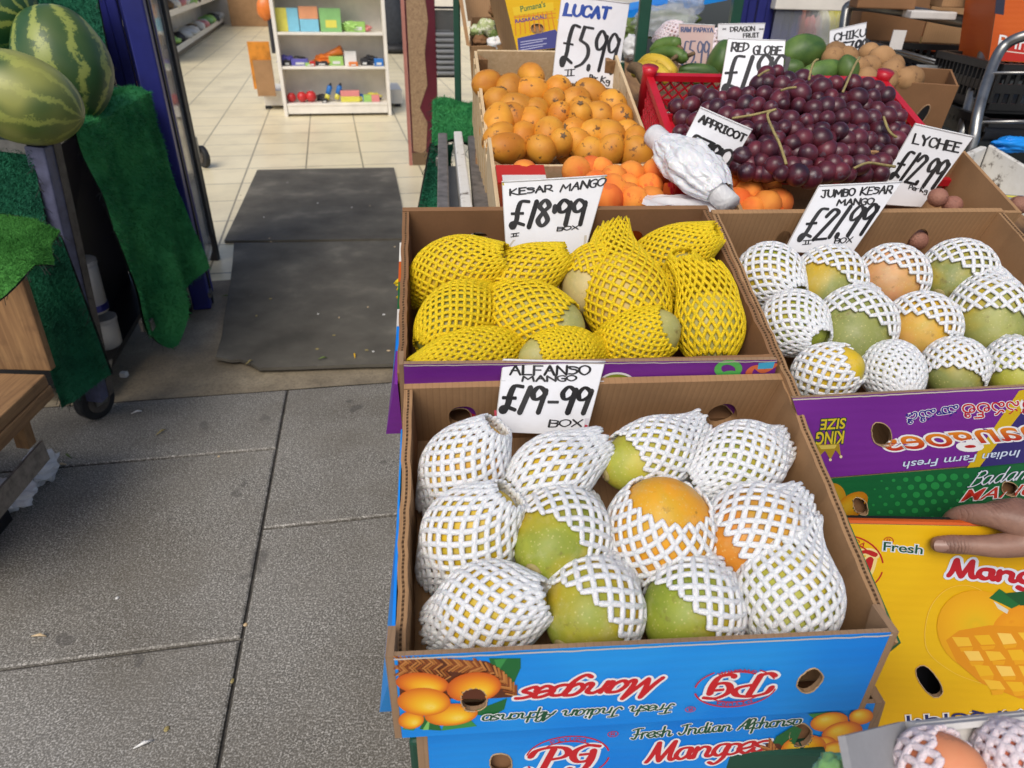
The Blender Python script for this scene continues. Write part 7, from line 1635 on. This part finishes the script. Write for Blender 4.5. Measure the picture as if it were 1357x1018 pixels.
def bcrate(label, c0_, d0, Wc, Dc, Hc_, yaw):
    p = at(*c0_, d=d0); T = thing('plastic_crate', label, 'crate', frame(p, yaw, 0))
    MB().box((0, 0, 0), (Wc, Dc, .008)).build('base', 'black_plastic', T)
    for nm, a, b in (('front_side', (0, 0), (Wc, 0)), ('side', (0, .009), (0, Dc)), ('side', (Wc, .009), (Wc, Dc)), ('back_side', (.009, Dc), (Wc - .009, Dc))):
        m = MB(); a, b = Vector((*a, 0)), Vector((*b, 0)); L_ = (b - a).length
        m.beam(a + Vector((0, 0, Hc_)), b + Vector((0, 0, Hc_)), .016, .018); m.beam(a + Vector((0, 0, .016)), b + Vector((0, 0, .016)), .008, .016); m.beam(a + Vector((0, 0, Hc_ * .55)), b + Vector((0, 0, Hc_ * .55)), .007, .022)
        N_ = int(L_ / .022)
        for k in range(N_ + 1): q_ = a.lerp(b, k / N_); m.beam(q_ + Vector((0, 0, .024)), q_ + Vector((0, 0, Hc_ - .009)), .009, .006, (0, 1, 0))
        m.build(nm, 'black_plastic', T)
    return T
bcrate('black slatted plastic crate behind the chikus inside the roll cage', (1142, 96), 2.30, .48, .34, .085, RAD(-16)); bcrate('black slatted plastic crate at the right edge, upper of the two', (1306, 150), 1.74, .5, .34, .105, RAD(-4)); bcrate('black slatted plastic crate at the right edge, lower of the two', (1300, 188), 1.70, .5, .34, .045, RAD(-4))
p = at(1248, 105, d=1.98); T = thing('notice_plate', 'pale notice with a yellow green dot inside the roll cage', 'notice', frame(p, RAD(-14), RAD(-10)))
MB().box((-.075, 0, -.05), (.09, .006, .035)).build('plate', 'steel', T); MB().box((-.055, -.003, -.033), (.065, -.0005, .025)).build('sheet', 'white_card', T); MB().tube([(-.02, -.0055, .0), (-.02, -.0032, .0)], .012, 18).build('dot', 'pack_yellow', T)
# cartons on the cages
p = at(1146, 54, d=2.3); T = thing('carton', 'plain brown carton in the roll cage behind the CHIKU card', 'carton', frame(p, RAD(-14), 0)); MB().box((-.03, 0, .0), (.17, .2, .20)).build('body', 'cardboard_dark', T, bevel=.004); MB().box((.172, 0.0, .0), (.34, .2, .18)).build('flap', 'cardboard', T, bevel=.004)
def tomato_box(label, BLp, BRp, TRp, TLp, d, txt):
    a = at(*BLp, d=d); n = (fN + Vector((-.25, 0, .05))).normalized(); pl = (a, n); T = thing('tomato_carton', label, 'carton', a)
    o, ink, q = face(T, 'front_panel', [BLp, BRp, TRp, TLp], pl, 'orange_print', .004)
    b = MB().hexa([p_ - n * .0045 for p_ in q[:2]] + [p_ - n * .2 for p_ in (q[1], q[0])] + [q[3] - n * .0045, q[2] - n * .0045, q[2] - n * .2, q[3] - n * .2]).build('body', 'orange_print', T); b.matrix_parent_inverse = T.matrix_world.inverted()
    return T, ink, o
RDP = (.48, .018, .008, 1)
T, ink, o = tomato_box('orange red tomato carton lettered Princess on the roll cage', (1205, 62), (1300, 80), (1316, 28), (1212, 20), 2.28, 'Princess')
ink.pxpoly([(1206, 61.5), (1230, 48), (1250, 37), (1275, 34), (1310, 48), (1302, 79)], RDP); ink.pxpoly([(1250, 30), (1262, 27), (1300, 33), (1298, 38), (1262, 33)], (.02, .02, .02, 1))
ink.font('Princess', (1243, 59.5), (1271, 63.5), (1244, 49), (.8, .8, .78, 1), .008); ink.ribbon([ink.px(1239, 63), ink.px(1270, 68)], .0016, (.75, .7, .6, 1), var=0)
ink.pxpoly([(1276, 50), (1288, 53), (1284, 70), (1271, 67)], (.6, .58, .55, 1))
for k in range(7): ink.ribbon([ink.px(1277.5 + k * 1.5, 52 + k * .3), ink.px(1273.5 + k * 1.5, 66 + k * .3)], .0013 + .001 * (k % 2), (.02, .02, .02, 1), var=0)
ink.pxpoly([(1210, 50), (1225, 48), (1222, 57), (1208, 57)], (.55, .5, .2, 1)); ink.font('Coco', (1211, 55), (1222, 55), (1211.5, 51), (.1, .2, .04, 1), .01)
ink.pxpoly([(1278, 42), (1294, 45), (1292, 50), (1276, 47)], (.55, .52, .48, 1)); ink.build('lettering', o)
T, ink, o = tomato_box('orange tomato carton at the top right corner behind the roll cage', (1310, 80), (1440, 88), (1450, -40), (1328, -40), 1.82, 'Princess')
ink.pxpoly([(1311, 79), (1440, 87), (1440, 60), (1380, 52), (1340, 58)], RDP); ink.font('Princess', (1322, 62), (1402, 72), (1325, 45), (.8, .8, .78, 1), .008); ink.ribbon([ink.px(1334, 68), ink.px(1357, 71)], .0022, (.75, .7, .6, 1), var=0); ink.pxpoly([(1318, 18), (1330, 20), (1334, -20), (1322, -20)], (.02, .02, .04, 1)); ink.build('lettering', o)
p = at(1200, 40, d=2.0); T = thing('torn_carton', 'torn white and brown carton pieces lying on top of the roll cage', 'carton', frame(p, RAD(-14), 0))
MB().box((.0, -.01, .03), (.12, .10, .05)).build('white_piece', 'white_card', T, bevel=.003); MB().box((.08, .02, .06), (.22, .16, .13)).build('brown_piece', 'cardboard', T, bevel=.004); MB().box((-.14, .05, .05), (.02, .2, .16)).build('brown_piece', 'cardboard_dark', T, bevel=.004); MB().box((-.035, -.02, -.05), (.0, -.012, .0)).build('label_tab', 'white_card', T)
# white painted crate at the right
a, b, c_ = at(1278, 214, d=1.42), at(1300, 186, d=1.56), at(1400, 250, d=1.30)
T = thing('painted_crate', 'old wooden crate with flaking white paint at the right edge', 'crate', a); Ti = T.matrix_world.inverted()
def whex(name, P, z0, z1, mat='flaking_paint'):
    o = MB().hexa([Ti @ (p + Vector((0, 0, z0))) for p in P] + [Ti @ (p + Vector((0, 0, z1))) for p in P]).build(name, mat, T, bevel=.003); return o
b1 = at(1310, 192, d=1.62); e1 = at(1420, 258, d=1.45); dd = (e1 - b1); f1 = at(1262, 214, d=1.50); 
whex('back_board', [b1, e1, e1 + Vector((.012, .012, 0)), b1 + Vector((.012, .012, 0))], -.09, .0); whex('side_board', [f1, b1 - Vector((.002, .002, 0)), b1 + Vector((-.012, .010, 0)), f1 + Vector((-.012, .01, 0))], -.09, -.004)
whex('floor_board', [f1, b1, e1, f1 + dd], -.10, -.0905); whex('front_rail', [f1 + Vector((.03, -.02, 0)), f1 + dd + Vector((.03, -.02, 0)), f1 + dd + Vector((.035, -.008, 0)), f1 + Vector((.035, -.008, 0))], -.09, -.05)
p = at(1340, 268, d=1.22); tag(MB().beam(p + Vector((-.06, .0, .0)), p + Vector((.12, -.03, .0)), .05, .02).build('carton_edge', 'grey_card', bevel=.002), 'grey carton edge with a yellow stripe at the right behind the mango box', 'carton')
tag(MB().beam(p + Vector((-.02, -.002, .0115)), p + Vector((.12, -.027, .0115)), .006, .002).build('yellow_stripe', 'pack_yellow'), 'yellow stripe of tape on the grey carton edge at the right', 'tape')
p = at(1345, 195, d=1.75); tag(rag('plastic_sheet', (1345, 192), 1.66, (30, 10), 'blue_print', 'blue plastic sheet glimpsed below the black crates at the right', 'sheet'))
# ---- left end of the stall: green mat on a table, worn metal frame
tq = [at(574, 133, d=2.05), at(632, 133, d=2.05), at(632, 188, d=1.72), at(572, 190, d=1.70)]
turf('grass_mat', lambda u, v: tq[0] * (1 - u) * (1 - v) + tq[1] * u * (1 - v) + tq[2] * u * v + tq[3] * (1 - u) * v + Vector((0, 0, .008 * math.sin(u * 6 + v * 5))), 16, 16, 'green artificial grass mat on the table end left of the loquat crate', 'turf', 6000, .010)
tb = [at(572, 190, d=1.70), at(600, 190, d=1.70), at(592, 290, d=1.62), at(552, 290, d=1.66)]
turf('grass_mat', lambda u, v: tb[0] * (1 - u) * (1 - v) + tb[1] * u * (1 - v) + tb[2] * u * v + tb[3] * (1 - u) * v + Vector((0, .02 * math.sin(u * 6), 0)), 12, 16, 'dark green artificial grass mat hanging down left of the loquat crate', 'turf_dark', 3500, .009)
T = thing('stall_table', 'worn metal framed stall table under the left end of the loquat crate', 'table', Vector((tq[3].x, tq[3].y, 0))); Ti = T.matrix_world.inverted()
def tb_(name, a, b, w_, h_, mat): 
    return MB().beam(Ti @ a, Ti @ b, w_, h_).build(name, mat, T, bevel=.003)
f0, f1_ = at(586, 192, d=1.62), at(590, 300, d=1.40)
tb_('side_rail', at(587, 190, d=1.68), at(588, 300, d=1.20), .022, .05, 'rusty_steel'); tb_('side_rail', at(607, 188, d=1.66), at(620, 300, d=1.18), .020, .05, 'flaking_paint'); tb_('side_rail', at(628, 188, d=1.68), at(640, 300, d=1.20), .03, .03, 'rusty_steel')
tb_('deck', at(600, 200, d=1.64) - Vector((0, 0, .04)), at(612, 300, d=1.20) - Vector((0, 0, .04)), .06, .01, 'grey_paint')
for c__ in (at(587, 190, d=1.68), at(607, 188, d=1.66) + Vector((.5, 0, 0)), at(590, 300, d=1.20), at(590, 300, d=1.20) + Vector((.75, .1, 0))): tb_('leg', Vector((c__.x, c__.y, .0)), Vector((c__.x, c__.y, c__.z - .03)), .035, .035, 'rusty_steel')
post('thin green table leg beside the framed mirror', (607, 120), 2.2, .010)
# counter structure hidden under the rear trays so that nothing floats
T = thing('stall_counter', 'dark trestle counter under the fruit trays', 'counter', Vector((.3, 1.2, 0)))
def hx(name, P, mat): o = MB().hexa(P).build(name, mat, T); o.matrix_parent_inverse = T.matrix_world.inverted(); return o
hx('deck', [Vector(p) for p in ((-.06, 1.0, .80), (1.0, 1.1, .80), (.95, 1.72, .93), (-.10, 1.66, .90), (-.06, 1.0, .82), (1.0, 1.1, .82), (.95, 1.72, .95), (-.10, 1.66, .92))], 'pallet_wood')
for x, y in ((-.02, 1.05), (.9, 1.1), (-.05, 1.6), (.9, 1.65)): hx('leg', [Vector((x + a, y + b, z)) for z in (0, .80) for a, b in ((-.02, -.02), (.02, -.02), (.02, .02), (-.02, .02))], 'pallet_wood')

# trestle and crates that carry the front rows
T = thing('stall_trestle', 'dark timber trestle under the purple and green mango boxes', 'trestle', Vector((.25, .8, 0)))
hx('deck', [Vector(p) for p in ((-.10, .66, .555), (.80, .70, .545), (.78, .98, .64), (-.13, .94, .65), (-.10, .66, .58), (.80, .70, .57), (.78, .98, .665), (-.13, .94, .675))], 'pallet_wood')
for x, y in ((-.07, .68), (.76, .72), (-.09, .91), (.74, .95)): hx('leg', [Vector((x + a_, y + b_, z)) for z in (0, .55) for a_, b_ in ((-.02, -.02), (.02, -.02), (.02, .02), (-.02, .02))], 'pallet_wood')
zb = TY.matrix_world.translation
yb = [at(1010, 1060, pl=plY), at(1480, 1060, pl=plY)]
T = thing('support_crate', 'black crate under the yellow mango box', 'crate', Vector((yb[0].x, yb[0].y, 0)))
MB().box((.02, .0, .0), (yb[1].x - yb[0].x, .12, yb[0].z - .004)).build('body', 'black_plastic', T, bevel=.004); MB().box((.02, -.004, yb[0].z - .05), (yb[1].x - yb[0].x, -.0005, yb[0].z - .02)).build('rim', 'black_plastic', T)
